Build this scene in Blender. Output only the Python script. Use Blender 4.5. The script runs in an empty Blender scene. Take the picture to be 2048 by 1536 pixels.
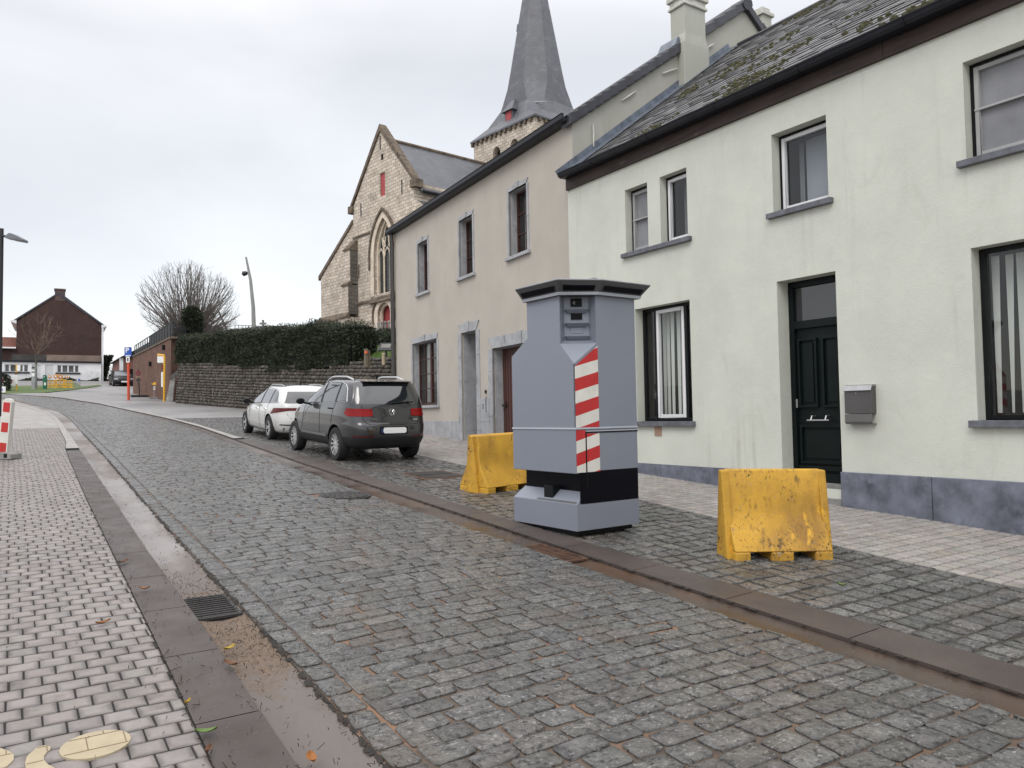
import bpy, math, random
import numpy as np
from mathutils import Vector, Matrix
from mathutils.geometry import tessellate_polygon
from mathutils.bvhtree import BVHTree
C = bpy.context.scene.collection
scene = bpy.context.scene
rnd = random.Random(7)
R = math.radians
# ------------------------------------------------------------------ camera
F, PITCH, ROLL, YAW, EYE = 1537.07, 3.9426e-2, 1.80514e-2, .580137, 1.6
fw = np.array([math.sin(YAW)*math.cos(PITCH), math.cos(YAW)*math.cos(PITCH), math.sin(PITCH)])
rt0 = np.array([math.cos(YAW), -math.sin(YAW), 0.]); up0 = np.cross(rt0, fw)
rt = math.cos(ROLL)*rt0 - math.sin(ROLL)*up0; up = math.sin(ROLL)*rt0 + math.cos(ROLL)*up0
O = np.array([0, 0, EYE])
cam = bpy.data.objects.new('camera', bpy.data.cameras.new('camera')); C.objects.link(cam)
cam.data.sensor_width = 36; cam.data.lens = F/2048*36; cam.data.clip_end = 2000; cam.data.clip_start = .05
m = Matrix.Identity(4)
for i in range(3):
    m[i][0], m[i][1], m[i][2], m[i][3] = rt[i], up[i], -fw[i], O[i]
cam.matrix_world = m; scene.camera = cam
# ------------------------------------------------------------------ sky, sun, exposure
SUN_EL, SUN_AZ = 46, 236      # degrees, azimuth clockwise from +Y
w = bpy.data.worlds.new("World"); scene.world = w; w.use_nodes = True
nt = w.node_tree; nt.nodes.clear()
N = lambda t, **k: nt_new(nt, t, **k)
def nt_new(t, typ, **k):
    n = t.nodes.new(typ)
    for a, b in k.items(): setattr(n, a, b)
    return n
wo = N('ShaderNodeOutputWorld'); bg1 = N('ShaderNodeBackground'); bg2 = N('ShaderNodeBackground'); add = N('ShaderNodeAddShader')
sky = N('ShaderNodeTexSky'); sky.sky_type = 'NISHITA'; sky.sun_disc = False
sky.sun_elevation = R(SUN_EL); sky.sun_rotation = R(SUN_AZ)
nt.links.new(sky.outputs[0], bg1.inputs[0]); bg1.inputs[1].default_value = .05
tc = N('ShaderNodeTexCoord'); sep = N('ShaderNodeSeparateXYZ'); nt.links.new(tc.outputs['Generated'], sep.inputs[0])
mp = N('ShaderNodeMapping'); nt.links.new(tc.outputs['Generated'], mp.inputs[0]); mp.inputs['Scale'].default_value = (1, 1, 2.6); mp.inputs['Location'].default_value = (3.1, .7, .2)
no = N('ShaderNodeTexNoise'); nt.links.new(mp.outputs[0], no.inputs['Vector']); no.inputs['Scale'].default_value = 1.9; no.inputs['Detail'].default_value = 5; no.inputs['Roughness'].default_value = .45; no.inputs['Distortion'].default_value = .3
cr = N('ShaderNodeValToRGB'); nt.links.new(no.outputs[0], cr.inputs[0])
cr.color_ramp.elements[0].position = .36; cr.color_ramp.elements[0].color = (.715, .700, .690, 1)
cr.color_ramp.elements[1].position = .60; cr.color_ramp.elements[1].color = (.875, .855, .835, 1)
# overcast sky: the cloud deck brightens towards the zenith
mr = N('ShaderNodeMapRange'); nt.links.new(sep.outputs[2], mr.inputs[0]); mr.inputs[1].default_value = .42; mr.inputs[2].default_value = .85; mr.inputs[3].default_value = .97; mr.inputs[4].default_value = 2.35
nt.links.new(cr.outputs[0], bg2.inputs[0]); nt.links.new(mr.outputs[0], bg2.inputs[1])
nt.links.new(bg1.outputs[0], add.inputs[0]); nt.links.new(bg2.outputs[0], add.inputs[1]); nt.links.new(add.outputs[0], wo.inputs[0])
sd = bpy.data.lights.new('sun', 'SUN'); sd.energy = 1.0; sd.angle = R(28); sd.color = (1, .965, .91)
so = bpy.data.objects.new('sun', sd); C.objects.link(so)
sdir = Vector((math.sin(R(SUN_AZ))*math.cos(R(SUN_EL)), math.cos(R(SUN_AZ))*math.cos(R(SUN_EL)), math.sin(R(SUN_EL))))
so.rotation_euler = sdir.to_track_quat('Z', 'Y').to_euler(); so.location = (-20, 0, 40)
vs = scene.view_settings; vs.view_transform = 'Standard'; vs.look = 'None'; vs.exposure = 0.0; vs.gamma = 1
scene.cycles.max_bounces = 6; scene.cycles.transparent_max_bounces = 8
# ------------------------------------------------------------------ measured points
def G(y):
    y = min(y, 88.)
    return .0555*y + .0003*max(0., y-35)**2
def ray(x, y): return fw + rt*(x-1024)/F - up*(y-768)/F
def gnd(x, y):
    d = ray(x, y); t = .5
    while t < 300:
        if (O+d*t)[2] <= G((O+d*t)[1]): break
        t *= 1.02
    lo, hi = t/1.02, t
    for _ in range(40):
        mm = (lo+hi)/2; p = O+d*mm
        if p[2] <= G(p[1]): hi = mm
        else: lo = mm
    return O+d*hi
def at(x, y, dep): return O+ray(x, y)*dep
def onp(x, y, p, n):
    d = ray(x, y); return O+d*(((np.array(p)-O)@np.array(n))/(d@np.array(n)))
# ------------------------------------------------------------------ materials
def s(r, g, b): return tuple(((c/255)/12.92 if c/255 <= .04045 else ((c/255+.055)/1.055)**2.4) for c in (r, g, b))
class NT:
    def __init__(self, name):
        self.m = bpy.data.materials.new(name); self.m.use_nodes = True; self.t = self.m.node_tree; self.t.nodes.clear()
        self.out = self.n('ShaderNodeOutputMaterial'); self.p = self.n('ShaderNodeBsdfPrincipled'); self.l(self.p.outputs[0], self.out.inputs[0])
        self.tc = self.n('ShaderNodeTexCoord')
    def n(self, t): return self.t.nodes.new(t)
    def l(self, a, b): self.t.links.new(a, b)
    def noise(self, scale, det=4, rough=.55, vec='Object', stretch=None, dist=0):
        o = self.tc.outputs[vec]
        if stretch:
            q = self.n('ShaderNodeMapping'); q.inputs['Scale'].default_value = stretch; self.l(o, q.inputs[0]); o = q.outputs[0]
        q = self.n('ShaderNodeTexNoise'); q.inputs['Scale'].default_value = scale; q.inputs['Detail'].default_value = det; q.inputs['Roughness'].default_value = rough; q.inputs['Distortion'].default_value = dist
        self.l(o, q.inputs['Vector']); return q.outputs[0]
    def ramp(self, f, a, b, ca=(0, 0, 0), cb=(1, 1, 1)):
        q = self.n('ShaderNodeValToRGB'); self.l(f, q.inputs[0]); e = q.color_ramp.elements
        e[0].position, e[1].position = a, b; e[0].color, e[1].color = (*ca, 1), (*cb, 1); return q.outputs[0]
    def mix(self, f, a, b, mode='MIX'):
        q = self.n('ShaderNodeMix'); q.data_type = 'RGBA'; q.blend_type = mode
        for i, v in ((0, f), (6, a), (7, b)):
            if hasattr(v, 'is_output'): self.l(v, q.inputs[i])
            else: q.inputs[i].default_value = v if i == 0 else (*v, 1)
        return q.outputs[2]
    def bump(self, h, st, dist=.01):
        q = self.n('ShaderNodeBump'); q.inputs['Strength'].default_value = st; q.inputs['Distance'].default_value = dist; self.l(h, q.inputs['Height'])
        if hasattr(self, 'bn'): self.l(self.bn, q.inputs['Normal'])
        self.bn = q.outputs[0]; self.l(self.bn, self.p.inputs['Normal'])
    def fin(self, col, rough=.6, metal=0, spec=.5, coat=0):
        if hasattr(col, 'is_output'): self.l(col, self.p.inputs['Base Color'])
        else: self.p.inputs['Base Color'].default_value = (*col, 1)
        if hasattr(rough, 'is_output'): self.l(rough, self.p.inputs['Roughness'])
        else: self.p.inputs['Roughness'].default_value = rough
        self.p.inputs['Metallic'].default_value = metal; self.p.inputs['Specular IOR Level'].default_value = spec; self.p.inputs['Coat Weight'].default_value = coat
        return self.m
k3 = lambda c, f: tuple(min(1, x*f) for x in c)
def mat(name, col, rough=.6, metal=0, spec=.5, var=.12, vs=3, bump=0, bs=40, bd=.006, tint=False, specks=(), coat=0, stretch=None, rvar=0):
    q = NT(name)
    c = q.mix(q.ramp(q.noise(vs, stretch=stretch), .3, .7), k3(col, 1-var), k3(col, 1+var)) if var else col
    for (sc, scale, lo, hi, st, *mk) in specks:
        fc = q.ramp(q.noise(scale, 6, .6, stretch=st), lo, hi)
        if mk: fc = q.mix(1., fc, q.ramp(q.noise(mk[0], 3), .46, .62), 'MULTIPLY')
        c = q.mix(fc, c, sc)
    if tint:
        a = q.n('ShaderNodeAttribute'); a.attribute_name = 'tint'; c = q.mix(1., c, a.outputs[0], 'MULTIPLY')
    if bump: q.bump(q.noise(bs, 5, .6), bump, bd)
    if rvar: rough = q.ramp(q.noise(vs*1.7, 5), .3, .7, (rough-rvar,)*3, (rough+rvar,)*3)
    return q.fin(c, rough, metal, spec, coat)
def brick(name, c1, c2, mort, bw, bh, ms=.01, rough=.85, bump=.4, bd=.01, warp=.02, wsc=3, specks=(), big=.2, off=.5, bias=0.):
    q = NT(name)
    uv = q.tc.outputs['UV']
    if warp:
        nz = q.n('ShaderNodeTexNoise'); nz.inputs['Scale'].default_value = wsc; q.l(uv, nz.inputs['Vector'])
        v = q.n('ShaderNodeVectorMath'); v.operation = 'MULTIPLY_ADD'; q.l(nz.outputs[1], v.inputs[0]); v.inputs[1].default_value = (warp*2,)*3; q.l(uv, v.inputs[2]); uv = v.outputs[0]
    b = q.n('ShaderNodeTexBrick'); q.l(uv, b.inputs['Vector']); b.offset = off
    b.inputs['Scale'].default_value = 1; b.inputs['Brick Width'].default_value = bw; b.inputs['Row Height'].default_value = bh; b.inputs['Mortar Size'].default_value = ms; b.inputs['Mortar Smooth'].default_value = .3; b.inputs['Bias'].default_value = bias
    b.inputs['Color1'].default_value = (*c1, 1); b.inputs['Color2'].default_value = (*c2, 1); b.inputs['Mortar'].default_value = (*mort, 1)
    c = q.mix(q.ramp(q.noise(.9, 5), .3, .7), k3((1, 1, 1), 1-big), (1, 1, 1)); c = q.mix(1., b.outputs[0], c, 'MULTIPLY')
    for (sc, scale, lo, hi, st) in specks: c = q.mix(q.ramp(q.noise(scale, 6, .6, stretch=st), lo, hi), c, sc)
    inv = q.ramp(b.outputs[1], 0, 1, (1, 1, 1), (0, 0, 0))
    q.bump(inv, bump, bd); q.bump(q.noise(25, 5), bump*.5, .006)
    return q.fin(c, rough)
def glass(name, tint=(.9, .93, .93), f0=.07):
    q = NT(name); t = q.n('ShaderNodeBsdfTransparent'); t.inputs[0].default_value = (*tint, 1); g = q.n('ShaderNodeBsdfGlossy'); g.inputs['Roughness'].default_value = .015
    ge = q.n('ShaderNodeNewGeometry'); dt = q.n('ShaderNodeVectorMath'); dt.operation = 'DOT_PRODUCT'; q.l(ge.outputs['Normal'], dt.inputs[0]); q.l(ge.outputs['Incoming'], dt.inputs[1])
    def mth(op, a, b=None):
        k = q.n('ShaderNodeMath'); k.operation = op
        for i, v in enumerate((a, b)):
            if v is None: continue
            if hasattr(v, 'is_output'): q.l(v, k.inputs[i])
            else: k.inputs[i].default_value = v
        return k.outputs[0]
    fr = q.n('ShaderNodeMapRange'); q.l(mth('POWER', mth('SUBTRACT', 1., mth('ABSOLUTE', dt.outputs['Value'])), 4.), fr.inputs[0]); fr.inputs[3].default_value = f0; fr.inputs[4].default_value = .9
    mx = q.n('ShaderNodeMixShader'); q.l(fr.outputs[0], mx.inputs[0]); q.l(t.outputs[0], mx.inputs[1]); q.l(g.outputs[0], mx.inputs[2]); q.l(mx.outputs[0], q.out.inputs[0]); return q.m
M = {}
def wall_mat(name, col, stain, amount, bumpst):
    q = NT(name)
    c = q.mix(q.ramp(q.noise(1.1, 6, .6), .3, .72), k3(col, .90), k3(col, 1.04))
    c = q.mix(q.ramp(q.noise(2.2, 8, .72, stretch=(1, 1, .45), dist=1.2), .56, .74), c, stain)
    c = q.mix(q.ramp(q.noise(16, 6, .7, stretch=(1, 1, .6)), .64, .80), c, k3(stain, amount))
    st_ = q.mix(1., q.ramp(q.noise(7, 3, .5, stretch=(1, 1, .06)), .56, .74), q.ramp(q.noise(.8, 4), .45, .62), 'MULTIPLY'); c = q.mix(st_, c, k3(stain, .93))
    q.bump(q.noise(55, 6, .7), bumpst, .008); q.bump(q.noise(5, 4), bumpst*.55, .02)
    return q.fin(c, .9, 0, .3)
M['green'] = wall_mat('green_stucco', (.605, .62, .555), (.53, .54, .48), .9, .5)
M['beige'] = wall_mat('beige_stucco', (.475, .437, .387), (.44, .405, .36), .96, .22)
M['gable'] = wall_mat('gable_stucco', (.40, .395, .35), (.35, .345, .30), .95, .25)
M['plinth'] = mat('bluestone_plinth', (.135, .146, .185), .7, var=.38, vs=4.5, specks=[((.055, .06, .08), 3.2, .57, .72, None), ((.24, .25, .29), 14, .62, .8, None)], bump=.25, bs=30)
M['bluestone'] = mat('pale_bluestone', (.36, .368, .385), .65, var=.16, vs=4, specks=[((.16, .17, .20), 7, .56, .74, (1, 1, .35))], bump=.15)
M['bluestone_joint'] = mat('stone_joint', (.10, .10, .11), .9, var=0)
M['sill'] = mat('dark_sill', (.115, .12, .14), .6, var=.3, vs=9, bump=.2)
M['white'] = mat('white_frame', (.72, .72, .74), .35, var=.04)
M['greyframe'] = mat('grey_frame', (.36, .36, .36), .5, var=.1)
M['black'] = mat('black_paint', (.008, .009, .010), .4, var=.2, spec=.2)
M['blackmat'] = mat('black_matt', (.012, .012, .014), .6, var=.2)
M['doorgreen'] = mat('dark_green_door', (.005, .009, .009), .4, spec=.18, var=.15, bump=.05, bs=80)
M['glass'] = glass('window_glass')
M['glassdark'] = mat('dark_glass', (.012, .014, .018), .03, spec=1.0, var=0)
M['room'] = mat('dark_room', (.02, .02, .022), .9, var=.2)
M['curtain'] = mat('curtain', (.66, .66, .62), .9, var=.08, stretch=(8, 8, .3), vs=3)
M['blind'] = mat('grey_blind', (.23, .235, .25), .8, var=.2, vs=2)
M['brownwood'] = mat('brown_fascia', (.035, .02, .016), .65, var=.5, vs=3, stretch=(1, .6, 6), specks=[((.17, .15, .135), 1.6, .62, .78, (1, .8, 1.4))], bump=.3)
M['winbrown'] = mat('brown_window_frame', (.055, .02, .017), .45, var=.2)
M['garage'] = mat('brown_garage_boards', (.085, .033, .026), .55, var=.2, stretch=(12, 12, .5), vs=2, bump=.1)
M['gutter'] = mat('dark_gutter', (.012, .013, .019), .42, spec=.3, var=.3, vs=5)
M['zinc'] = mat('lead_flashing', (.14, .165, .205), .45, metal=.3, var=.35, vs=6)
M['slate'] = mat('roof_slate', (.105, .105, .108), .55, var=.35, vs=5, tint=True, bump=.5, bs=30, specks=[((.19, .19, .18), 13, .6, .75, None)])
M['moss'] = mat('moss', (.052, .050, .020), .95, var=.5, vs=14, bump=.6, bs=60)
M['pantile'] = mat('glazed_grey_tile', (.04, .041, .052), .38, var=.3, vs=4)
M['chimney'] = wall_mat('chimney_render', (.42, .425, .375), (.36, .36, .31), .95, .25)
M['chimcap'] = mat('chimney_cap', (.50, .50, .45), .85, var=.2, vs=8, specks=[((.22, .21, .18), 20, .6, .75, None)], bump=.3)
M['anchor'] = mat('wall_anchor', (.55, .55, .50), .7, var=.2)
LIME = [((.30, .25, .20), 1.6, .56, .74, None), ((.15, .125, .105), 3.2, .62, .74, (1, 1, 1.6)), ((.72, .64, .54), 2.2, .62, .8, None)]
M['church'] = brick('limestone', (.74, .65, .555), (.53, .455, .38), (.36, .30, .25), .50, .245, .018, .9, .9, .04, .085, 1.3, LIME, .28)
M['limesmooth'] = mat('limestone_dressed', (.64, .55, .455), .85, var=.18, vs=2, specks=[((.32, .26, .2), 2.5, .6, .8, None)], bump=.25)
M['limedark'] = mat('weathered_limestone', (.13, .10, .075), .9, var=.5, vs=3, bump=.5, bs=12, bd=.03)
M['buttshade'] = brick('shaded_limestone', (.18, .16, .14), (.14, .125, .11), (.09, .08, .07), .55, .3, .02, .9, .6, .03, .045, 1.6, (), .4)  # darker copy of the church stone: the buttress side's shade put into colour
M['cslate'] = brick('church_slate', (.125, .13, .15), (.105, .11, .128), (.075, .078, .09), .35, .22, .012, .5, .25, .01, .01, 2, [((.19, .195, .205), 1.3, .58, .78, None), ((.07, .068, .05), 2.6, .68, .8, None)], .3)
M['cred'] = mat('red_shutter', (.36, .055, .06), .6, var=.15)
M['leaded'] = brick('leaded_glass', (.03, .036, .034), (.05, .056, .052), (.008, .008, .008), .18, .24, .012, .25, .1, .01, 0)
M['lead'] = mat('pale_lead', (.30, .31, .32), .5, var=.2)
M['brickred'] = brick('brown_brick', (.33, .155, .095), (.20, .09, .06), (.06, .05, .045), .23, .085, .02, .9, .8, .02, .012, 5, [((.12, .09, .08), 1.5, .6, .8, None)], .35)
M['brickdark'] = brick('dark_brick', (.085, .042, .034), (.06, .03, .026), (.05, .036, .032), .22, .075, .01, .9, .3, .01, .006, 5, [((.04, .026, .024), .5, .55, .75, None)], .3)
M['brickfar'] = brick('far_brick', (.26, .12, .09), (.2, .09, .07), (.16, .1, .09), .22, .075, .01)
M['render_grey'] = mat('grey_brown_render', (.22, .165, .135), .9, var=.35, vs=.7, specks=[((.05, .045, .042), .5, .6, .75, (1, 1, .4))])
M['whitewash'] = mat('whitewash', (.76, .765, .78), .85, var=.12, vs=1.2, specks=[((.4, .4, .4), 3, .66, .8, (1, 1, .4))])
M['redtile'] = brick('red_pantile', (.33, .095, .05), (.22, .07, .045), (.08, .03, .025), .25, .33, .05, .8, .8, .04, .01)
M['rubble'] = mat('rubble_stone', (.085, .074, .062), .9, var=.4, vs=6, tint=True, bump=.7, bs=18, bd=.02, specks=[((.19, .185, .16), 9, .62, .8, None), ((.03, .028, .026), 3, .6, .75, None)])
M['rubblebed'] = mat('rubble_mortar', (.03, .027, .024), .95, var=.3)
M['setts'] = mat('granite_setts', (.112, .109, .104), .27, var=.30, vs=16, tint=True, bump=1., bs=34, bd=.02, rvar=.12, specks=[((.030, .030, .032), 26, .52, .64, None), ((.25, .245, .235), 34, .57, .66, (1, 1.6, 1)), ((.18, .175, .165), 5, .60, .75, None), ((.115, .09, .072), 1.1, .55, .75, None)])
M['settbed'] = mat('sandy_joint', (.085, .062, .046), .7, var=.4, vs=2, bump=.5, specks=[((.21, .115, .065), 1.5, .50, .66, None)])
M['settbed2'] = mat('dark_joint', (.045, .040, .034), .85, var=.4, vs=3, bump=.5, specks=[((.09, .075, .055), 4, .6, .75, None)])
M['paver'] = mat('grey_pavers', (.215, .19, .178), .5, var=.18, vs=7, tint=True, bump=.35, bs=45, bd=.008, rvar=.1, specks=[((.125, .108, .102), 5.5, .55, .72, None), ((.27, .26, .25), 3, .6, .8, None), ((.09, .08, .078), 60, .63, .74, None)])
M['paverbed'] = mat('paver_joint', (.030, .027, .025), .9, var=.3)
M['tile'] = mat('footpath_tiles', (.30, .278, .258), .6, var=.14, vs=5, tint=True, bump=.2, bs=50, specks=[((.19, .17, .155), 3.5, .58, .74, None)])
M['kerb'] = mat('brown_concrete_kerb', (.060, .045, .039), .52, var=.22, vs=2.2, bump=.4, bs=110, bd=.004, rvar=.14, specks=[((.30, .27, .25), 110, .655, .72, None), ((.045, .036, .032), 3, .58, .78, None)])
def gutter_mat():
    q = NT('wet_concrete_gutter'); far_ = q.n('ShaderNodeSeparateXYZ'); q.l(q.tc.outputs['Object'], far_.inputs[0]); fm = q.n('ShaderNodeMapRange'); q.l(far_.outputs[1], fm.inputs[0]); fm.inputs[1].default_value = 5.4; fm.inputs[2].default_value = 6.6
    c = q.mix(fm.outputs[0], (.125, .105, .093), q.mix(q.ramp(q.noise(1.6), .3, .7), (.19, .172, .162), (.26, .24, .23)))  # paler beyond the drain: wet reflection put into the colour
    c = q.mix(q.ramp(q.noise(1.0, 5, .6, stretch=(1, .5, 1)), .47, .60), c, (.115, .088, .07))
    sp = q.n('ShaderNodeSeparateXYZ'); q.l(q.tc.outputs['Object'], sp.inputs[0]); rm = q.n('ShaderNodeValToRGB'); mr_ = q.n('ShaderNodeMapRange'); q.l(sp.outputs[1], mr_.inputs[0]); mr_.inputs[1].default_value = 1.; mr_.inputs[2].default_value = 9.; q.l(mr_.outputs[0], rm.inputs[0])
    e = rm.color_ramp.elements; e[0].position = 0; e[0].color = (.30,)*3+(1,); e[1].position = 1; e[1].color = (.0,)*3+(1,)
    for p, v in ((.36, .42), (.44, .80), (.54, .80), (.575, .28), (.60, .2), (.64, .62), (.665, .1)): x = e.new(p); x.color = (v, v, v, 1)
    nz = q.noise(7, 7, .66, stretch=(1, .55, 1), dist=1.0); ad = q.n('ShaderNodeMath'); ad.operation = 'ADD'; q.l(nz, ad.inputs[0]); q.l(rm.outputs[0], ad.inputs[1])
    sm = q.ramp(ad.outputs[0], 1.02, 1.26) if False else None
    m2 = q.n('ShaderNodeMapRange'); q.l(ad.outputs[0], m2.inputs[0]); m2.inputs[1].default_value = .98; m2.inputs[2].default_value = 1.28
    sand = q.mix(q.ramp(q.noise(40, 5), .4, .65), (.165, .115, .08), (.095, .068, .05)); c = q.mix(m2.outputs[0], c, sand)
    c = q.mix(q.ramp(q.noise(60, 5, .6), .66, .73), c, (.06, .05, .042)); q.bump(q.noise(90, 5), .35, .004)
    rg = q.mix(m2.outputs[0], (.42,)*3, (.8,)*3); return q.fin(c, rg)
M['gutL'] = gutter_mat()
M['gutR'] = mat('wet_brown_gutter', (.066, .047, .037), .3, var=.22, vs=1.5, bump=.2, bs=100, bd=.003, rvar=.14, specks=[((.10, .060, .038), .8, .5, .66, None), ((.25, .22, .2), 110, .67, .73, None)])
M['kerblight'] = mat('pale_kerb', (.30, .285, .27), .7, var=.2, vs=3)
M['junction'] = mat('pale_road', (.24, .232, .23), .5, var=.2, vs=.5, rvar=.1, specks=[((.15, .15, .155), .25, .5, .62, None), ((.12, .12, .12), 3, .6, .75, (1, .3, 1))])
M['earth'] = mat('ground_earth', (.20, .19, .18), .9, var=.2, vs=.3)
M['grassm'] = mat('grass', (.075, .115, .03), .9, var=.4, vs=1.2)
M['grassb'] = mat('grass_blade', (.10, .17, .035), .8, var=.3, vs=4, tint=True)
M['hedge'] = mat('hedge_leaf', (.027, .038, .020), .7, var=.3, vs=3, tint=True)
M['hedgecore'] = mat('hedge_inside', (.006, .008, .006), .95, var=.3)
M['bark'] = mat('bare_bark', (.085, .072, .065), .9, var=.3)
M['barkpale'] = mat('pale_bark', (.155, .112, .088), .9, var=.3)
M['iron'] = mat('dark_iron', (.02, .021, .024), .5, var=.2)
M['concrete'] = mat('old_concrete', (.23, .225, .215), .85, var=.35, vs=3, bump=.3)
M['camgrey'] = mat('blue_grey_coating', (.225, .245, .295), .42, metal=.15, var=.03, vs=1.5, bump=.04, bs=260, bd=.002, specks=[((.15, .16, .19), 3.5, .70, .82, None)])
M['camdark'] = mat('dark_grey_coating', (.085, .085, .09), .45, var=.08)
M['camlight'] = mat('pale_grey_edge', (.42, .45, .50), .4, var=.05)
M['camlens'] = mat('black_pane', (.004, .004, .007), .3, spec=.12, var=0)
M['steel'] = mat('brushed_steel', (.42, .42, .43), .35, metal=.9, var=.2, vs=3)
M['galv'] = mat('galvanised_metal', (.33, .33, .34), .5, metal=.5, var=.2)
M['yellow'] = mat('worn_yellow_paint', (.56, .31, .03), .6, var=.14, vs=2.5, bump=.45, bs=22, bd=.012, specks=[((.30, .155, .025), 2.0, .46, .68, (1, 1, .5)), ((.11, .06, .022), 15, .56, .66, (1, 1, .42), 2.6), ((.045, .028, .016), 44, .56, .63, (1, 1, .6), 3.4), ((.25, .235, .20), 24, .62, .66, None, 1.7), ((.66, .36, .03), 9, .60, .68, (1, 1, .5)), ((.12, .07, .02), 5, .66, .78, (1, 1, .25))])
M['yellowclean'] = mat('yellow_paint', (.75, .42, .03), .5, var=.1)
M['rubber'] = mat('rubber', (.018, .018, .019), .8, var=.2)
M['red'] = mat('red_reflective', (.50, .028, .028), .4, var=.1, vs=6)
M['stripew'] = mat('white_reflective', (.66, .65, .60), .4, var=.08, vs=6, specks=[((.24, .2, .16), 26, .71, .77, None)])
M['stripered'] = mat('red_reflective_stripe', (.47, .022, .025), .35, var=.08, vs=6, specks=[((.6, .55, .5), 26, .735, .77, None)])
M['blue'] = mat('sign_blue', (.012, .075, .40), .4, var=.05)
M['signwhite'] = mat('sign_white', (.78, .78, .78), .45, var=.04)
M['orange'] = mat('orange_red_post', (.62, .085, .035), .5, var=.06)
M['signgreen'] = mat('green_post', (.01, .13, .075), .5, var=.1)
M['cream'] = mat('cream_marking', (.40, .335, .225), .65, var=.1, vs=9, bump=.3, bs=70, specks=[((.34, .27, .17), 60, .64, .72, None)])
M['sand'] = mat('wet_sand', (.22, .135, .08), .8, var=.3, vs=8, bump=.5, bs=60, specks=[((.10, .07, .045), 30, .6, .7, None)])
M['twig'] = mat('twig', (.035, .027, .022), .9, var=.3)
M['cast'] = mat('cast_iron', (.038, .035, .033), .55, metal=.4, var=.3, bump=.3)
M['rust'] = mat('rusty_iron', (.12, .065, .042), .6, metal=.3, var=.4, vs=8, bump=.3)
M['hole'] = mat('dark_pit', (.006, .006, .006), 1, var=0)
# ------------------------------------------------------------------ mesh helpers
class MB:
    def __init__(s_): s_.v = []; s_.f = []; s_.mi = []
    def add(s_, vs, fs, mi=0):
        b = len(s_.v); s_.v += [tuple(map(float, p)) for p in vs]; s_.f += [tuple(i+b for i in f) for f in fs]; s_.mi += [mi]*len(fs); return s_
    def hexa(s_, p, mi=0):   # 8 points: bottom 4 (ccw from above), top 4
        return s_.add(p, [(3, 2, 1, 0), (4, 5, 6, 7), (0, 1, 5, 4), (1, 2, 6, 5), (2, 3, 7, 6), (3, 0, 4, 7)], mi)
    def box(s_, x0, x1, y0, y1, z0, z1, mi=0):
        return s_.hexa([(x0, y0, z0), (x1, y0, z0), (x1, y1, z0), (x0, y1, z0), (x0, y0, z1), (x1, y0, z1), (x1, y1, z1), (x0, y1, z1)], mi)
    def fbox(s_, fr, u0, u1, z0, z1, d0, d1, mi=0):   # box in a facade frame, d towards the street
        return s_.hexa([fr(u0, z0, d0), fr(u1, z0, d0), fr(u1, z0, d1), fr(u0, z0, d1), fr(u0, z1, d0), fr(u1, z1, d0), fr(u1, z1, d1), fr(u0, z1, d1)], mi)
    def tube(s_, pts, rad, n=6, cap=True, mi=0):
        P = [np.array(p, float) for p in pts]; rad = rad if hasattr(rad, '__len__') else [rad]*len(P); vs = []; prev = None
        for i, p in enumerate(P):
            t = P[min(i+1, len(P)-1)]-P[max(i-1, 0)]; t = t/(np.linalg.norm(t)+1e-9)
            if prev is None:
                a = np.array([0, 0, 1.]) if abs(t[2]) < .9 else np.array([1., 0, 0]); e1 = np.cross(t, a)
            else: e1 = prev-t*(prev@t)
            e1 = e1/(np.linalg.norm(e1)+1e-9); e2 = np.cross(t, e1); prev = e1
            for k in range(n): a = 2*math.pi*k/n; vs.append(p+rad[i]*(math.cos(a)*e1+math.sin(a)*e2))
        fs = [(i*n+k, i*n+(k+1) % n, (i+1)*n+(k+1) % n, (i+1)*n+k) for i in range(len(P)-1) for k in range(n)]
        if cap: fs += [tuple(range(n-1, -1, -1)), tuple((len(P)-1)*n+k for k in range(n))]
        return s_.add(vs, fs, mi)
    def lathe(s_, prof, c=(0, 0, 0), axis='z', n=24, mi=0, cap=True):   # prof: (radius, height)
        vs = []
        for r, h in prof:
            for k in range(n):
                a = 2*math.pi*k/n; x, y = r*math.cos(a), r*math.sin(a)
                q = {'z': (x, y, h), 'x': (h, x, y), 'y': (y, h, x)}[axis]; vs.append((q[0]+c[0], q[1]+c[1], q[2]+c[2]))
        fs = [(i*n+k, i*n+(k+1) % n, (i+1)*n+(k+1) % n, (i+1)*n+k) for i in range(len(prof)-1) for k in range(n)]
        if cap: fs += [tuple(range(n-1, -1, -1)), tuple((len(prof)-1)*n+k for k in range(n))]
        return s_.add(vs, fs, mi)
    def prism(s_, pts, fn, d0, d1, mi=0):   # 2-D outline (ccw) pushed from d0 to d1 through fn(a,b,d)
        n = len(pts); vs = [fn(a, b, d0) for a, b in pts]+[fn(a, b, d1) for a, b in pts]
        tri = tessellate_polygon([[Vector((a, b, 0)) for a, b in pts]])
        fs = [tuple(t) for t in tri]+[tuple(i+n for i in reversed(t)) for t in tri]+[(i, (i+1) % n, n+(i+1) % n, n+i) for i in range(n)]
        return s_.add(vs, fs, mi)
    def holed(s_, outer, holes, fn, d, mi=0, rmi=None):   # flat wall with openings; holes: (outline, depth)
        loops = [outer]+[h for h, _ in holes]; flat = [p for l in loops for p in l]
        tri = tessellate_polygon([[Vector((a, b, 0)) for a, b in l] for l in loops])
        s_.add([fn(a, b, d) for a, b in flat], [tuple(t) for t in tri], mi)
        for h, dep in holes:
            n = len(h); s_.add([fn(a, b, d) for a, b in h]+[fn(a, b, d-dep) for a, b in h], [(i, (i+1) % n, n+(i+1) % n, n+i) for i in range(n)], mi if rmi is None else rmi)
        return s_
OFF = {}
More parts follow.
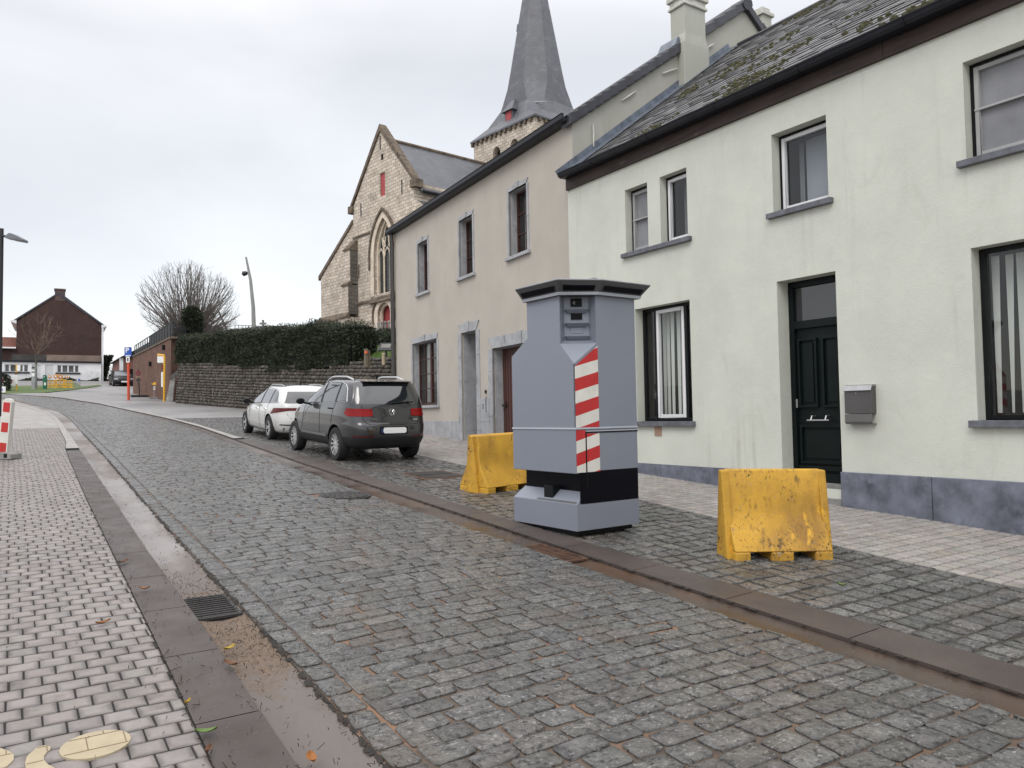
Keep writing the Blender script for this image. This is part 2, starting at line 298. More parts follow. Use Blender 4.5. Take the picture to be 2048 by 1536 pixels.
def auto_uv(me):
    nl = len(me.loops); co = np.empty(len(me.vertices)*3); me.vertices.foreach_get('co', co); co = co.reshape(-1, 3)
    li = np.empty(nl, int); me.loops.foreach_get('vertex_index', li)
    nr = np.empty(len(me.polygons)*3); me.polygons.foreach_get('normal', nr); nr = nr.reshape(-1, 3)
    tot = np.empty(len(me.polygons), int); me.polygons.foreach_get('loop_total', tot); pn = np.repeat(nr, tot, axis=0); p = co[li]
    h = np.hypot(pn[:, 0], pn[:, 1]); flat = h < .25; h = np.maximum(h, 1e-6)
    u = (-pn[:, 1]*p[:, 0]+pn[:, 0]*p[:, 1])/h; v = p[:, 2]/np.maximum(h, .3)
    u = np.where(flat, p[:, 0], u); v = np.where(flat, p[:, 1], v)
    uv = me.uv_layers.new(name='UVMap'); uv.data.foreach_set('uv', np.stack([u, v], 1).ravel())
def build(mb, name, mats, parent=None, smooth=False, bevel=0, local=False, fix=True, seg=2):
    me = bpy.data.meshes.new(name); off = np.array(OFF.get(parent.name, (0, 0, 0))) if (parent and not local) else np.zeros(3)
    me.from_pydata([tuple(np.array(p)-off) for p in mb.v], [], mb.f)
    for q in (mats if isinstance(mats, (list, tuple)) else [mats]): me.materials.append(M[q] if isinstance(q, str) else q)
    me.polygons.foreach_set('material_index', mb.mi)
    if fix:
        import bmesh
        bm = bmesh.new(); bm.from_mesh(me); bmesh.ops.remove_doubles(bm, verts=bm.verts, dist=1e-5); bmesh.ops.recalc_face_normals(bm, faces=bm.faces); bm.to_mesh(me); bm.free()
    auto_uv(me)
    if smooth:
        me.shade_smooth(); me.set_sharp_from_angle(angle=R(smooth if smooth is not True else 40))
    o = bpy.data.objects.new(name, me); C.objects.link(o)
    if parent: o.parent = parent; OFF[o.name] = tuple(off)
    if bevel:
        b = o.modifiers.new('bevel', 'BEVEL'); b.width = bevel; b.segments = seg; b.limit_method = 'ANGLE'; b.angle_limit = R(35)
    return o
def tag(o, label, cat, group=None, kind=None):
    o['label'] = label; o['category'] = cat
    if group: o['group'] = group
    if kind: o['kind'] = kind
    return o
def thing(name, loc, label, cat, group=None, rot=None):
    o = bpy.data.objects.new(name, None); C.objects.link(o); o.location = tuple(map(float, loc)); o.empty_display_size = .2
    OFF[o.name] = tuple(map(float, loc))
    if rot: o.rotation_euler = rot
    return tag(o, label, cat, group)
def struct(o, kind='structure'): o['kind'] = kind; return o
def kids(o): return [c for c in bpy.data.objects if c.parent == o]
def copy_tree(o, parent=None):
    c = o.copy(); C.objects.link(c)
    if parent: c.parent = parent
    for k in kids(o): copy_tree(k, c)
    return c
def text_mesh(body, size, fn, name, mt, parent, local=False, depth=.004, align='CENTER', bold=0):
    cu = bpy.data.curves.new('lettering', 'FONT'); cu.body = body; cu.size = size; cu.align_x = align; cu.align_y = 'CENTER'; cu.offset = bold; cu.extrude = depth
    ob = bpy.data.objects.new('lettering', cu); C.objects.link(ob); dg = bpy.context.evaluated_depsgraph_get(); dg.update()
    me = bpy.data.meshes.new_from_object(ob.evaluated_get(dg)); mb = MB()
    mb.add([fn(v.co.x, v.co.y, v.co.z) for v in me.vertices], [tuple(p.vertices) for p in me.polygons])
    bpy.data.objects.remove(ob); bpy.data.curves.remove(cu); bpy.data.meshes.remove(me)
    return build(mb, name, mt, parent, local=local, fix=False)
def tints(o, arr):
    a = o.data.attributes.new('tint', 'FLOAT_COLOR', 'POINT'); a.data.foreach_set('color', np.asarray(arr, dtype=np.float32).ravel())
def frame(o, ang):   # facade frame: u runs along (sin, cos) of ang, d points to the street side (-X)
    o = np.array(o, float); U = np.array([math.sin(ang), math.cos(ang), 0]); Dn = np.array([-math.cos(ang), math.sin(ang), 0])
    def fn(u, z, d=0.): return o*np.array([1, 1, 0])+U*u+Dn*d+np.array([0, 0, z])
    fn.o, fn.U, fn.D = o, U, Dn
    def inv(x, y, d=0.):
        p = onp(x, y, fn(0, 0, d), Dn); return float((p-o)@U), float(p[2])
    fn.inv = inv
    return fn
# paving blocks: rows along v, blocks along u; every block a small worn dome of its own height and tint
def pave(name, mt, fn, v0, v1, rh, bl, ulim, gap=.012, h=.012, jit=.006, bond=True, lvar=.2, cut=.02, tv=.18, hue=.03, seed=1, dome=.004, cskip=None, hj=.004, parent=None, edge=0., gu=None):
    r = random.Random(seed); V = []; Fc = []; T = []; v = v0; row = 0
    while v < v1:
        rr = rh*(1+lvar*.4*r.uniform(-1, 1)); u0, u1 = ulim(v+rr/2); u = u0-(bl*r.uniform(.1, .9) if bond == 'random' else (bl*.5 if bond and row % 2 else 0))
        while u < u1:
            L = bl*(1+lvar*r.uniform(-1, 1)); a, b = max(u, u0), min(u+L, u1); u += L
            if b-a < bl*.12: continue
            if cskip and cskip((a+b)/2, v+rr/2): continue
            ga = gap if gu is None else gu; a += ga/2; b -= ga/2; c0, c1 = v+gap/2, v+rr-gap/2; j = lambda: r.uniform(-jit, jit)
            q = [(a+j(), c0+j()), (b+j(), c0+j()), (b+j(), c1+j()), (a+j(), c1+j())]
            cx, cy = sum(p[0] for p in q)/4, sum(p[1] for p in q)/4; ring = []
            for k in range(4):
                p, nx, pv = np.array(q[k]), np.array(q[(k+1) % 4]), np.array(q[k-1])
                ring += [p+(pv-p)*min(.3, cut*r.uniform(.5, 1.5)/max(np.linalg.norm(pv-p), .01)), p+(nx-p)*min(.3, cut*r.uniform(.5, 1.5)/max(np.linalg.norm(nx-p), .01))]
            hh = h+r.uniform(-1, 1)*hj; base = len(V); tl = [r.uniform(-1, 1)*hj*.6 for _ in range(2)]
            for sc, z in ((1., -.03), (1., hh*.55), (.93, hh), (.6, hh+dome*.7)):
                for p in ring:
                    x, y = cx+(p[0]-cx)*sc, cy+(p[1]-cy)*sc
                    if sc < 1 and sc > .6: x += r.uniform(-1, 1)*jit*.3; y += r.uniform(-1, 1)*jit*.3
                    V.append(fn(x, y, z+(0 if z < 0 else tl[0]*(x-cx)/bl+tl[1]*(y-cy)/rh)))
            V.append(fn(cx, cy, hh+dome))
            for q3 in range(3):
                for k in range(8): Fc.append((base+q3*8+k, base+q3*8+(k+1) % 8, base+q3*8+8+(k+1) % 8, base+q3*8+8+k))
            for k in range(8): Fc.append((base+24+k, base+24+(k+1) % 8, base+32))
            g = 1+tv*r.gauss(0, 1)*.7; t = (g*(1+hue*r.uniform(-1, 1)), g, g*(1+hue*r.uniform(-1, 1)), 1); ed = [max(.25, 1-edge*r.uniform(.3, 1.3)) for _ in range(8)]
            T += [tuple(c*e for c in t[:3])+(1,) for e in ed]*2+[tuple(c*(1-(1-e)*.75) for c in t[:3])+(1,) for e in ed]+[tuple(c*(1+edge*.10) for c in t[:3])+(1,)]*9
        v += rr; row += 1
    me = bpy.data.meshes.new(name); off = np.array(OFF.get(parent.name, (0, 0, 0))) if parent else np.zeros(3)
    me.from_pydata([tuple(np.array(p)-off) for p in V], [], Fc); me.materials.append(M[mt]); me.shade_smooth(); me.set_sharp_from_angle(angle=R(50))
    o = bpy.data.objects.new(name, me); C.objects.link(o); tints(o, np.clip(T, .3, 2))
    if parent: o.parent = parent
    return o
def strip(name, mt, xl, xr, y0, y1, dz, step=.5, nx=1, prof=None, joint=0):
    mb = MB(); ys = np.arange(y0, y1+step*.5, step); vs = []
    if joint: ys = np.array([v for k in range(int((y1-y0)/joint)) for v in (y0+k*joint+.004, y0+(k+.5)*joint, y0+(k+1)*joint-.004)])
    for y in ys:
        for k in range(nx+1):
            t = k/nx; vs.append((xl(y)*(1-t)+xr(y)*t, y, G(y)+dz+(prof(t) if prof else 0)))
    fs = [(i*(nx+1)+k, i*(nx+1)+k+1, (i+1)*(nx+1)+k+1, (i+1)*(nx+1)+k) for i in range(len(ys)-1) for k in range(nx) if not (joint and i % 3 == 2)]
    mb.add(vs, fs); o = build(mb, name, mt, smooth=30); return struct(o)
def itp(d): ys, xs = zip(*sorted(d.items())); return lambda y: float(np.interp(y, ys, xs))
# ================================================================== GROUND
kLs = itp({-3: .66, 3.3: .71, 4.6: .74, 7.9: .79, 11.2: .84, 16: .94, 19: 1.02, 20.5: 1.12, 24.8: 1.21, 30.4: 1.31, 36.2: 1.27, 41.5: .72, 45: .2, 49.5: -.5, 53.7: -1.3, 57: -2.6, 62: -6})
kLb = itp({-3: .92, 3.2: 1.0, 4.9: 1.04, 7.7: 1.06, 11: 1.12, 16: 1.21, 19.2: 1.27, 28.6: 1.42, 31.7: 1.45, 36.7: 1.37, 41.6: .97, 45: .45, 49.5: -.2, 53.7: -.9, 57: -2.2, 62: -5.6})
rL = itp({-3: 1.26, 3: 1.31, 4.7: 1.34, 7.5: 1.37, 10.9: 1.43, 16: 1.54, 20: 1.61, 31.6: 1.79, 37: 1.73, 41.5: 1.36, 45: .85, 49.5: .26, 53.7: -.43, 57: -1.7, 62: -5})
rR = itp({-3: 4.05, 2.5: 4.1, 6.2: 4.12, 9.2: 4.10, 13: 4.17, 18: 4.33, 24.8: 4.6, 29: 4.55, 33: 4.38, 44.8: 3.68, 52.7: 2.5, 56: 1.6, 62: -1.5})
cK = itp({-3: 4.36, 2: 4.36, 5.2: 4.36, 8: 4.43, 12: 4.47, 14: 4.5, 18: 4.63, 24.8: 4.86, 29: 4.8, 33: 4.63, 44.8: 3.94, 52.7: 2.79, 56: 1.88, 62: -1.2})
bK = itp({-3: 4.75, 2.35: 4.75, 4.5: 4.70, 7.5: 4.69, 10.2: 4.77, 12.4: 4.86, 16.3: 4.95, 21.5: 5.0, 26: 5.1, 34.6: 4.85, 44.8: 4.2, 52.7: 3.05, 56: 2.1, 62: -1})
e1, e2 = gnd(1278, 1001), gnd(928, 931.7)
tB = itp({-3: 6.4, 3: 6.62, 4.64: 6.74, e1[1]: e1[0], e2[1]: e2[0], 20: e2[0]+.25, 27: 8.6})
# one wide ground sheet, its height following the street
mb = MB(); xs = [-160, -60, -20, -8, -4, 0, 4, 9, 14, 25, 60, 200]; ys = list(np.arange(-20, 92, 2.))+[110, 150, 400]
mb.add([(x, y, G(y)-.07-(0 if y < 92 else (y-92)*.02)) for y in ys for x in xs], [(i*len(xs)+k, i*len(xs)+k+1, (i+1)*len(xs)+k+1, (i+1)*len(xs)+k) for i in range(len(ys)-1) for k in range(len(xs)-1)])
struct(build(mb, 'ground', 'earth', smooth=30))
strip('pavement_bed', 'paverbed', lambda y: -6, kLs, -3, 62, -.0065)
struct(pave('pavement', 'paver', lambda u, v, h: (u, v, G(v)+h-.004), -1.5, 26, .134, .145, lambda v: (-4.2, kLs(v)-.004), gap=.009, h=.006, jit=.0015, lvar=.015, cut=.004, tv=.10, hue=.025, seed=3, dome=.0015, hj=.0018, edge=.55))
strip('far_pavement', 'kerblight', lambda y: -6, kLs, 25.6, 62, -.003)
strip('kerb_bed', 'hole', kLs, kLb, -3, 18.8, -.02)
strip('pavement_kerb', 'kerb', kLs, kLb, -3, 18.8, .0, joint=.97)
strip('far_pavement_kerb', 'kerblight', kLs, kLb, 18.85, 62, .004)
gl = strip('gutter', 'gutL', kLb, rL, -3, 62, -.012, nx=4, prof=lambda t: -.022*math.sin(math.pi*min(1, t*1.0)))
CROWN = lambda t: .030*math.sin(math.pi*min(max(t, 0), 1))
strip('road_bed', 'settbed', rL, rR, -3, 62, -.0065, nx=10, prof=CROWN)
def manhole_gap(u, v): return (u-3.72)**2+(v-9.8)**2 < .36**2
RS = lambda v: (rL(v)+.16, rR(v)-.005)
RF = lambda u, v, h: (u, v, G(v)+h-.003+CROWN((u-rL(v))/(rR(v)-rL(v))))
struct(pave('road', 'setts', RF, .8, 30, .146, .222, RS, gap=.015, h=.008, jit=.012, bond=True, lvar=.20, cut=.016, tv=.17, hue=.03, seed=5, dome=.0012, cskip=manhole_gap, hj=.0035, edge=.22))
struct(pave('far_road', 'setts', RF, 30, 61, .155, .25, RS, gap=.016, h=.006, jit=.006, bond=True, lvar=.2, tv=.12, seed=6))
# border course of setts along the left gutter
struct(pave('road_edge_course', 'setts', lambda u, v, h: (rL(u)+v*.155/.14+.004, u, G(u)+h), 0, .139, .14, .205, lambda v: (.8, 45), gap=.016, h=.009, jit=.008, lvar=.2, cut=.016, tv=.16, hue=.03, seed=8, edge=.22, dome=.0015))
strip('right_gutter', 'gutR', rR, cK, -3, 60, -.014, nx=4, prof=lambda t: -.014*math.sin(math.pi*t))
strip('right_kerb_bed', 'hole', lambda y: cK(y)+.012, bK, -3, 19.9, -.005)
strip('kerb', 'kerb', lambda y: cK(y)+.012, bK, -3, 19.9, .022, nx=3, prof=lambda t: -.012*(1-t), joint=.985)
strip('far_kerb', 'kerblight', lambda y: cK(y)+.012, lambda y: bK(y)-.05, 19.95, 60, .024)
mb = MB()   # upstand of the kerb above the gutter
for y in np.arange(-3, 60, .5): mb.add([(cK(y)+.012, y, G(y)-.04), (cK(y+.5)+.012, y+.5, G(y+.5)-.04), (cK(y+.5)+.012, y+.5, G(y+.5)+.011), (cK(y)+.012, y, G(y)+.011)], [(0, 1, 2, 3)])
struct(build(mb, 'kerb_face', 'kerb'))
strip('parking_bed', 'settbed2', bK, tB, -3, 30, .002)
def cover_gap(u, v): return 5.40 < u < 6.22 and 10.75 < v < 11.7
struct(pave('parking_strip', 'setts', lambda u, v, h: (u, v, G(v)+h+.004), 0.8, 30, .195, .165, lambda v: (bK(v)+.005, tB(v)-.005), gap=.024, h=.008, jit=.011, bond='random', lvar=.25, cut=.016, tv=.26, hue=.04, seed=9, dome=.002, edge=.35, cskip=cover_gap, hj=.005))
strip('footpath_bed', 'paverbed', tB, lambda y: 12.6 if y > 12 else 9.6, -3, 27, .0)
struct(pave('footpath', 'tile', lambda u, v, h: (u, v, G(v)+h+.004), -1, 16, .150, .150, lambda v: (tB(v), 9.35 if v < 12 else 9.3+(v-11)*.09), gap=.017, gu=.030, h=.011, jit=.001, edge=.15, bond=False, lvar=0., cut=.003, tv=.09, hue=.04, seed=11, dome=.001, hj=.0015))
struct(pave('far_footpath', 'tile', lambda u, v, h: (u, v, G(v)+h+.004), 16, 27, .16, .24, lambda v: (tB(v), 9.3+(v-11)*.09), gap=.013, h=.008, jit=.002, bond=True, lvar=.1, cut=.004, tv=.16, hue=.05, seed=12, edge=.2))
strip('churchside_road', 'junction', bK, lambda y: 13.5 if y < 47 else (7.7 if y < 62 else 13), 26.9, 62, -.002)
mb = MB()
for y in np.arange(52, 92, 1.):
    a, b = -30, (7.9 if y < 62 else 12)
    mb.add([(a, y, G(y)-.03), (b, y, G(y)-.03), (b, y+1, G(y+1)-.03), (a, y+1, G(y+1)-.03)], [(0, 1, 2, 3)])
struct(build(mb, 'junction_road', 'junction', smooth=30))
# churchyard terrace behind the walls
WA, WB = gnd(790, 840), gnd(358, 806)            # foot line of the rubble wall
wd = (WB-WA); wd[2] = 0; WL = float(np.linalg.norm(wd)); wd = wd/WL; wn = np.array([-wd[1], wd[0], 0])   # wn points to the street
if wn[0] > 0: wn = -wn
def wtop(t): return float(np.interp(t, [0, 2.2, 5, 9, WL], [3.76, 3.80, 3.60, 3.98, 4.72]))
def terr(p, z): return (p[0], p[1], z)
mb = MB(); n = 12; V = []
for i in range(n+1):
    p = WA+wd*(WL*i/n-(.5 if i == 0 else 0)); z = wtop(WL*i/n)-.05
    for k, (dd, dz) in enumerate(((.3, 0), (1., .42), (6, 1.9), (12, 2.9), (22, 4.2), (45, 4.6))):
        q = p-wn*dd; V.append((q[0], q[1], min(z+dz, 8.0) if dd < 12 else z*.35+dz+2.3))
mb.add(V, [(i*6+k, i*6+k+1, (i+1)*6+k+1, (i+1)*6+k) for i in range(n) for k in range(5)]); struct(build(mb, 'churchyard_ground', 'grassm', smooth=40))
# green tufts on the near end of the terrace
r_ = random.Random(4); V = []; Fs = []; T = []
for _ in range(2600):
    t = r_.uniform(-.2, 3.2); dd = .32+1.6*r_.random()**1.6; p = WA+wd*t-wn*dd; z = wtop(t)-.05+np.interp(dd, [.3, 1., 6], [0, .42, 1.9]); a = r_.uniform(0, 6.28); hh = r_.uniform(.05, .13); b = len(V)
    V += [(p[0]-.012*math.cos(a), p[1]-.012*math.sin(a), z), (p[0]+.012*math.cos(a), p[1]+.012*math.sin(a), z), (p[0]+r_.uniform(-.04, .04), p[1]+r_.uniform(-.04, .04), z+hh)]; Fs.append((b, b+1, b+2)); g = r_.uniform(.7, 1.5); T += [(g, g, g, 1)]*3
mb = MB(); mb.add(V, Fs); o = build(mb, 'grass', 'grassb', fix=False); tints(o, T); o['kind'] = 'stuff'; o['label'] = 'short green grass on the bank above the rubble wall'
# far lawn
mb = MB(); LP = [gnd(-60, 786), gnd(0, 787.5), gnd(90, 785.5), gnd(150, 779), gnd(204, 771.5)]
V = []
for p in LP:
    V += [(p[0], p[1], G(p[1])+.01), (p[0]+.3, p[1]+14, G(p[1]+14)+.03)]
mb.add(V, [(2*i, 2*i+2, 2*i+3, 2*i+1) for i in range(len(LP)-1)]); struct(build(mb, 'lawn', 'grassm'))
# ================================================================== GREEN HOUSE
GF = frame((9, 0, 0), 0.)
gx = lambda x, y: GF.inv(x, y)
hz = G(6)
gh = thing('green_house', (9, 6, 0), 'pale green rendered house with mossy slate roof and dark green front door', 'house')
YJ, Y0 = 11.65, -2.0
yA1, yA0 = 10.02, 9.46; yB1, yB0 = 9.16, 8.56; yC1, yC0 = 6.93, 6.06; yD1, yD0 = 4.32, 3.05
ZT, ZB = 5.48, 4.36
yF1, yF0 = 9.84, 8.565; zLT, zLB = 3.365, 1.44
yE1, yE0 = 4.315, 3.0
yd1, yd0, zd1, zd0 = 6.915, 6.0, 3.39, .55
rect = lambda u0, u1, z0, z1: [(u0, z0), (u1, z0), (u1, z1), (u0, z1)]
holes = [(rect(yA0, yA1, ZB, ZT), .16), (rect(yB0, yB1, ZB, ZT), .16), (rect(yC0, yC1, ZB, ZT), .18), (rect(yD0, yD1, ZB, ZT), .16), (rect(yF0, yF1, zLB, zLT), .19), (rect(yE0, yE1, zLB, zLT), .19), (rect(yd0, yd1, zd0, zd1), .30)]
mb = MB().holed(rect(Y0, YJ, -.6, 5.95), holes, GF, 0.)
mb.add([(9, YJ, -.6), (18.6, YJ, -.6), (18.6, YJ, 6.1), (13.81, YJ, 9.85), (9, YJ, 5.95)], [(0, 1, 2, 3, 4)])
mb.add([(9, Y0, -.6), (18.6, Y0, -.6), (18.6, Y0, 6.1), (13.81, Y0, 9.85), (9, Y0, 5.95), (18.6, YJ, -.6), (18.6, YJ, 6.1)], [(0, 1, 2, 3, 4), (1, 5, 6, 2)])
build(mb, 'wall', 'green', gh)
# plinth: two runs of bluestone slabs
mb = MB()
cut = [yd1+.0, 8.0, 9.3, 10.5, YJ-.01]
for a, b in zip(cut, cut[1:]): mb.fbox(GF, a+.003, b-.003, G(a)-.3, .735, 0., .02)
mb.fbox(GF, yd1-.001, yd1+.0, .2, .735, -.3, .0)
build(mb, 'plinth', 'plinth', gh, bevel=.006); mb = MB()
cut = [-1.9, .4, 2.35, 4.83, yd0-.0]
for a, b in zip(cut, cut[1:]): mb.fbox(GF, a+.004, b-.004, G(a)-.3, .785, 0., .05)
build(mb, 'plinth', 'plinth', gh, bevel=.006)
# door step
mb = MB().fbox(GF, yd0+.002, yd1-.002, .1, .60, -.32, -.02).fbox(GF, yd0+.003, yd1-.003, .1, .43, -.02, .045)
build(mb, 'doorstep', 'concrete', gh, bevel=.01)
# front door
dr = MB(); D0 = -.255
zl = .60
dr.fbox(GF, yd0+.002, yd1-.002, zl, zd1-.002, D0-.08, D0-.03)       # leaf backing
for a, b, z0, z1 in ((yd0+.002, yd0+.075, zl, zd1-.002), (yd1-.075, yd1-.002, zl, zd1-.002), (yd0+.075, yd1-.075, zd1-.09, zd1-.002), (yd0+.075, yd1-.075, 2.72, 2.83), (yd0+.075, yd1-.075, zl, zl+.12)): dr.fbox(GF, a, b, z0, z1, D0-.03, D0+.02)
def panel(u0, u1, z0, z1):
    for a, b, c, d in ((u0, u1, z0, z0+.03), (u0, u1, z1-.03, z1), (u0, u0+.03, z0+.03, z1-.03), (u1-.03, u1, z0+.03, z1-.03)): dr.fbox(GF, a, b, c, d, D0-.03, D0+.012)
    dr.fbox(GF, u0+.07, u1-.07, z0+.07, z1-.07, D0-.03, D0-.012)
ym = (yd0+yd1)/2
panel(yd0+.12, ym-.04, 1.62, 2.58); panel(ym+.04, yd1-.12, 1.62, 2.58); panel(yd0+.12, yd1-.12, .85, 1.38)
dr.fbox(GF, yd0+.1, yd1-.1, .76, .82, D0-.03, D0+.03)
door = build(dr, 'door', 'doorgreen', gh, bevel=.004)
build(MB().fbox(GF, yd0+.076, yd1-.076, 2.832, zd1-.092, D0-.025, D0-.02), 'transom_pane', 'glassdark', door)
mb = MB(); mb.tube([GF(ym-.17, 1.445, D0+.075), GF(ym+.17, 1.445, D0+.075)], .011, 8)
for du in (-.11, .11): mb.tube([GF(ym+du, 1.50, D0-.02), GF(ym+du, 1.50, D0+.05), GF(ym+du, 1.447, D0+.075)], .012, 8)
build(mb, 'handle', 'steel', door, smooth=True)
build(MB().fbox(GF, yd1-.11, yd1-.085, 1.62, 1.74, D0+.02, D0+.03), 'lock_plate', 'galv', door)
def gwin(y0, y1, z0, z1, dep, style, sill):
    w_ = MB(); a, b, c, d = y0+.002, y1-.002, z0+.002, z1-.002; fr = .045 if style != 'triple' else .055; B, Fd = -dep-.06, -dep+.015
    for q in ((a, a+fr, c, d), (b-fr, b, c, d), (a+fr, b-fr, c, c+fr), (a+fr, b-fr, d-fr, d)): w_.fbox(GF, *q, B, Fd)
    um1, um2 = (y0+.27, y1-.31) if y1 > 8 else (y0+.30, y1-.52)
    if style == 'triple':
        for u in (um1, um2): w_.fbox(GF, u-.03, u+.03, c+fr, d-fr, B, Fd)
    win = build(w_, 'window', 'black', gh, bevel=.003)
    room = MB().fbox(GF, a, b, c, d, B-.62, B-.60)
    for q in ((a, a+.01, c, d), (b-.01, b, c, d), (a+.01, b-.01, c, c+.01), (a+.01, b-.01, d-.01, d)): room.fbox(GF, *q, B-.59, B-.002)
    build(room, 'reveal_lining', 'room', win)
    def sash(u0, u1, mt, sw, g=True, deep=.01):
        q_ = MB()
        for q in ((u0, u0+sw, c+fr, d-fr), (u1-sw, u1, c+fr, d-fr), (u0+sw, u1-sw, c+fr, c+fr+sw), (u0+sw, u1-sw, d-fr-sw, d-fr)): q_.fbox(GF, *q, Fd-.05, Fd+deep)
        build(q_, 'sash', mt, win, bevel=.004)
        if g: build(MB().add([GF(u0+sw, c+fr+sw, Fd-.03), GF(u1-sw, c+fr+sw, Fd-.03), GF(u1-sw, d-fr-sw, Fd-.03), GF(u0+sw, d-fr-sw, Fd-.03)], [(0, 1, 2, 3)]), 'pane', 'glass', win)
    if style in ('white', 'grey'):
        sash(a+fr, b-fr, 'white' if style == 'white' else 'greyframe', .05, style == 'white')
        if style == 'grey':      # roller blind lowered behind the sash, with a meeting rail
            build(MB().fbox(GF, a+fr+.05, b-fr-.05, c+fr+.05, d-fr-.05, Fd-.045, Fd-.035), 'blind', 'blind', win)
            zm = c+(d-c)*.52; build(MB().fbox(GF, a+fr, b-fr, zm-.012, zm+.012, Fd-.034, Fd+.02), 'rail', 'greyframe', win)
        else:
            build(MB().fbox(GF, b-fr-.13, b-fr-.055, c+fr+.02, d-fr-.02, B-.25, B-.24), 'side_curtain', 'blind', win)
            build(MB().fbox(GF, a+fr+.05, b-fr-.19, c+fr+.13, d-fr-.02, B-.22, B-.21), 'blind', 'curtain2', win)
    else:
        u1_, u2_ = um1+.03, um2-.03
        sash(u1_, u2_, 'white' if y1 > 8 else 'black', .055 if y1 > 8 else .02)
        for q in ((a+fr, u1_-.06), (u2_+.06, b-fr)): build(MB().add([GF(q[0], c+fr, Fd-.03), GF(q[1], c+fr, Fd-.03), GF(q[1], d-fr, Fd-.03), GF(q[0], d-fr, Fd-.03)], [(0, 1, 2, 3)]), 'pane', 'glass', win)
        cu = MB(); x = a+.06; k = 0
        while x < b-.1:                                   # hanging vertical strips, some turned aside
            ww = .085; op = (k % 2 == 0); zz = d-fr-.01; sl = rnd.uniform(.0, .05) if y1 < 8 else rnd.uniform(0, .01); u = x
            pts = [(u, zz), (u+ww, zz), (u+ww-sl*.2, c+fr+.02), (u+sl+.02, c+fr+.02)]
            cu.prism([(p[0], p[1]) for p in pts], lambda p, q2, dd: GF(p, q2, dd), B-.12-.02*(k % 3), B-.115-.02*(k % 3)); x += ww+(.045 if y1 < 8 else .028)*rnd.uniform(.6, 1.5); k += 1
        build(cu, 'curtain', 'curtain', win)
    if sill:
        u0, u1, z, th_ = sill
        build(MB().fbox(GF, u0, u1, z-th_, z, -dep, .075), 'sill', 'sill', win, bevel=.006)
M['curtain2'] = mat('pale_blind', (.34, .36, .40), .9, var=.06)
gwin(yA0, yA1, ZB, ZT, .16, 'grey', (yB0-.08, yA1+.07, ZB, .075))
gwin(yB0, yB1, ZB, ZT, .16, 'white', None)
gwin(yC0, yC1, ZB, ZT, .18, 'white', (yC0-.07, yC1+.08, ZB, .075))
gwin(yD0, yD1, ZB, ZT, .16, 'grey', (yD0-.07, yD1+.08, ZB, .075))
gwin(yF0, yF1, zLB, zLT, .19, 'triple', (yF0-.06, yF1+.08, zLB, .08))
gwin(yE0, yE1, zLB, zLT, .19, 'triple', (yE0-.08, yE1+.07, zLB, .08))
mb = MB().fbox(GF, 9.26, 9.42, 1.20, 1.36, -.02, .012)
for k in range(4): mb.fbox(GF, 9.28, 9.40, 1.225+k*.033, 1.235+k*.033, .012, .018)
build(mb, 'air_vent', mat('tan_vent', (.36, .24, .17), .7), gh)
# fascia, gutter
mb = MB(); cut = [Y0, .6, 2.9, 5.22, YJ+.0]
for a, b in zip(cut, cut[1:]): mb.fbox(GF, a+.002, b-.002, 5.885, 6.15, 0., .05)
build(mb, 'fascia', 'brownwood', gh, bevel=.004)
mb = MB(); prof = [(.06, 6.085), (.215, 6.085), (.26, 6.11), (.275, 6.155), (.29, 6.16), (.29, 6.175), (.235, 6.175), (.225, 6.11), (.06, 6.11)]
mb.prism(prof, lambda d, z, y: GF(y, z, d), Y0, YJ-.04)
for y in np.arange(.5, 11.6, 1.45): mb.prism([(.06, 6.08), (.22, 6.08), (.265, 6.108), (.28, 6.155), (.06, 6.155)], lambda d, z, yy: GF(yy, z, d+.003), y-.02, y+.02)
build(mb, 'gutter', 'gutter', gh)
# slate roof: real overlapping slates
EX, EZ, RX, RZ = 8.80, 6.10, 13.81, 9.86; SL = math.hypot(RX-EX, RZ-EZ); sx, sz = (RX-EX)/SL, (RZ-EZ)/SL
def roofp(y, t, h): return (EX+sx*t-sz*h, y, EZ+sz*t+sx*h)
mb = MB(); mb.add([roofp(Y0, 0, -.02), roofp(YJ, 0, -.02), roofp(YJ, SL, -.02), roofp(Y0, SL, -.02), (18.8, Y0, 6.1), (18.8, YJ, 6.1)], [(0, 1, 2, 3), (3, 2, 5, 4)])
roof = build(mb, 'roof', 'blackmat', gh)
V = []; Fc = []; T = []; rr = random.Random(12); rowh = .185; row = 0; t = 0.
while t < SL-.05:
    y = Y0-(.15 if row % 2 else 0)
    while y < YJ-.22:
        wv = .30; a, b = max(y, Y0)+.004, min(y+wv, YJ-.2)-.004; y += wv
        if b-a < .05: continue
        lift = rr.uniform(.016, .032); sk = rr.uniform(-.008, .008); ln = rowh*1.55; dn = rr.uniform(-.012, .012); i = len(V)
        V += [roofp(a, t+dn+sk, lift), roofp(b, t+dn-sk, lift+rr.uniform(-.004, .004)), roofp(b, min(t+ln, SL), .004), roofp(a, min(t+ln, SL), .004), roofp(a, t+dn+sk, lift-.018), roofp(b, t+dn-sk, lift-.018)]
        Fc += [(i, i+1, i+2, i+3), (i+4, i+5, i+1, i), (i+4, i, i+3), (i+5, i+2, i+1)]; g = 1+.28*rr.gauss(0, 1); T += [(g, g, g*rr.uniform(.97, 1.05), 1)]*6
    t += rowh; row += 1
mb = MB(); mb.add(V, Fc); o = build(mb, 'slates', 'slate', roof, fix=False); tints(o, np.clip(T, .35, 1.9))
mb = MB(); mb.tube([roofp(Y0, SL+.02, .02), roofp(YJ-.2, SL+.02, .02)], 0.05, 8); build(mb, 'ridge', 'pantile', roof, smooth=True)
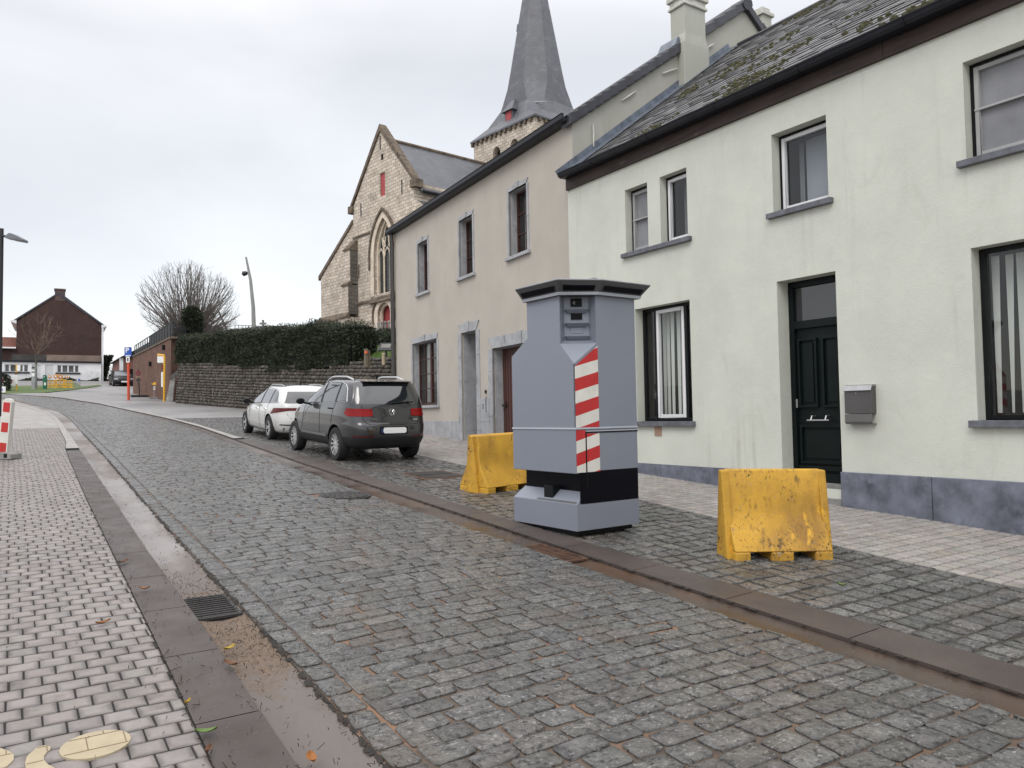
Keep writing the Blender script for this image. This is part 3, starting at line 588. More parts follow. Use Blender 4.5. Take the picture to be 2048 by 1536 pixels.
# moss cushions, gathered in drifts
V = []; Fc = []; rm = random.Random(3); cs = [(rm.uniform(2.5, 10.6), rm.uniform(.15, SL-.2)) for _ in range(46)]
for _ in range(900):
    c = rm.choice(cs); y, t_ = c[0]+rm.gauss(0, .22), c[1]+rm.gauss(0, .14)
    if not (Y0 < y < YJ-.3 and .02 < t_ < SL-.03): continue
    q = rm.uniform(.012, .042); i = len(V); n_ = 6
    for k in range(n_):
        a = 2*math.pi*k/n_; V.append(roofp(y+q*1.5*math.cos(a)*rm.uniform(.7, 1.2), t_+q*math.sin(a)*rm.uniform(.7, 1.2), .012))
    for k in range(n_):
        a = 2*math.pi*k/n_+.5; V.append(roofp(y+q*.9*math.cos(a), t_+q*.6*math.sin(a), .02+q*rm.uniform(.5, .9)))
    V.append(roofp(y, t_, .03+q*.9))
    Fc += [(i+k, i+(k+1) % n_, i+n_+(k+1) % n_, i+n_+k) for k in range(n_)]+[(i+n_+k, i+n_+(k+1) % n_, i+2*n_) for k in range(n_)]
mb = MB(); mb.add(V, Fc); o = build(mb, 'moss', 'moss', roof, fix=False, smooth=70); o['kind'] = 'stuff'
mb = MB()
for k in range(6):
    a, b = SL*k/6+.0, SL*(k+1)/6; mb.add([roofp(YJ-.26, a, .034), roofp(YJ, a, .055), roofp(YJ, b, .055), roofp(YJ-.26, b, .034), roofp(YJ, a, .16), roofp(YJ, b, .16)], [(0, 1, 2, 3), (1, 4, 5, 2)])
build(mb, 'flashing', 'zinc', roof)
# letterbox on the wall
lb = thing('letterbox', GF(5.7, 1.37, 0), 'stainless steel letterbox with newspaper roll holder beside the dark front door', 'letterbox')
l0, l1, lz0, lz1 = 5.50, 5.865, 1.40, 1.885
build(MB().prism([(0.002, lz0+.13), (.105, lz0+.13), (.105, lz1-.06), (.085, lz1-.02), (.002, lz1-.02)], lambda d, z, y: GF(y, z, d), l0, l1), 'body', mat('letterbox_grey', (.13, .125, .125), .4, metal=.6, var=.1), lb, bevel=.004)
build(MB().prism([(0.002, lz1-.018), (.09, lz1-.018), (.122, lz1-.07), (.128, lz1-.066), (.098, lz1-.002), (.06, lz1+.008), (.002, lz1+.008)], lambda d, z, y: GF(y, z, d), l0-.006, l1+.006), 'lid', 'steel', lb, bevel=.003)
build(MB().prism([(.004, lz0), (.09, lz0), (.108, lz0+.03), (.108, lz0+.125), (.1, lz0+.125), (.1, lz0+.035), (.085, lz0+.008), (.004, lz0+.008)], lambda d, z, y: GF(y, z, d), l0+.0, l1), 'newspaper_holder', mat('letterbox_mid', (.2, .195, .19), .4, metal=.6, var=.1), lb)
build(MB().lathe([(.009, 0), (.009, .006)], (9-.112, 5.70, lz1-.10), 'x', 12), 'lock', 'steel', lb)
# ================================================================== BEIGE HOUSE
ANG = .0855
BF = frame((9.15, YJ+.01, 0), ANG)
bi = lambda x, y: BF.inv(x, y)
bh = thing('beige_house', BF(5, .9, 0), 'beige rendered house with bluestone window surrounds and brown window frames', 'house')
BL = 10.2; ET = 7.32
ops = dict(U1=(bi(835.6, 489), bi(856.9, 581)), U2=(bi(918.2, 443), bi(947, 546)), U3=(bi(1017.5, 385.3), bi(1056, 501)), W=(bi(825.5, 688.4), bi(876.2, 809.6)), D=(bi(923, 667), bi(955.8, 871)))
def orect(k):
    (a, b), (c, d) = ops[k]; return (c, a, d, b)      # u0,u1,z0,z1
garL, garK = bi(985, 697.5), bi(1042, 684)
gar = (2*garK[0]-garL[0], garL[0], .35, garL[1])
oD = orect('D'); oD = (oD[0], oD[1], .55, oD[3])
hol = [(rect(*orect(k)), .20) for k in ('U1', 'U2', 'U3', 'W')]+[(rect(*oD), 1.0), (rect(*gar), .27)]
mb = MB().holed(rect(0, BL, .2, ET), hol, BF, 0.)
fl = lambda u, d: BF(u, 0, d)[:2]
BX = lambda u, z, d: BF(u, z, 0)+np.array([-d, 0, 0])
# gable walls, back
DEP = 10.3; RZB = 11.0
for u in (0., BL):
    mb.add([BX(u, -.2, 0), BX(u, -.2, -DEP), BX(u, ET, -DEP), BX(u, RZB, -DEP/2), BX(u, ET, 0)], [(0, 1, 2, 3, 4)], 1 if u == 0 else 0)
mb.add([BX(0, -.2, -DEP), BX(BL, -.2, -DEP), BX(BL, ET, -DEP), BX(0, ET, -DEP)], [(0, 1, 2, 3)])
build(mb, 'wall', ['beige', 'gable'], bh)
# surrounds in bluestone, a little proud of the render
def surround(name, o, w_, zb, key=True, joints=3, splay=.0, lint=None, mt='bluestone'):
    u0, u1, z0, z1 = o; lint = lint or w_; q = MB(); P = .022
    n_ = joints; zs = [zb+(z1-zb)*i/n_ for i in range(n_+1)]
    for a, b in zip(zs, zs[1:]):
        q.fbox(BF, u0-w_, u0, a+.003, b-.003, -.05, P); q.fbox(BF, u1, u1+w_, a+.003, b-.003, -.05, P)
    um = (u0+u1)/2; kw = .085
    for a, b, c, d in ((u0-w_-splay, um-kw, u0, um-kw*.75), (um+kw, u1+w_+splay, um+kw*.75, u1)):
        q.prism([(c, z1), (d, z1), (b, z1+lint), (a, z1+lint)], lambda p, z, dd: BF(p, z, dd), -.05, P)
    if key: q.prism([(um-kw*.72, z1-.0), (um+kw*.72, z1-.0), (um+kw*.92, z1+lint+.035), (um-kw*.92, z1+lint+.035)], lambda p, z, dd: BF(p, z, dd), -.05, P+.022)
    return build(q, name, mt, bh, bevel=.004)
def reveal(o, dep, joints, zb):   # stone lining of the opening
    u0, u1, z0, z1 = o; q = MB(); zs = [zb+(z1-zb)*i/joints for i in range(joints+1)]
    for a, b in zip(zs, zs[1:]):
        q.fbox(BF, u1-.012, u1, a+.003, b-.003, -dep, -.052); q.fbox(BF, u0, u0+.012, a+.003, b-.003, -dep, -.052)
    q.fbox(BF, u0, u1, z1-.012, z1, -dep, -.052); return build(q, 'reveal', 'bluestone', bh)
def bwin(k, nx, nz, mull):
    o = orect(k); u0, u1, z0, z1 = o
    surround('window_surround', o, .075 if k != 'W' else .085, z0, True, 2, .0, .10 if k != 'W' else .15); reveal(o, .19, 2, z0)
    build(MB().fbox(BF, u0-.13, u1+.13, z0-.075, z0, -.19, .075), 'sill', 'bluestone', bh, bevel=.006)
    q = MB(); B, Fd = -.27, -.19; f_ = .055
    for a in ((u0+.012, u0+f_, z0, z1-.012), (u1-f_, u1-.012, z0, z1-.012), (u0+f_, u1-f_, z0, z0+f_+.02), (u0+f_, u1-f_, z1-f_, z1-.012)): q.fbox(BF, *a, B, Fd)
    um = (u0+u1)/2
    if mull: q.fbox(BF, um-.05, um+.05, z0+f_+.02, z1-f_, B, Fd+.012)
    for i in range(1, nz):
        z = z0+f_+(z1-z0-2*f_)*i/nz; q.fbox(BF, u0+f_, u1-f_, z-.014, z+.014, B+.03, Fd-.004)
    for i in range(1, nx):
        if mull and i == nx//2: continue
        u = u0+(u1-u0)*i/nx; q.fbox(BF, u-.014, u+.014, z0+f_+.02, z1-f_, B+.03, Fd-.004)
    w_ = build(q, 'window', 'winbrown', bh, bevel=.003)
    build(MB().add([BF(u0+f_, z0+f_, B+.05), BF(u1-f_, z0+f_, B+.05), BF(u1-f_, z1-f_, B+.05), BF(u0+f_, z1-f_, B+.05)], [(0, 1, 2, 3)]), 'pane', 'glass', w_)
    q = MB(); q.fbox(BF, u0, u1, z0, z1, B-.6, B-.59)
    for a in ((u0, u0+.01, z0, z1), (u1-.01, u1, z0, z1), (u0+.01, u1-.01, z0, z0+.01), (u0+.01, u1-.01, z1-.01, z1)): q.fbox(BF, *a, B-.59, B-.002)
    build(q, 'dark_interior', 'room', w_)
    q = MB()          # parted net curtains
    for a, b in (((u0+.06, u0+.06+.2*(u1-u0)), (u1-.06-.26*(u1-u0), u1-.06)) if k in ('U2', 'U3') else ((u0+.3*(u1-u0), u0+.46*(u1-u0)), (u0+.62*(u1-u0), u1-.07))):
        n_ = 6
        for i in range(n_):
            x0, x1 = a+(b-a)*i/n_, a+(b-a)*(i+1)/n_; q.add([BF(x0, z0+.1, B-.10-.03*(i % 2)), BF(x1, z0+.1, B-.10-.03*((i+1) % 2)), BF(x1, z1-.08, B-.10-.03*((i+1) % 2)), BF(x0, z1-.08, B-.10-.03*(i % 2))], [(0, 1, 2, 3)])
    build(q, 'curtain', 'netcurtain', w_, smooth=60)
M['netcurtain'] = mat('net_curtain', (.34, .33, .32), .9, var=.25, vs=5)
bwin('U1', 2, 3, False); bwin('U2', 2, 3, False); bwin('U3', 2, 3, False); bwin('W', 4, 4, True)
surround('door_surround', oD, .19, .6, True, 5, .0, .23); reveal(oD, .98, 5, .6)
build(MB().fbox(BF, oD[0]+.013, oD[1]-.013, .6, oD[3]-.013, -1.06, -1.0), 'door', 'winbrown', bh)
build(MB().fbox(BF, oD[0]-.0, oD[0]+.34, .5, 1.10, -.98, .02).fbox(BF, oD[0], oD[1], .4, .98, -1., -.4), 'doorstep', 'bluestone', bh, bevel=.008)
surround('garage_surround', gar, .20, .5, True, 5, .0, .26); reveal(gar, .25, 4, .5)
gd = build(MB().fbox(BF, gar[0]+.013, gar[1]-.013, .4, gar[3]-.013, -.35, -.27), 'garage_door', 'garage', bh)
q = MB()
for i in range(1, 22):
    u = gar[0]+(gar[1]-gar[0])*i/22; q.fbox(BF, u-.004, u+.004, .5, gar[3]-.02, -.27, -.266)
build(q, 'board_joint', 'black', gd)
build(MB().fbox(BF, gar[1]-.17, gar[1]-.12, 1.76, 1.9, -.27, -.25).fbox(BF, gar[1]-.2, gar[1]-.05, 1.79, 1.83, -.22, -.20).fbox(BF, gar[1]-.16, gar[1]-.13, 1.79, 1.83, -.25, -.22), 'handle', 'blackmat', gd)
# stone panel with the letter slot and the house number between the two doors
q = MB(); pa, pb = gar[1]+.2, oD[0]-.19
zpt = bi(970, 797)[1]; q.fbox(BF, pa+.003, pb-.003, .55, 1.43, -.04, .012); q.fbox(BF, pa+.003, pb-.003, 1.436, zpt, -.04, .016); build(q, 'stone_panel', 'bluestone', bh, bevel=.003)
um_ = (pa+pb)/2; a = bi(973, 832)
build(MB().fbox(BF, um_-.11, um_-.055, 1.62, 2.05, .016, .022), 'letter_slot_plate', 'lead', bh)
build(MB().fbox(BF, um_-.095, um_-.07, 1.67, 2.0, .022, .024), 'letter_slot', 'black', bh)
text_mesh('2', .16, lambda x, y, z: BF(um_+.08-x, 1.80+y, .018+z), 'house_number', 'blackmat', bh)
build(MB().prism([(um_-.06+.045*math.cos(t), zpt+.16+.045*math.sin(t)) for t in np.arange(0, 6.28, .45)], lambda p, z, dd: BF(p, z, dd), 0, .02), 'doorbell', 'black', bh, smooth=True)
# stone base left of the door
q = MB(); u = oD[1]+.19; k = 0
while u < BL-.05:
    b = min(u+.42, BL); q.fbox(BF, u+.004, b-.004, .4, 1.455, 0., .022); u = b
build(q, 'plinth', 'bluestone', bh, bevel=.004); q = MB()
u = 0.
while u < gar[0]-.21:
    b = min(u+.42, gar[0]-.2); q.fbox(BF, u+.004, b-.004, .3, 1.455, 0., .022); u = b
build(q, 'plinth', 'bluestone', bh, bevel=.004)
q = MB(); prof = [(0., ET-.06), (.19, ET-.06), (.24, ET-.01), (.24, ET+.07), (.255, ET+.085), (.2, ET+.085), (.2, ET+.01), (0., ET+.01)]
q.prism(prof, lambda d, z, u: BF(u, z, d), -.02, BL+.12); build(q, 'gutter', 'gutter', bh)
q = MB(); q.tube([BF(BL-.02, ET-.03, .10), BF(BL-.02, ET-.35, .07), BF(BL-.02, 1.0, .07)], .05, 10)
q.tube([BF(BL+.12, ET-.03, .08), BF(BL+.12, 1.0, .05)], .045, 8)
for z in (1.9, 3.4, 5.2): q.tube([BF(BL-.02, z, .07), BF(BL-.02, z+.05, .07)], .06, 10)
build(q, 'downpipe', mat('dark_downpipe', (.045, .04, .038), .5), bh, smooth=True)
# roof + verge tiles
TH = .16; sl = (RZB-ET)/(DEP/2)
q = MB()
for sgn in (0, 1):
    A = [(-.0, .18, ET+.10-.18*sl*0), (BL+.05, .18, ET+.10)]
    f2 = (lambda u, d, z: BX(u, z, d)) if sgn == 0 else (lambda u, d, z: BX(u, z, -DEP-d))
    q.add([f2(0, .16, ET+.04), f2(BL+.1, .16, ET+.04), f2(BL+.1, -DEP/2, RZB+.12), f2(0, -DEP/2, RZB+.12)], [(0, 1, 2, 3)])
roofb = build(q, 'roof', 'pantile', bh)
def verge(d0, d1, n_, back=False):
    q = MB()
    for i in range(n_):
        a, b = d0+(d1-d0)*i/n_, d0+(d1-d0)*(i+1.12)/n_
        za, zb_ = ET+.0-a*sl if not back else RZB-(-DEP/2-a)*sl, ET-b*sl if not back else RZB-(-DEP/2-b)*sl
        t = .035
        p = [BX(-.10, za-.10+t, a), BX(.22, za-.10+t, a), BX(.22, zb_-.10, b), BX(-.10, zb_-.10, b), BX(-.10, za+.14+t, a), BX(.22, za+.14+t, a), BX(.22, zb_+.12, b), BX(-.10, zb_+.12, b)]
        q.hexa(p)
    return build(q, 'verge_tiles', 'pantile', roofb, bevel=.02)
# chimney position measured on the gable
cY = YJ-.16
cxa = onp(1370, 50, (0, cY, 0), (0, 1, 0)); cxb = onp(1411, 50, (0, cY, 0), (0, 1, 0)); far = onp(1341, 50, (cxa[0], 0, 0), (1, 0, 0)); top = onp(1370, -8, (0, cY, 0), (0, 1, 0))[2]
dch0 = -(cxa[0]-9.15)
verge(.12, dch0-.0, 15); verge(-(cxb[0]-9.15)-.05, -DEP/2, 4); verge(-DEP/2, -DEP-.1, 9, True)
q = MB(); q.tube([BX(-.14, RZB+.02, -DEP/2), BX(.3, RZB+.05, -DEP/2)], .15, 10); q.tube([BX(.3, RZB+.07, -DEP/2), BX(BL+.1, RZB+.07, -DEP/2)], .12, 8); build(q, 'ridge', 'pantile', roofb, smooth=True)
q = MB(); zb_ = ET+(cxa[0]-9.15)*sl; zq = lambda y: onp(1370, y, (0, cY, 0), (0, 1, 0))[2]
zs1, zs0, top = zq(63), zq(84), zq(-3); g_ = .07
q.box(cxa[0], cxb[0], cY, far[1], zs1, top-.12)
q.hexa([(cxa[0]-g_, cY-.02, zb_-1.6), (cxb[0]+g_, cY-.02, zb_-1.6), (cxb[0]+g_, far[1]+g_, zb_-1.6), (cxa[0]-g_, far[1]+g_, zb_-1.6), (cxa[0]-g_, cY-.02, zs0), (cxb[0]+g_, cY-.02, zs0), (cxb[0]+g_, far[1]+g_, zs0), (cxa[0]-g_, far[1]+g_, zs0)])
q.hexa([(cxa[0]-g_, cY-.02, zs0), (cxb[0]+g_, cY-.02, zs0), (cxb[0]+g_, far[1]+g_, zs0), (cxa[0]-g_, far[1]+g_, zs0), (cxa[0], cY, zs1), (cxb[0], cY, zs1), (cxb[0], far[1], zs1), (cxa[0], far[1], zs1)])
ch = build(q, 'chimney', 'chimney', roofb, bevel=.012)
q = MB(); q.box(cxa[0]-.04, cxb[0]+.04, cY-.04, far[1]+.04, top-.12, top-.06); q.box(cxa[0]-.01, cxb[0]+.01, cY-.01, far[1]+.01, top-.06, top+.06); q.box(cxa[0]-.06, cxb[0]+.06, cY-.06, far[1]+.06, top+.06, top+.16)
build(q, 'cap', 'chimcap', ch, bevel=.012)
q = MB(); q.hexa([(cxa[0]-g_-.16, cY+.1, zb_+.0), (cxa[0]-g_, cY+.1, zb_+.0), (cxa[0]-g_, far[1]+.2, zb_), (cxa[0]-g_-.16, far[1]+.2, zb_), (cxa[0]-g_-.05, cY+.1, zb_+.22), (cxa[0]-g_, cY+.1, zb_+.22), (cxa[0]-g_, far[1]+.2, zb_+.22), (cxa[0]-g_-.05, far[1]+.2, zb_+.22)]); build(q, 'flashing', 'zinc', ch)
# second chimney behind the ridge
c2 = onp(1526, 60, (0, 13.2, 0), (0, 1, 0)); c2b = onp(1543, 40, (0, 13.2, 0), (0, 1, 0)); t2 = onp(1526, 20, (0, 13.2, 0), (0, 1, 0))[2]; hw = c2b[0]-c2[0]
q = MB(); q.box(c2[0], c2[0]+hw, 13.2, 13.2+.75, 8.6, t2-.12); ch2 = build(q, 'chimney', 'chimney', roofb, bevel=.01)
q = MB(); q.box(c2[0]-.06, c2[0]+hw+.06, 13.14, 14.01, t2-.12, t2-.02); q.box(c2[0]+.02, c2[0]+hw-.02, 13.22, 13.93, t2-.02, t2+.12); build(q, 'cap', 'chimcap', ch2, bevel=.012)
# wall anchors on the gable
def gY(x, y): return onp(x, y, (0, YJ-.02, 0), (0, 1, 0))
for (x0, y0, x1, y1) in ((1186, 248, 1187, 293), (1244, 201, 1272, 182), (1325, 147, 1355, 137), (1412, 97, 1427, 88)):
    a, b = gY(x0, y0), gY(x1, y1); q = MB(); q.tube([a, (a+b)/2+np.array([0, -.015, 0]), b], [.012, .022, .012], 6); build(q, 'wall_anchor', 'anchor', bh)
# ================================================================== CHURCH
TH_ = R(7.5)
oc = at(766, 660, 55)
CF = frame(oc, -TH_)      # u away to the left, d to the street
chu = thing('church', CF(0, 8, 0), 'old limestone church with steep slate roof and tall grey spire', 'church')
def arch(u, w_, z0, zs, zt, n_=10, pointed=True):     # outline ccw: up the right side, over, down
    pts = [(u-w_, z0), (u+w_, z0)]
    if pointed:
        hgt = zt-zs; rr_ = (w_*w_+hgt*hgt)/(2*w_)
        a1 = math.asin(hgt/rr_)
        for i in range(n_+1): a = a1*i/n_; pts.append((u+w_-rr_+rr_*math.cos(a), zs+rr_*math.sin(a)))
        for i in range(n_-1, -1, -1): a = a1*i/n_; pts.append((u-w_+rr_-rr_*math.cos(a), zs+rr_*math.sin(a)))
    else:
        for i in range(2*n_+1): a = math.pi*i/(2*n_); pts.append((u+w_*math.cos(a), zs+(zt-zs)*math.sin(a)))
    return pts
UC = -.18
wz0, wzs, wzt, ww_ = 10.45, 13.3, 15.9, 1.32
WIN = arch(UC, ww_, wz0, wzs, wzt); DOOR = arch(UC, .86, 6.9, 8.95, 9.75, pointed=False)
PZ = 6.4
nave = [(-4.2, PZ), (4.15, PZ), (4.15, 17.5), (0, 22.3), (-4.2, 17.5)]
RW = rect(-.50, .22, 17.45, 19.15)
mb = MB().holed(nave, [(WIN, .5), (DOOR, .65), (RW, .2)], CF, 0.)
mb.add([CF(4.15, PZ, .0), CF(9.5, PZ, 0), CF(9.5, 13.0, 0), CF(4.15, 16.4, 0)], [(0, 1, 2, 3)]); mb.add([CF(-9.5, PZ, .0), CF(-4.2, PZ, 0), CF(-4.2, 16.4, 0), CF(-9.5, 13., 0)], [(0, 1, 2, 3)])
for u in (4.15, -4.2): mb.add([CF(u, 13, 0), CF(u, 13, -11.6), CF(u, 17.3, -11.6), CF(u, 17.5, 0)], [(0, 1, 2, 3)])
for u in (9.5, -9.5): mb.add([CF(u, PZ, 0), CF(u, PZ, -16), CF(u, 12.9, -16), CF(u, 13, 0)], [(0, 1, 2, 3)])
build(mb, 'wall', 'church', chu)
def ring(out, inner, d0, d1, name, mt):
    q = MB(); n_ = len(out); V = []
    for p, i_ in zip(out, inner): V += [CF(p[0], p[1], d1), CF(i_[0], i_[1], d1), CF(p[0], p[1], d0), CF(i_[0], i_[1], d0)]
    for k in range(1, n_):
        a, b = k*4, ((k+1) % n_)*4
        q.add([V[a], V[b], V[b+1], V[a+1], V[a+2], V[b+2], V[b+3], V[a+3]], [(0, 1, 2, 3), (4, 5, 1, 0), (3, 2, 6, 7)])
    return build(q, name, mt, chu, smooth=30)
ring(arch(UC, ww_+.42, wz0-.1, wzs, wzt+.5), arch(UC, ww_-.0, wz0-.1, wzs, wzt), -.1, .05, 'window_surround', 'limesmooth')
ring(arch(UC, ww_+.58, wz0+1.9, wzs, wzt+.72), arch(UC, ww_+.42, wz0+1.9, wzs, wzt+.5), -.05, .16, 'hood_mould', 'limedark')
ring(arch(UC, ww_, wz0, wzs, wzt), arch(UC, ww_-.2, wz0, wzs, wzt-.25), -.42, -.22, 'window_frame', 'limesmooth')
ring(arch(UC, 1.35, 6.9, 8.95, 10.1, pointed=False), arch(UC, .86, 6.9, 8.95, 9.75, pointed=False), -.1, .04, 'door_surround', 'limesmooth')
ring(arch(UC, 1.5, 8.4, 8.95, 10.25, pointed=False), arch(UC, 1.37, 8.4, 8.95, 10.1, pointed=False), -.05, .14, 'hood_mould', 'limedark')
ring(arch(UC, .86, 6.9, 8.95, 9.75, pointed=False), arch(UC, .70, 6.9, 8.95, 9.56, pointed=False), -.35, -.2, 'door_order', 'limesmooth')
build(MB().prism(arch(UC, .84, 6.9, 8.95, 9.73, pointed=False), CF, -.62, -.5), 'door', 'cred', chu)
build(MB().prism(arch(UC, ww_-.02, wz0, wzs, wzt-.02), CF, -.50, -.40), 'window', 'leaded', chu)
q = MB()
for k in (-1, 1):
    u = UC+k*.42; q.tube([CF(u, wz0, -.32), CF(u, wzs+.35, -.32)], .07, 6)
    for s2 in (-1, 1): q.tube([CF(u+s2*(.42*math.sin(t*1.25))*.5*(1 if k*s2 < 0 else 1.0), wzs+.3+t*.9, -.32) for t in np.linspace(0, 1.1, 6)], .055, 5)
for u in (UC-.84, UC, UC+.84):
    for s2 in (-1, 1): q.tube([CF(u+s2*.36, wzs-.15, -.33), CF(u+s2*.27, wzs+.2, -.33), CF(u, wzs+.5, -.33)], .05, 5)
for k in (-1, 1): q.tube([CF(UC+k*.2, wzs+.55, -.32), CF(UC+k*.5, wzs+1.1, -.32), CF(UC+k*.28, wzs+1.75, -.32), CF(UC, wzs+2.15, -.32)], .05, 5)
build(q, 'tracery', 'limesmooth', chu)
build(MB().prism([(0, wz0-.62), (.24, wz0-.62), (.20, wz0-.5), (-.1, wz0-.02), (-.45, wz0+.02), (-.45, wz0-.62)], lambda d, z, u: CF(u, z, d), UC-ww_-.5, UC+ww_+.5), 'window_sill', 'limedark', chu)
build(MB().prism([(-.05, 10.05), (.12, 10.0), (.12, 10.1), (-.05, 10.28)], lambda d, z, u: CF(u, z, d), -4.2, 4.15), 'string_course', 'limedark', chu)
build(MB().prism([(-.05, 15.1), (.10, 15.1), (.10, 15.18), (-.05, 15.3)], lambda d, z, u: CF(u, z, d), 1.65, 4.15), 'string_course', 'limedark', chu)
build(MB().prism([(-.05, 9.75), (.30, 9.25), (.30, 9.1), (-.05, 9.1)], lambda d, z, u: CF(u, z, d), 4.6, 9.9), 'base_course', 'limedark', chu)
build(MB().fbox(CF, 4.6, 9.6, PZ, 9.12, -.3, .22), 'base_wall', 'church', chu)
build(MB().fbox(CF, -.48, .20, 17.47, 19.13, -.18, -.1), 'red_shutter', 'cred', chu)
build(MB().fbox(CF, -.30, -.05, 20.1, 20.5, -.02, .03), 'putlog_hole', 'hole', chu)
q = MB()
for u, z in ((.05, 20.9), (2.9, 16.6), (-2.75, 17.0), (3.3, 12.0)): q.tube([CF(u, z, .03), CF(u, z+1.0, .03)], .04, 5)
build(q, 'iron_tie', 'iron', chu)
# buttress in two stages with weathered offsets
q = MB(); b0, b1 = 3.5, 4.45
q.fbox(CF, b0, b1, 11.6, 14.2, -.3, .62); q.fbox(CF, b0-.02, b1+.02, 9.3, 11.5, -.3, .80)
build(q, 'buttress', 'buttshade', chu)  # body takes the shaded stone colour, seen on its side face
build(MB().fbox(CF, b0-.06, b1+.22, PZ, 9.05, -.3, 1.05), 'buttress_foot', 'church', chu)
build(MB().fbox(CF, b0+.05, b1+.012, 9.3, 11.45, .55, .815).fbox(CF, b0+.05, b1+.01, 11.6, 14.15, .45, .635), 'buttress_lit_front', 'church', chu)  # thin skin in the normal stone colour for the lit front
q = MB()
for a, b, z0, z1, d0, d1 in ((b0, b1, 14.2, 15.1, -.1, .72), (b0, b1, 11.5, 11.85, .55, .9), (b0-.05, b1+.2, 9.05, 9.5, .75, 1.15)): q.prism([(d0, z1), (d1, z0+.05), (d1, z0-.06), (d0, z0-.06)], lambda d, z, u: CF(u, z, d), a-.05, b+.06)
build(q, 'weathering', 'limedark', chu)
# coping stones of the gable and aisle
q = MB()
for sg in (1, -1):
    q.prism([(sg*4.35, 17.45), (sg*4.35, 17.75), (0, 22.75), (0, 22.25)], lambda u, z, d: CF(u, z, d), -.45, .12)
    q.fbox(CF, sg*4.3-.3, sg*4.3+.3, 17.1, 17.65, -.5, .2)
q.prism([(9.75, 12.75), (9.75, 13.1), (4.15, 16.6), (4.15, 16.3)], lambda u, z, d: CF(u, z, d), -.4, .1)
build(q, 'coping', 'limedark', chu)
q = MB()
for sg in (1, -1):
    e = 4.5*sg
    q.add([CF(e, 16.9, -.44), CF(0, 21.7, -.44), CF(0, 21.7, -13), CF(e, 16.9, -13)], [(0, 1, 2, 3)])
    q.add([CF(9.7*sg, 12.85, -.3), CF(4.1*sg, 16.35, -.3), CF(4.1*sg, 16.35, -16), CF(9.7*sg, 12.85, -16)], [(0, 1, 2, 3)])
rf = build(q, 'roof', 'cslate', chu)
q = MB(); q.tube([CF(0, 21.75, -.4), CF(0, 21.75, -13)], .14, 6); build(q, 'ridge', 'limedark', rf)
q = MB(); q.tube([CF(-4.62, 16.85, -.5), CF(-4.62, 16.85, -13)], .13, 8); build(q, 'gutter', 'gutter', rf)
# tower
T0, TW, TE = 11.6, 3.9, 25.05
tw = [( TW, 0), (-TW, 0), (-TW, -2*TW), (TW, -2*TW)]
zb1 = CF.inv(992.6, 291, -T0); zb2 = CF.inv(1028, 278, -T0); bz = min(zb1[1], zb2[1])-1.35
q = MB()
bell = lambda u: arch(u, .50, bz, bz+.75, bz+1.35, 5, False)
TF = lambda u, z, d: CF(u, z, d-T0)
q.holed([(-TW, PZ), (TW, PZ), (TW, TE), (-TW, TE)], [(bell(zb1[0]), .5), (bell(zb2[0]), .5)], TF, 0.)
SF = lambda v, z, d: CF(-TW-d, z, -T0-TW-v)     # side towards the village street
q.holed([(-TW, PZ), (TW, PZ), (TW, TE), (-TW, TE)], [(bell(.9), .5), (bell(-.9), .5)], SF, 0.)
q.add([CF(TW, PZ, -T0), CF(TW, TE, -T0), CF(TW, TE, -T0-2*TW), CF(TW, PZ, -T0-2*TW)], [(0, 1, 2, 3)]); q.add([CF(-TW, PZ, -T0-2*TW), CF(TW, PZ, -T0-2*TW), CF(TW, TE, -T0-2*TW), CF(-TW, TE, -T0-2*TW)], [(0, 1, 2, 3)])
tower = build(q, 'tower', 'church', chu)
q = MB(); q.fbox(TF, -TW+.1, TW-.1, bz-.2, bz+1.6, -.52, -.5); q.fbox(SF, -TW+.1, TW-.1, bz-.2, bz+1.6, -.52, -.5); build(q, 'bell_opening', 'hole', tower)
q = MB()
for F_ in (TF, SF):
    for u in np.arange(-TW+.3, TW, .62): q.fbox(F_, u, u+.22, TE-.42, TE-.12, -.05, .2)
build(q, 'corbel', 'limedark', tower)
q = MB()
for u in (2.6, -2.9): q.tube([TF(u, 21.4, .04), TF(u, 22.9, .04)], .05, 5)
build(q, 'iron_tie', 'iron', tower)
def oct_ring(sq, oc_, z, t):       # blend of a square (t=0) and an octagon (t=1), centred on the tower
    out = []
    for k in range(8):
        a = math.pi/8+k*math.pi/4; ox, oy = oc_/math.cos(math.pi/8)*math.cos(a), oc_/math.cos(math.pi/8)*math.sin(a)
        cx, cy = sq*(1 if math.cos(a) > 0 else -1), sq*(1 if math.sin(a) > 0 else -1)
        # square corner, slid a little along its side
        x, y = cx*(1-t)+ox*t, cy*(1-t)+oy*t; out.append(CF(x, z, -T0-TW+y))
    return out
q = MB(); rings = [oct_ring(TW+.22, 0, TE-.14, 0), oct_ring(TW+.22, 0, TE+.02, 0), oct_ring(TW-.55, 2.9, TE+1.0, .28), oct_ring(TW-1.15, 2.62, TE+2.3, .66), oct_ring(2.5, 2.42, TE+4.0, .96), oct_ring(2.3, 2.2, TE+5.4, 1), oct_ring(.1, .05, TE+18.2, 1)]
V = [p for r_2 in rings for p in r_2]; q.add(V, [(i*8+k, i*8+(k+1) % 8, (i+1)*8+(k+1) % 8, (i+1)*8+k) for i in range(len(rings)-1) for k in range(8)]); q.add(rings[0], [tuple(range(8))])
sp = build(q, 'spire', 'cslate', tower, fix=True)
q = MB(); q.tube([CF(-2.0+.0, TE+4.3, -T0-TW+2.62), CF(-.3, TE+4.3, -T0-TW+2.62)], .05, 5); 
dl, dr_ = onp(1047, 204, CF(0, 0, -T0-TW+2.45), CF.D), onp(1092, 204, CF(0, 0, -T0-TW+2.45), CF.D)
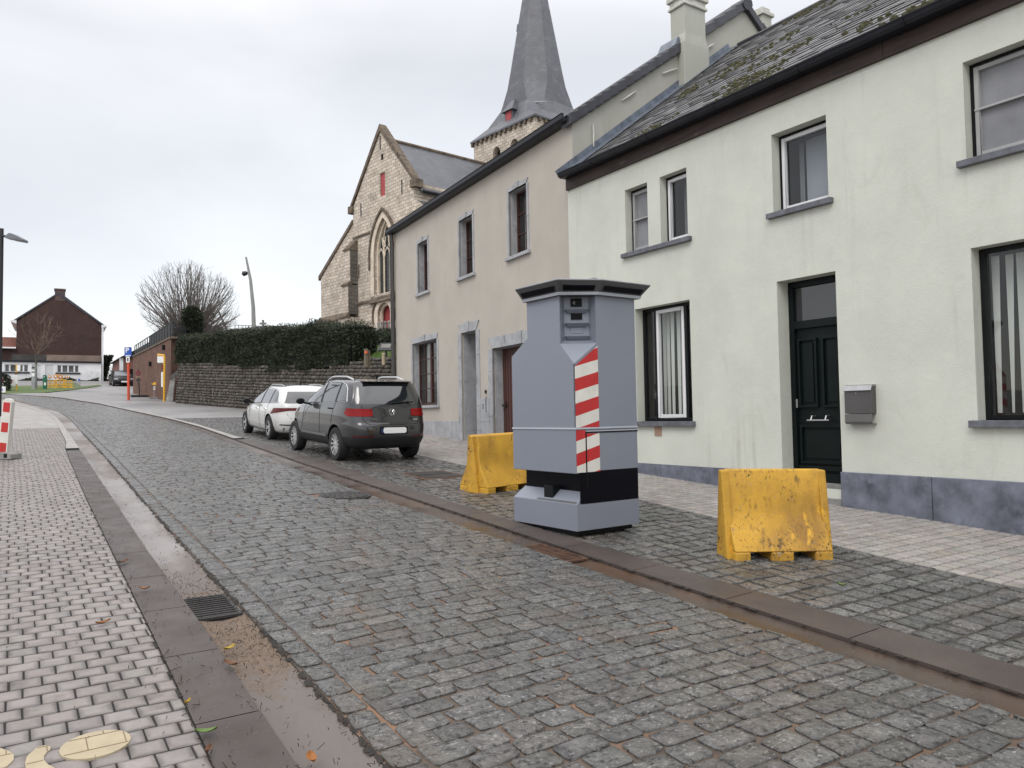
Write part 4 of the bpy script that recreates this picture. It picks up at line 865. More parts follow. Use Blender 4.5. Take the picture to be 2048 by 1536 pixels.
q = MB(); q.tube([dl, dr_], .06, 6); build(q, 'lead_strip', 'lead', sp)
# dormer with a red shutter
dp = onp(1020, 240, CF(0, 0, -T0-.75), CF.D); du = float((dp-CF.o)@CF.U); dz = dp[2]
q = MB(); q.fbox(CF, du-.5, du+.5, dz-.6, dz+.72, -T0-2.2, -T0-.62); dm = build(q, 'dormer', 'cslate', sp)
build(MB().fbox(CF, du-.33, du+.33, dz-.5, dz+.66, -T0-.62, -T0-.58), 'red_shutter', 'cred', dm)
q = MB(); q.hexa([CF(du-.72, dz+.70, -T0-2.6), CF(du+.72, dz+.70, -T0-2.6), CF(du+.72, dz+.70, -T0-.38), CF(du-.72, dz+.70, -T0-.38), CF(du-.22, dz+1.75, -T0-2.6), CF(du+.22, dz+1.75, -T0-2.6), CF(du+.22, dz+1.75, -T0-1.1), CF(du-.22, dz+1.75, -T0-1.1)]); q.tube([CF(du, dz+1.72, -T0-2.4), CF(du, dz+1.78, -T0-1.2)], .2, 6); build(q, 'dormer_roof', 'cslate', dm)
q = MB(); kn = onp(1037, 56, CF(0, 0, -T0-TW+1), CF.D); q.tube([kn+np.array([0, 0, -.3]), kn+np.array([0, 0, .3])], [.2, .12], 6); build(q, 'spire_hook', 'cslate', sp)
# ================================================================== RUBBLE RETAINING WALL, HEDGES, BRICK WALL
rw = thing('retaining_wall', WA, 'dark rubble stone retaining wall below the clipped hedge', 'wall')
BT = .16   # batter
def WP(t, z, d):      # along the wall, height above the foot, depth outwards
    p = WA+wd*t; z0 = G(p[1])-.1; hh = wtop(t)-z0
    return (p[0]+wn[0]*(d+(hh-z)*BT*.5), p[1]+wn[1]*(d+(hh-z)*BT*.5), z0+z)
ks = np.linspace(-.6, WL, 30); V = []; mb = MB()
for t in ks:
    hh = wtop(t)-G((WA+wd*t)[1])+.1
    V += [WP(t, 0, 0), WP(t, hh, 0), WP(t, hh, -.5), WP(t, 0, -.7)]
mb.add(V, [(i*4+k, i*4+(k+1) % 4, (i+1)*4+(k+1) % 4, (i+1)*4+k) for i in range(29) for k in range(4)]+[(0, 1, 2, 3), tuple(29*4+k for k in (3, 2, 1, 0))])
build(mb, 'wall_core', 'rubblebed', rw)
def wfn(u, v, h): return WP(u, v, h)
HM = 2.75
o = pave('stonework', 'rubble', wfn, 0., HM, .15, .27, lambda v: (-.4, WL), gap=.022, h=.035, jit=.02, bond='random', lvar=.4, cut=.05, tv=.28, hue=.06, seed=21, dome=.025, hj=.02, parent=rw, cskip=lambda u, v: v > wtop(u)-G((WA+wd*u)[1])+.1+.05)
# leaf clad clipped hedge
def hedge(name, label, p0, p1, zb, zt, thick, nleaf, seed, lean=0, ragged=.0, cat='hedge', lsz=.07, mt='hedge', endslope=0):
    p0, p1 = np.array(p0, float), np.array(p1, float); d = p1-p0; d[2] = 0; L = np.linalg.norm(d); d /= L; nn = np.array([-d[1], d[0], 0]); nn = nn if nn[0] < 0 else -nn
    r = np.random.RandomState(seed); fz = lambda f, t: np.interp(t, np.linspace(0, 1, len(f)), f)
    th = thing(name, (*p0[:2], zb[0]), label, cat); q = MB(); V = []; n_ = 24
    for i in range(n_+1):
        t = i/n_; c = p0+d*L*t; a, b = fz(zb, t), fz(zt, t)-.06
        if i in (0, n_): c = c+d*(.08 if i == 0 else -.08)
        for dd, z in ((-.02, a), (-.08, b-.05), (-thick, b-.05), (-thick, a)): V.append(c+nn*dd+np.array([0, 0, z-c[2]]))
    q.add(V, [(i*4+k, i*4+(k+1) % 4, (i+1)*4+(k+1) % 4, (i+1)*4+k) for i in range(n_) for k in range(4)]+[(0, 1, 2, 3), tuple(n_*4+k for k in (3, 2, 1, 0))]); build(q, 'inner_branches', 'hedgecore', th)
    H = float(np.mean(zt)-np.mean(zb)); areas = np.array([L*H, L*thick, thick*H]); areas /= areas.sum(); P = []; Nn = []
    for i in range(nleaf):
        f = r.choice(3, p=areas); t = r.rand(); v = r.rand()
        if f == 0: c = p0+d*L*t; z = fz(zb, t)+(fz(zt, t)-fz(zb, t))*v; n2 = nn; c = c-nn*.05*v
        elif f == 1: c = p0+d*L*t-nn*thick*v; z = fz(zt, t); n2 = np.array([0, 0, 1.])
        else: c = p0+d*.0-nn*thick*t; z = fz(zb, 0)+(fz(zt, 0)-fz(zb, 0))*v; n2 = -d; c = c-d*(-.0)
        bump = .07*math.sin(t*L*2.3+v*3)+.05*math.sin(t*L*5.1-z*6)+.04*math.sin(z*9+t*17)
        c = c+n2*(bump+.10+r.uniform(-.10, .03)); P.append((c[0], c[1], z+(bump+r.uniform(0, .05) if f == 1 else 0)+(r.uniform(0, ragged) if f == 1 and r.rand() < .25 else 0))); Nn.append(n2)
    V = []; Fs = []; T = []
    for p, n2 in zip(P, Nn):
        a = n2*.7+r.normal(size=3)*.5+np.array([0, 0, .35]); a /= np.linalg.norm(a); b = np.cross(a, r.normal(size=3)); b /= np.linalg.norm(b); l = lsz*r.uniform(.7, 1.7); w_ = l*.32; p = np.array(p); i = len(V)
        V += [p-b*w_-a*l*.3, p+b*w_-a*l*.3, p+a*l+b*w_*.2]; Fs.append((i, i+1, i+2)); g = max(.35, 1+.33*r.normal()); T += [(g*r.uniform(.9, 1.15), g, g*.9, 1)]*3
    q = MB(); q.add(V, Fs); o = build(q, 'foliage', mt, th, fix=False); tints(o, T); return th
hp = lambda t, inn: WA+wd*t-wn*inn
tA = 2.85
zt_of = lambda px, py, t: onp(px, py, hp(t, .2), (fw[0], fw[1], 0))[2]
hedge('clipped_hedge', 'long dark clipped yew hedge growing on top of the rubble wall', hp(tA, .02), hp(WL+.3, .02), [wtop(tA)+.0, 3.66, 3.75, 4.3, 4.6, 4.75], [zt_of(x, y+7, t) for x, y, t in ((757, 652, tA), (640, 648, 6), (560, 655, 9), (480, 662, 13), (420, 668, 16), (382, 672, WL))], 1.3, 80000, 5, ragged=.25, lsz=.055)
hb0 = at(757, 690, 36); hb1 = at(800, 690, 33)
hedge('low_hedge', 'lower dark hedge on the bank in front of the church door', hb1, at(735, 690, 38), [3.9, 4.2], [at(800, 664, 33)[2], at(735, 664, 38)[2]], 1.2, 7000, 6)
# stone posts in front of the church door
for i, px in enumerate((757, 764, 771, 778, 785)):
    p = at(px, 652, 38-i*.5); zt = at(px, 645-(px-757)*.12, 38-i*.5)[2]; z0 = zt-1.0
    o = build(MB().lathe([(.065, z0), (.06, zt-.08), (.08, zt-.06), (.07, zt), (.02, zt+.03)], (p[0], p[1], 0), 'z', 8), 'stone_post', 'concrete'); tag(o, 'short pale stone post in the row before the red church door', 'post', 'stone posts before the church door')
# things standing on the bank
p = at(733, 721, 28.6); z0, z1 = p[2]-.25, at(733, 698, 28.6)[2]
t_ = thing('bank_marker', (p[0], p[1], z0), 'grey wooden marker post with a round orange reflector beside the hedge', 'post')
build(MB().box(p[0]-.07, p[0]+.05, p[1]-.07, p[1]+.07, z0, z1).box(p[0]+.07, p[0]+.14, p[1]-.03, p[1]+.05, z0, z1-.06), 'post', mat('weathered_post', (.16, .135, .10), .9), t_, bevel=.01)
nv = np.array([-fw[0], -fw[1], 0]); nv /= np.linalg.norm(nv); sv = np.array([fw[1], -fw[0], 0]); sv /= np.linalg.norm(sv)
zc = at(733, 705, 28.6)[2]; pc = np.array([p[0], p[1], zc])+nv*.11
build(MB().prism([(.055*math.cos(a), .055*math.sin(a)) for a in np.arange(0, 6.28, .5)], lambda a, b, d: pc+sv*a+np.array([0, 0, b])+nv*d, -.02, .01), 'reflector', mat('orange_reflector', (.75, .12, .02), .4), t_)
p = at(767, 719, 28.2); z1 = at(767, 706, 28.2)[2]
o = build(MB().lathe([(.06, p[2]-.2), (.06, z1-.07), (.075, z1-.06), (.07, z1-.02), (.02, z1)], (p[0], p[1], 0), 'z', 10), 'garden_lantern', 'cream', smooth=True); tag(o, 'small cream garden lantern standing in the grass on the bank', 'lantern')
p = at(772, 709, 29.5); z0 = p[2]-.3; a, b = at(765, 697, 29.5), at(781, 687, 29.5)
t_ = thing('information_lectern', (p[0], p[1], z0), 'dark sloping information lectern on the bank above the wall', 'information board')
build(MB().tube([(p[0], p[1], z0), (p[0], p[1], a[2]-.02)], .05, 8), 'stand', 'iron', t_)
W2 = .26; cc = np.array([p[0], p[1], (a[2]+b[2])/2])
def lec(u, v, d): return cc+sv*(u+v*.25)+np.array([0, 0, v])-nv*(v*.6)+nv*d*.6+np.array([0, 0, d*.8])
build(MB().prism([(-W2, -.17), (W2, -.17), (W2, .13), (-W2, .13)], lec, -.04, 0.), 'board', 'iron', t_)
build(MB().prism([(-W2+.08, -.07), (W2-.08, -.07), (W2-.08, .08), (-W2+.08, .08)], lec, .0, .006), 'panel_face', 'concrete', t_)
# brick retaining wall at the corner
bk = thing('brick_wall', gnd(340, 803), 'tall brown brick retaining wall behind the bus stop', 'wall')
A = gnd(342, 803); dA = float((A-O)@fw)
topA = onp(342, 676, A, fw)[2]
Bq = gnd(266, 786.5); topB = onp(266, 714, Bq, fw)[2]
Cq = at(384, 740, dA+3.2); topC = topA
mb = MB()
def quadw(P1, z1, P2, z2, dz=-.6): mb.add([(P1[0], P1[1], P1[2]+dz), (P2[0], P2[1], P2[2]+dz), (P2[0], P2[1], z2), (P1[0], P1[1], z1)], [(0, 1, 2, 3)])
quadw(A, topA, Bq, topB)
Cb = np.array([Cq[0], Cq[1], A[2]]); quadw(Cb, topC, A, topA)
far_ = np.array([Cq[0]+1.5, Bq[1]+1, Bq[2]]); quadw(Bq, topB, far_, topB); quadw(far_, topB, Cb, topC)
mb.add([(A[0], A[1], topA), (Bq[0], Bq[1], topB), (far_[0], far_[1], topB), (Cb[0], Cb[1], topC)], [(0, 1, 2, 3)])
build(mb, 'wall', 'brickred', bk)
ab = (Bq-A); abL = np.linalg.norm(ab[:2]); abd = ab/abL
q = MB()
def cop(P1, z1, P2, z2):
    d_ = np.array([P2[0]-P1[0], P2[1]-P1[1], 0]); d_ /= np.linalg.norm(d_); n_ = np.array([-d_[1], d_[0], 0]); n_ = n_ if n_@nv > 0 else -n_
    vs = []
    for P, z in ((P1, z1), (P2, z2)):
        for o_, h_ in ((.06, -.02), (.06, .10), (-.35, .10), (-.35, -.02)): vs.append((P[0]+n_[0]*o_, P[1]+n_[1]*o_, z+h_))
    q.hexa([vs[0], vs[4], vs[7], vs[3], vs[1], vs[5], vs[6], vs[2]])
cop(A, topA, Bq, topB); cop(Cb, topC, A, topA); build(q, 'coping', 'limedark', bk, bevel=.02)
for px, py in ((329, 695), (302, 728)):
    p = onp(px, py, A, np.cross(abd, (0, 0, 1))); b_ = p+nv*.03; o = build(MB().box(b_[0]-.12, b_[0]+.12, b_[1]-.16, b_[1]+.16, b_[2]-.14, b_[2]+.14), 'weep_hole', 'hole', bk)
# fence on the brick wall: screened low part, open rail towards the far end
fe = thing('wall_fence', (A[0], A[1], topA), 'black metal fence with screening along the top of the brick wall', 'fence')
fA = onp(345, 641, A, fw)[2]; fB = onp(266, 691, Bq, fw)[2]
q = MB(); q2 = MB(); n_ = 16
for i in range(n_):
    t0, t1 = i/n_, (i+1)/n_
    def pp(t, f): 
        P = A+(Bq-A)*t; z0 = topA+(topB-topA)*t+.12; z1 = fA+(fB-fA)*t; return np.array([P[0]+.12, P[1], z0+(z1-z0)*f])
    e = .96 if t0 < .55 else .55
    q.hexa([pp(t0, 0), pp(t1, 0), pp(t1, 0)+[.04, 0, 0], pp(t0, 0)+[.04, 0, 0], pp(t0, e), pp(t1, e), pp(t1, e)+[.04, 0, 0], pp(t0, e)+[.04, 0, 0]])
    q2.tube([pp(t0, 0), pp(t0, 1)], .035, 5)
q2.tube([pp(0, 1), pp(1, 1)], .03, 5); q2.tube([pp(1, 0), pp(1, 1)], .035, 5)
build(q, 'screen', 'blackmat', fe); build(q2, 'railing', 'iron', fe)
q2 = MB(); dC = (Cb-A)
for t in np.linspace(0, 1, 16): P = A+dC*t; q2.tube([(P[0], P[1], topA+.1), (P[0], P[1], fA-.02)], .018, 5)
for z in (topA+.2, fA-.04): q2.tube([(A[0], A[1], z), (A[0]+dC[0], A[1]+dC[1], z)], .025, 5)
build(q2, 'corner_railing', 'iron', fe)
# clipped column of yew behind the corner railing
def column_shrub():
    P = A+dC*.42+np.array([.9, 1.2, 0]); dep = float((np.array([P[0], P[1], topA])-O)@fw); zt = at(358, 614, dep)[2]; hw_ = 19/F*dep; th = thing('column_yew', (P[0], P[1], topA), 'dark clipped rounded yew column behind the corner railing', 'shrub')
    r = np.random.RandomState(3); V = []; Fs = []; T = []
    for i in range(7000):
        a = r.uniform(0, 6.28); z = r.rand(); rr_ = hw_*(1 if z < .72 else math.sqrt(max(0, 1-((z-.72)/.29)**2)))*(1+.05*math.sin(a*5+z*20))*r.uniform(.86, 1.02); p = np.array([P[0]+rr_*math.cos(a), P[1]+rr_*math.sin(a), topA+(zt-topA)*z]); n2 = np.array([math.cos(a), math.sin(a), .5]); u = n2+r.normal(size=3)*.6; u /= np.linalg.norm(u); b = np.cross(u, r.normal(size=3)); b /= np.linalg.norm(b); l = r.uniform(.06, .15); k = len(V)
        V += [p-b*l*.3, p+b*l*.3, p+u*l]; Fs.append((k, k+1, k+2)); g = max(.3, 1+.3*r.normal()); T += [(g, g, g, 1)]*3
    q = MB(); q.add(V, Fs); o = build(q, 'foliage', 'hedge', th, fix=False); tints(o, T)
    q = MB(); q.lathe([(hw_*.9, topA), (hw_*.9, topA+(zt-topA)*.7), (hw_*.6, topA+(zt-topA)*.9), (.05, zt-.05)], (P[0], P[1], 0), 'z', 12); build(q, 'inner_branches', 'hedgecore', th)
column_shrub()
# concrete wing wall between brick and rubble
q = MB(); W0 = gnd(336, 803); W1 = np.array([WB[0], WB[1], WB[2]]); d0 = float((W0-O)@fw)
zw = onp(352, 757, W0, fw)[2]; wtp = onp(374, 733, WB, fw)[2]
p1 = at(349, 757, d0-.4); p2 = at(351, 804, d0-.4); p3 = at(374, 734, dA+1.5)
q.add([at(331, 806, d0-.3), at(345, 806, d0-.3), at(350, 806, d0+.5), at(333, 806, d0+.5), at(341, 758, d0-.1), at(350, 757, d0-.1), at(352, 757, d0+.6), at(343, 757, d0+.6)], [(0, 1, 5, 4), (1, 2, 6, 5), (2, 3, 7, 6), (3, 0, 4, 7), (4, 5, 6, 7)])
o = build(q, 'concrete_buttress', 'concrete', bevel=.03); tag(o, 'tapered grey concrete buttress at the foot of the brick corner', 'buttress')
q = MB(); a, b = at(344, 756, d0-.1), at(377, 731, dA+2.0)
q.hexa([a+nv*.25-[0, 0, .12], b+nv*.25-[0, 0, .12], b-nv*.3-[0, 0, .12], a-nv*.3-[0, 0, .12], a+nv*.25+[0, 0, .1], b+nv*.25+[0, 0, .1], b-nv*.3+[0, 0, .1], a-nv*.3+[0, 0, .1]]); q.hexa([(a[0], a[1], A[2]-.4), (b[0], b[1], A[2]-.4), (b[0]+.5, b[1]+.2, A[2]-.4), (a[0]+.3, a[1]+.3, A[2]-.4), tuple(a-[0, 0, .12]), tuple(b-[0, 0, .12]), (b[0]+.5, b[1]+.2, b[2]-.12), (a[0]+.3, a[1]+.3, a[2]-.12)], 1)
o = build(q, 'wing_wall', ['concrete', 'brickred']); tag(o, 'short sloping brick wing wall with concrete coping between brick and rubble walls', 'wall')
M['barkgrey'] = mat('grey_bark', (.155, .138, .128), .9, var=.3)
# ================================================================== BARE TREES
def bare_tree(name, label, base, ztop, spread, seed, mt, trunk_h, nlimb, rad, twigs, fan=1.25, tw0=.014):
    r = np.random.RandomState(seed); th = thing(name, base, label, 'tree'); base = np.array(base, float); H = ztop-base[2]
    q = MB(); fork = base+np.array([0, 0, trunk_h]); q.tube([base-[0, 0, .3], base+[0, 0, trunk_h*.5], fork], [rad*1.15, rad, rad*.9], 8); build(q, 'trunk', mt, th, smooth=True)
    q = MB()
    HC = H-trunk_h; ctr = fork+np.array([0, 0, HC*.46]); ax_ = np.array([spread, spread, HC*.54])
    def inside(p, k=1.): return (((p-ctr)/ax_)**2).sum() < k*k
    def grow(p, d, st, n_, lift, wob, lim):
        pts = [p]
        for _k in range(n_):
            d = d+np.array([0, 0, lift])+r.normal(size=3)*wob; d = d/np.linalg.norm(d); p = p+d*st
            if not inside(p, lim): break
            pts.append(p)
        return pts
    for i in range(nlimb):
        az = r.uniform(0, 2*math.pi); ph = fan*math.sqrt(r.uniform(.0, 1.)); d = np.array([math.sin(ph)*math.cos(az), math.sin(ph)*math.sin(az), math.cos(ph)])
        pts = grow(fork+d*.1+np.array([0, 0, r.uniform(-.2, .35)]), d, HC*.085, 16, .045, .10, r.uniform(.9, 1.03)); n_ = len(pts)
        if n_ < 3: continue
        rr = rad*.17*r.uniform(.5, 1.3); q.tube(pts, [rr*(1-.92*k/n_)+.005 for k in range(n_)], 4, False)
        for _ in range(twigs):
            k = r.randint(1, n_-1); f = r.rand(); st = pts[k]*(1-f)+pts[k+1]*f; dd = pts[k+1]-pts[k-1]; dd = dd/np.linalg.norm(dd)+r.normal(size=3)*.42; dd /= np.linalg.norm(dd)
            tp = grow(st, dd, HC*.035, r.randint(4, 9), .06, .16, r.uniform(.95, 1.06))
            if len(tp) > 1: q.tube(tp, np.linspace(tw0, .005, len(tp)), 3, False)
    build(q, 'crown', mt, th, fix=False, smooth=True); return th
TD = 56.
tb = at(378, 698, TD); bare_tree('bare_tree', 'large leafless tree with a dense round fan of twigs behind the hedge', tb, at(378, 520, TD)[2], 101/F*TD, 11, 'barkgrey', .5, 210, .30, 13, 1.62, .011)
sb = gnd(72, 777); sdp = float((sb-O)@fw)
tr = bare_tree('young_street_tree', 'young thin leafless tree in front of the white annex wall', sb, at(70, 620, sdp)[2], 2.1, 5, 'barkpale', (773-703)/F*sdp, 24, .075, 6, 1.15)
tr_trunk = [k for k in kids(tr) if k.name.startswith('trunk')][0]; tr_trunk.data.materials[0] = M['bark']
# leaning stick over the hedge
q = MB(); q.tube([at(455, 664, 50), at(447, 645, 50), at(437, 622, 50)], [.07, .06, .05], 6); o = build(q, 'leaning_post', 'bark', smooth=True); tag(o, 'thin dark post leaning over the hedge in front of the bare tree', 'post')
# low grey roof and rail beyond the hedge
q = MB(); a, b = at(430, 668, 66), at(512, 668, 62); t0, t1 = at(432, 657, 66), at(500, 651, 62)
U = (b-a)*[1, 1, 0]; U /= np.linalg.norm(U); Bk = np.array([-U[1], U[0], 0])*3
if Bk@fw < 0: Bk = -Bk
q.add([a-[0, 0, 2], b-[0, 0, 2], (b[0], b[1], t1[2]-.1), (a[0], a[1], t0[2]-.25), a+Bk-[0, 0, 2], b+Bk-[0, 0, 2], tuple(np.array([b[0], b[1], t1[2]+.25])+Bk), tuple(np.array([a[0], a[1], t0[2]+.1])+Bk)], [(0, 1, 2, 3), (3, 2, 6, 7), (1, 5, 6, 2), (0, 3, 7, 4), (4, 7, 6, 5)]); o = build(q, 'low_shed', mat('shed_grey', (.11, .105, .11), .8)); tag(o, 'low grey shed roof just showing above the hedge', 'shed')
q = MB()
for px in range(470, 545, 7):
    a = at(px, 668, 55); b = at(px, 651+(px-470)*.03, 55); q.tube([a-[0, 0, 1.5], b], .03, 4)
q.tube([at(468, 650, 55), at(546, 653, 55)], .03, 4); q.tube([at(468, 657, 55), at(546, 660, 55)], .02, 4); o = build(q, 'churchyard_railing', 'galv'); tag(o, 'thin grey railing running behind the clipped hedge', 'railing')
q = MB(); p = at(526, 660, 48); q.tube([p-[0, 0, 2], at(526, 640, 48)], .07, 6); c_ = at(526, 647, 48); q.tube([c_-sv*.2, c_+sv*.2], .07, 6); o = build(q, 'stone_cross', 'concrete'); tag(o, 'small stone grave cross rising above the hedge top', 'cross')
# ================================================================== STREET LAMPS
def lamp(name, label, path, rads, arm, head_mt, pole_mt):
    th = thing(name, path[0], label, 'street lamp', 'street lamps'); build(MB().tube(path, rads, 10), 'pole', pole_mt, th, smooth=True); return th
b0, t0 = at(508, 668, 42), at(492, 514, 42)
l2 = lamp('street_lamp', 'slender pale curved street lamp standing behind the clipped hedge', [b0-[0, 0, 3], b0, at(506.5, 615, 42), at(501, 560, 42), t0], [.13, .12, .10, .08, .05], None, None, mat('lamp_pole', (.27, .265, .26), .6))
q = MB(); h0, h1 = at(498, 545, 42), at(489, 547, 42); dv = (h1-h0); q.tube([h0, h0+dv*.3], .03, 6); q.tube([h0+dv*.25, h0+dv*.5, h0+dv*1.3, h0+dv*1.6], [.02, .11, .14, .02], 10); build(q, 'lamp_head', 'iron', l2, smooth=True)
LD = 28.; b0, t0 = at(-3, 790, LD), at(3, 457, LD); zb = G(b0[1]) 
l1 = lamp('street_lamp', 'dark street lamp with a wedge shaped head beside the left pavement', [(b0[0], b0[1], zb), t0], [.10, .075], None, None, 'iron')
def lw(px, py, o=0.): return at(px, py, LD)+np.array([fw[0], fw[1], 0])*o
q = MB(); q.tube([lw(3, 471), lw(18, 474)], .045, 8); build(q, 'arm', 'iron', l1)
q = MB(); pts = [(16, 478), (16, 474), (24, 467.5), (30, 469), (51, 480), (51, 484)]; q.prism(pts, lambda a, b, d: lw(a, b, d), -.18, .18); q_ = build(q, 'lamp_head', mat('lamp_grey', (.16, .165, .19), .5), l1, bevel=.02)
build(MB().prism([(28, 481), (50, 485), (50, 484), (28, 480)], lambda a, b, d: lw(a, b, d), -.14, .14), 'lens', 'lead', l1)
# ================================================================== BROWN GABLE HOUSE AND ANNEX
BD = 80.; gp = lambda px, py: at(px, py, BD)
ho = at(118, 770, BD)
rv = ho-O; HU = np.array([rv[1], -rv[0], 0]); HU /= np.linalg.norm(HU); HD = np.array([HU[1], -HU[0], 0]); HD = HD if HD@nv > 0 else -HD; BXV = ho-O
def HF(px, z, d=0.): return None
def hf(u, z, d=0.): return np.array([ho[0], ho[1], 0])+HU*u+HD*d+np.array([0, 0, z])
def hin(px, py, d=0.):
    p = onp(px, py, hf(0, 0, d), HD); return float((p-np.array([ho[0], ho[1], 0]))@HU), float(p[2])
bh2 = thing('gable_house', hf(0, hin(118, 775)[1]), 'dark brown brick gable house with a square chimney at the end of the street', 'house')
eL, eR, rg, cl, cr_ = hin(33, 643), hin(203, 652), hin(118, 590), hin(109.5, 592), hin(130.5, 592)
base_z = hin(118, 790)[1]-1.5
mb = MB(); mb.prism([(eL[0], base_z), (eR[0], base_z), (eR[0], eR[1]), (rg[0], rg[1]+.15), (eL[0], eL[1])], hf, -9, 0.); build(mb, 'wall', 'brickdark', bh2)
q = MB()
for a, b in ((eL, rg), (rg, eR)): 
    q.prism([(a[0]-(.25 if a is eL else 0), a[1]-.05), (b[0]+(.25 if b is eR else 0), b[1]+.12 if b is rg else b[1]-.05), (b[0]+(.25 if b is eR else 0), b[1]+.32 if b is rg else b[1]+.15), (a[0]-(.25 if a is eL else 0), a[1]+.15 if a is eL else a[1]+.32)], hf, -9.1, .06)
rf2 = build(q, 'roof', 'pantile', bh2)
q = MB(); ct = hin(118, 578); q.prism([(cl[0], rg[1]-.6), (cr_[0], rg[1]-.6), (cr_[0], ct[1]), (cl[0], ct[1])], hf, -1.0, .03); q.prism([(cl[0]-.06, ct[1]-.12), (cr_[0]+.06, ct[1]-.12), (cr_[0]+.06, ct[1]+.04), (cl[0]-.06, ct[1]+.04)], hf, -1.06, .09); build(q, 'chimney', mat('chimney_brick', (.10, .07, .062), .9, var=.3, vs=5), rf2)
for e, sg in ((eL, -1), (eR, 1)): build(MB().prism([(e[0], e[1]-.22), (e[0]+sg*.50, e[1]-.05), (e[0]+sg*.50, e[1]+.12), (e[0], e[1]+.12)], hf, -9, .1), 'box_gutter', 'whitewash', bh2)
u_ = hin(205.5, 700)[0]; q = MB(); q.fbox(hf, eR[0]+.02, eR[0]+.2, base_z, hin(203, 653)[1], -.3, .05); build(q, 'white_downpipe', 'whitewash', bh2)
bz1, bz0 = hin(118, 710)[1], hin(118, 722)[1]
q = MB(); q.fbox(hf, hin(93, 715)[0], eR[0]-.05, bz0-.1, bz1, 0., .12); build(q, 'render_band', 'render_grey', bh2)
q = MB(); q.fbox(hf, eL[0]-.4, hin(93, 715)[0]-.01, bz0-.1, bz1, 0., .12); build(q, 'dark_render_band', mat('dark_render', (.065, .06, .058), .9, var=.4, vs=1), bh2)
# white annex in front of the gable
AD = 1.5
an = thing('white_annex', hf(-1, base_z+1, AD), 'long low whitewashed annex with ribbon windows before the brown gable', 'house')
def ain(px, py): return hin(px, py, AD)
aL, aR, aT = ain(-70, 740)[0], ain(202.5, 740)[0], ain(118, 724.5)[1]
def ar(x0, x1, y0, y1): (a, d), (b, c) = ain(x0, y0), ain(x1, y1); return rect(a, b, c, d)
wins = [(9, 57, 728.5, 744), (114, 158, 730, 745.5)]; doors = [(65, 81, 729, 762), (90.5, 106, 729.5, 762)]
AF = lambda u, z, d=0.: hf(u, z, AD+d)
mb = MB().holed(rect(aL, aR, base_z, aT), [(ar(*w), .18) for w in wins]+[(ar(*d), .12) for d in doors], AF, 0.)
mb.add([AF(aR, base_z), AF(aR, base_z, -AD), AF(aR, aT+.2, -AD), AF(aR, aT)], [(0, 1, 2, 3)]); build(mb, 'wall', 'whitewash', an)
q = MB(); q.prism([(.12, aT-.05), (.12, aT+.1), (-AD+.02, bz0+.02), (-AD+.02, bz0-.15)], lambda d, z, u: AF(u, z, d), aL, aR+.02); build(q, 'roof', 'gutter', an)
for w in wins:
    (a, _), (b, z1), (_, _), _ = [ar(*w)[i] for i in range(4)]; z0, z1 = ar(*w)[0][1], ar(*w)[2][1]
    q = MB(); q.fbox(AF, a, b, z0, z0+.05, -.17, -.08); q.fbox(AF, a, b, z1-.05, z1, -.17, -.08)
    for f in (.0, .215, .5, .785, 1.): q.fbox(AF, max(a, a+(b-a)*f-.07), min(b, a+(b-a)*f+.07), z0+.05, z1-.05, -.17, -.07)
    w_ = build(q, 'window', 'whitewash', an); build(MB().fbox(AF, a, b, z0, z1, -.175, -.16), 'pane', mat('annex_pane', (.10, .105, .11), .25, var=.5, vs=2), w_); build(MB().fbox(AF, a-.12, b+.12, z0-.14, z0, -.1, .1), 'sill', 'iron', w_)
for d in doors: r4 = ar(*d); build(MB().prism(r4, AF, -.118, -.06), 'door', mat('white_door', (.60, .61, .62), .7, var=.08), an)
q = MB(); q.fbox(AF, aL, ain(203, 771)[0], base_z, ain(118, 763)[1], 0., .06); build(q, 'plinth', mat('annex_plinth', (.42, .44, .44), .9, var=.2), an)
# low dark planting strip along the annex
q = MB(); V = []; Fs = []; T = []; r = np.random.RandomState(9); pl0, pl1 = ain(-20, 775), ain(203, 772)
for i in range(5200):
    u = r.uniform(aL, aR-.3); d = r.uniform(.25, 1.3); z = G(AF(u, 0, d)[1])+.02+r.uniform(0, .42)*(1.3-d)/1.05*(.6+.5*math.sin(u*2.1)); a = r.normal(size=3); a[2] = abs(a[2]); a /= np.linalg.norm(a); b = np.cross(a, r.normal(size=3)); p = AF(u, z, d); k = len(V); V += [p-b*.05, p+b*.05, p+a*.16]; Fs.append((k, k+1, k+2)); g = max(.4, 1+.3*r.normal()); T += [(g, g, g, 1)]*3
q.add(V, Fs); o = build(q, 'ground_cover', 'hedge', fix=False); tints(o, T); o['kind'] = 'stuff'; o['label'] = 'low dark planting along the foot of the white annex'
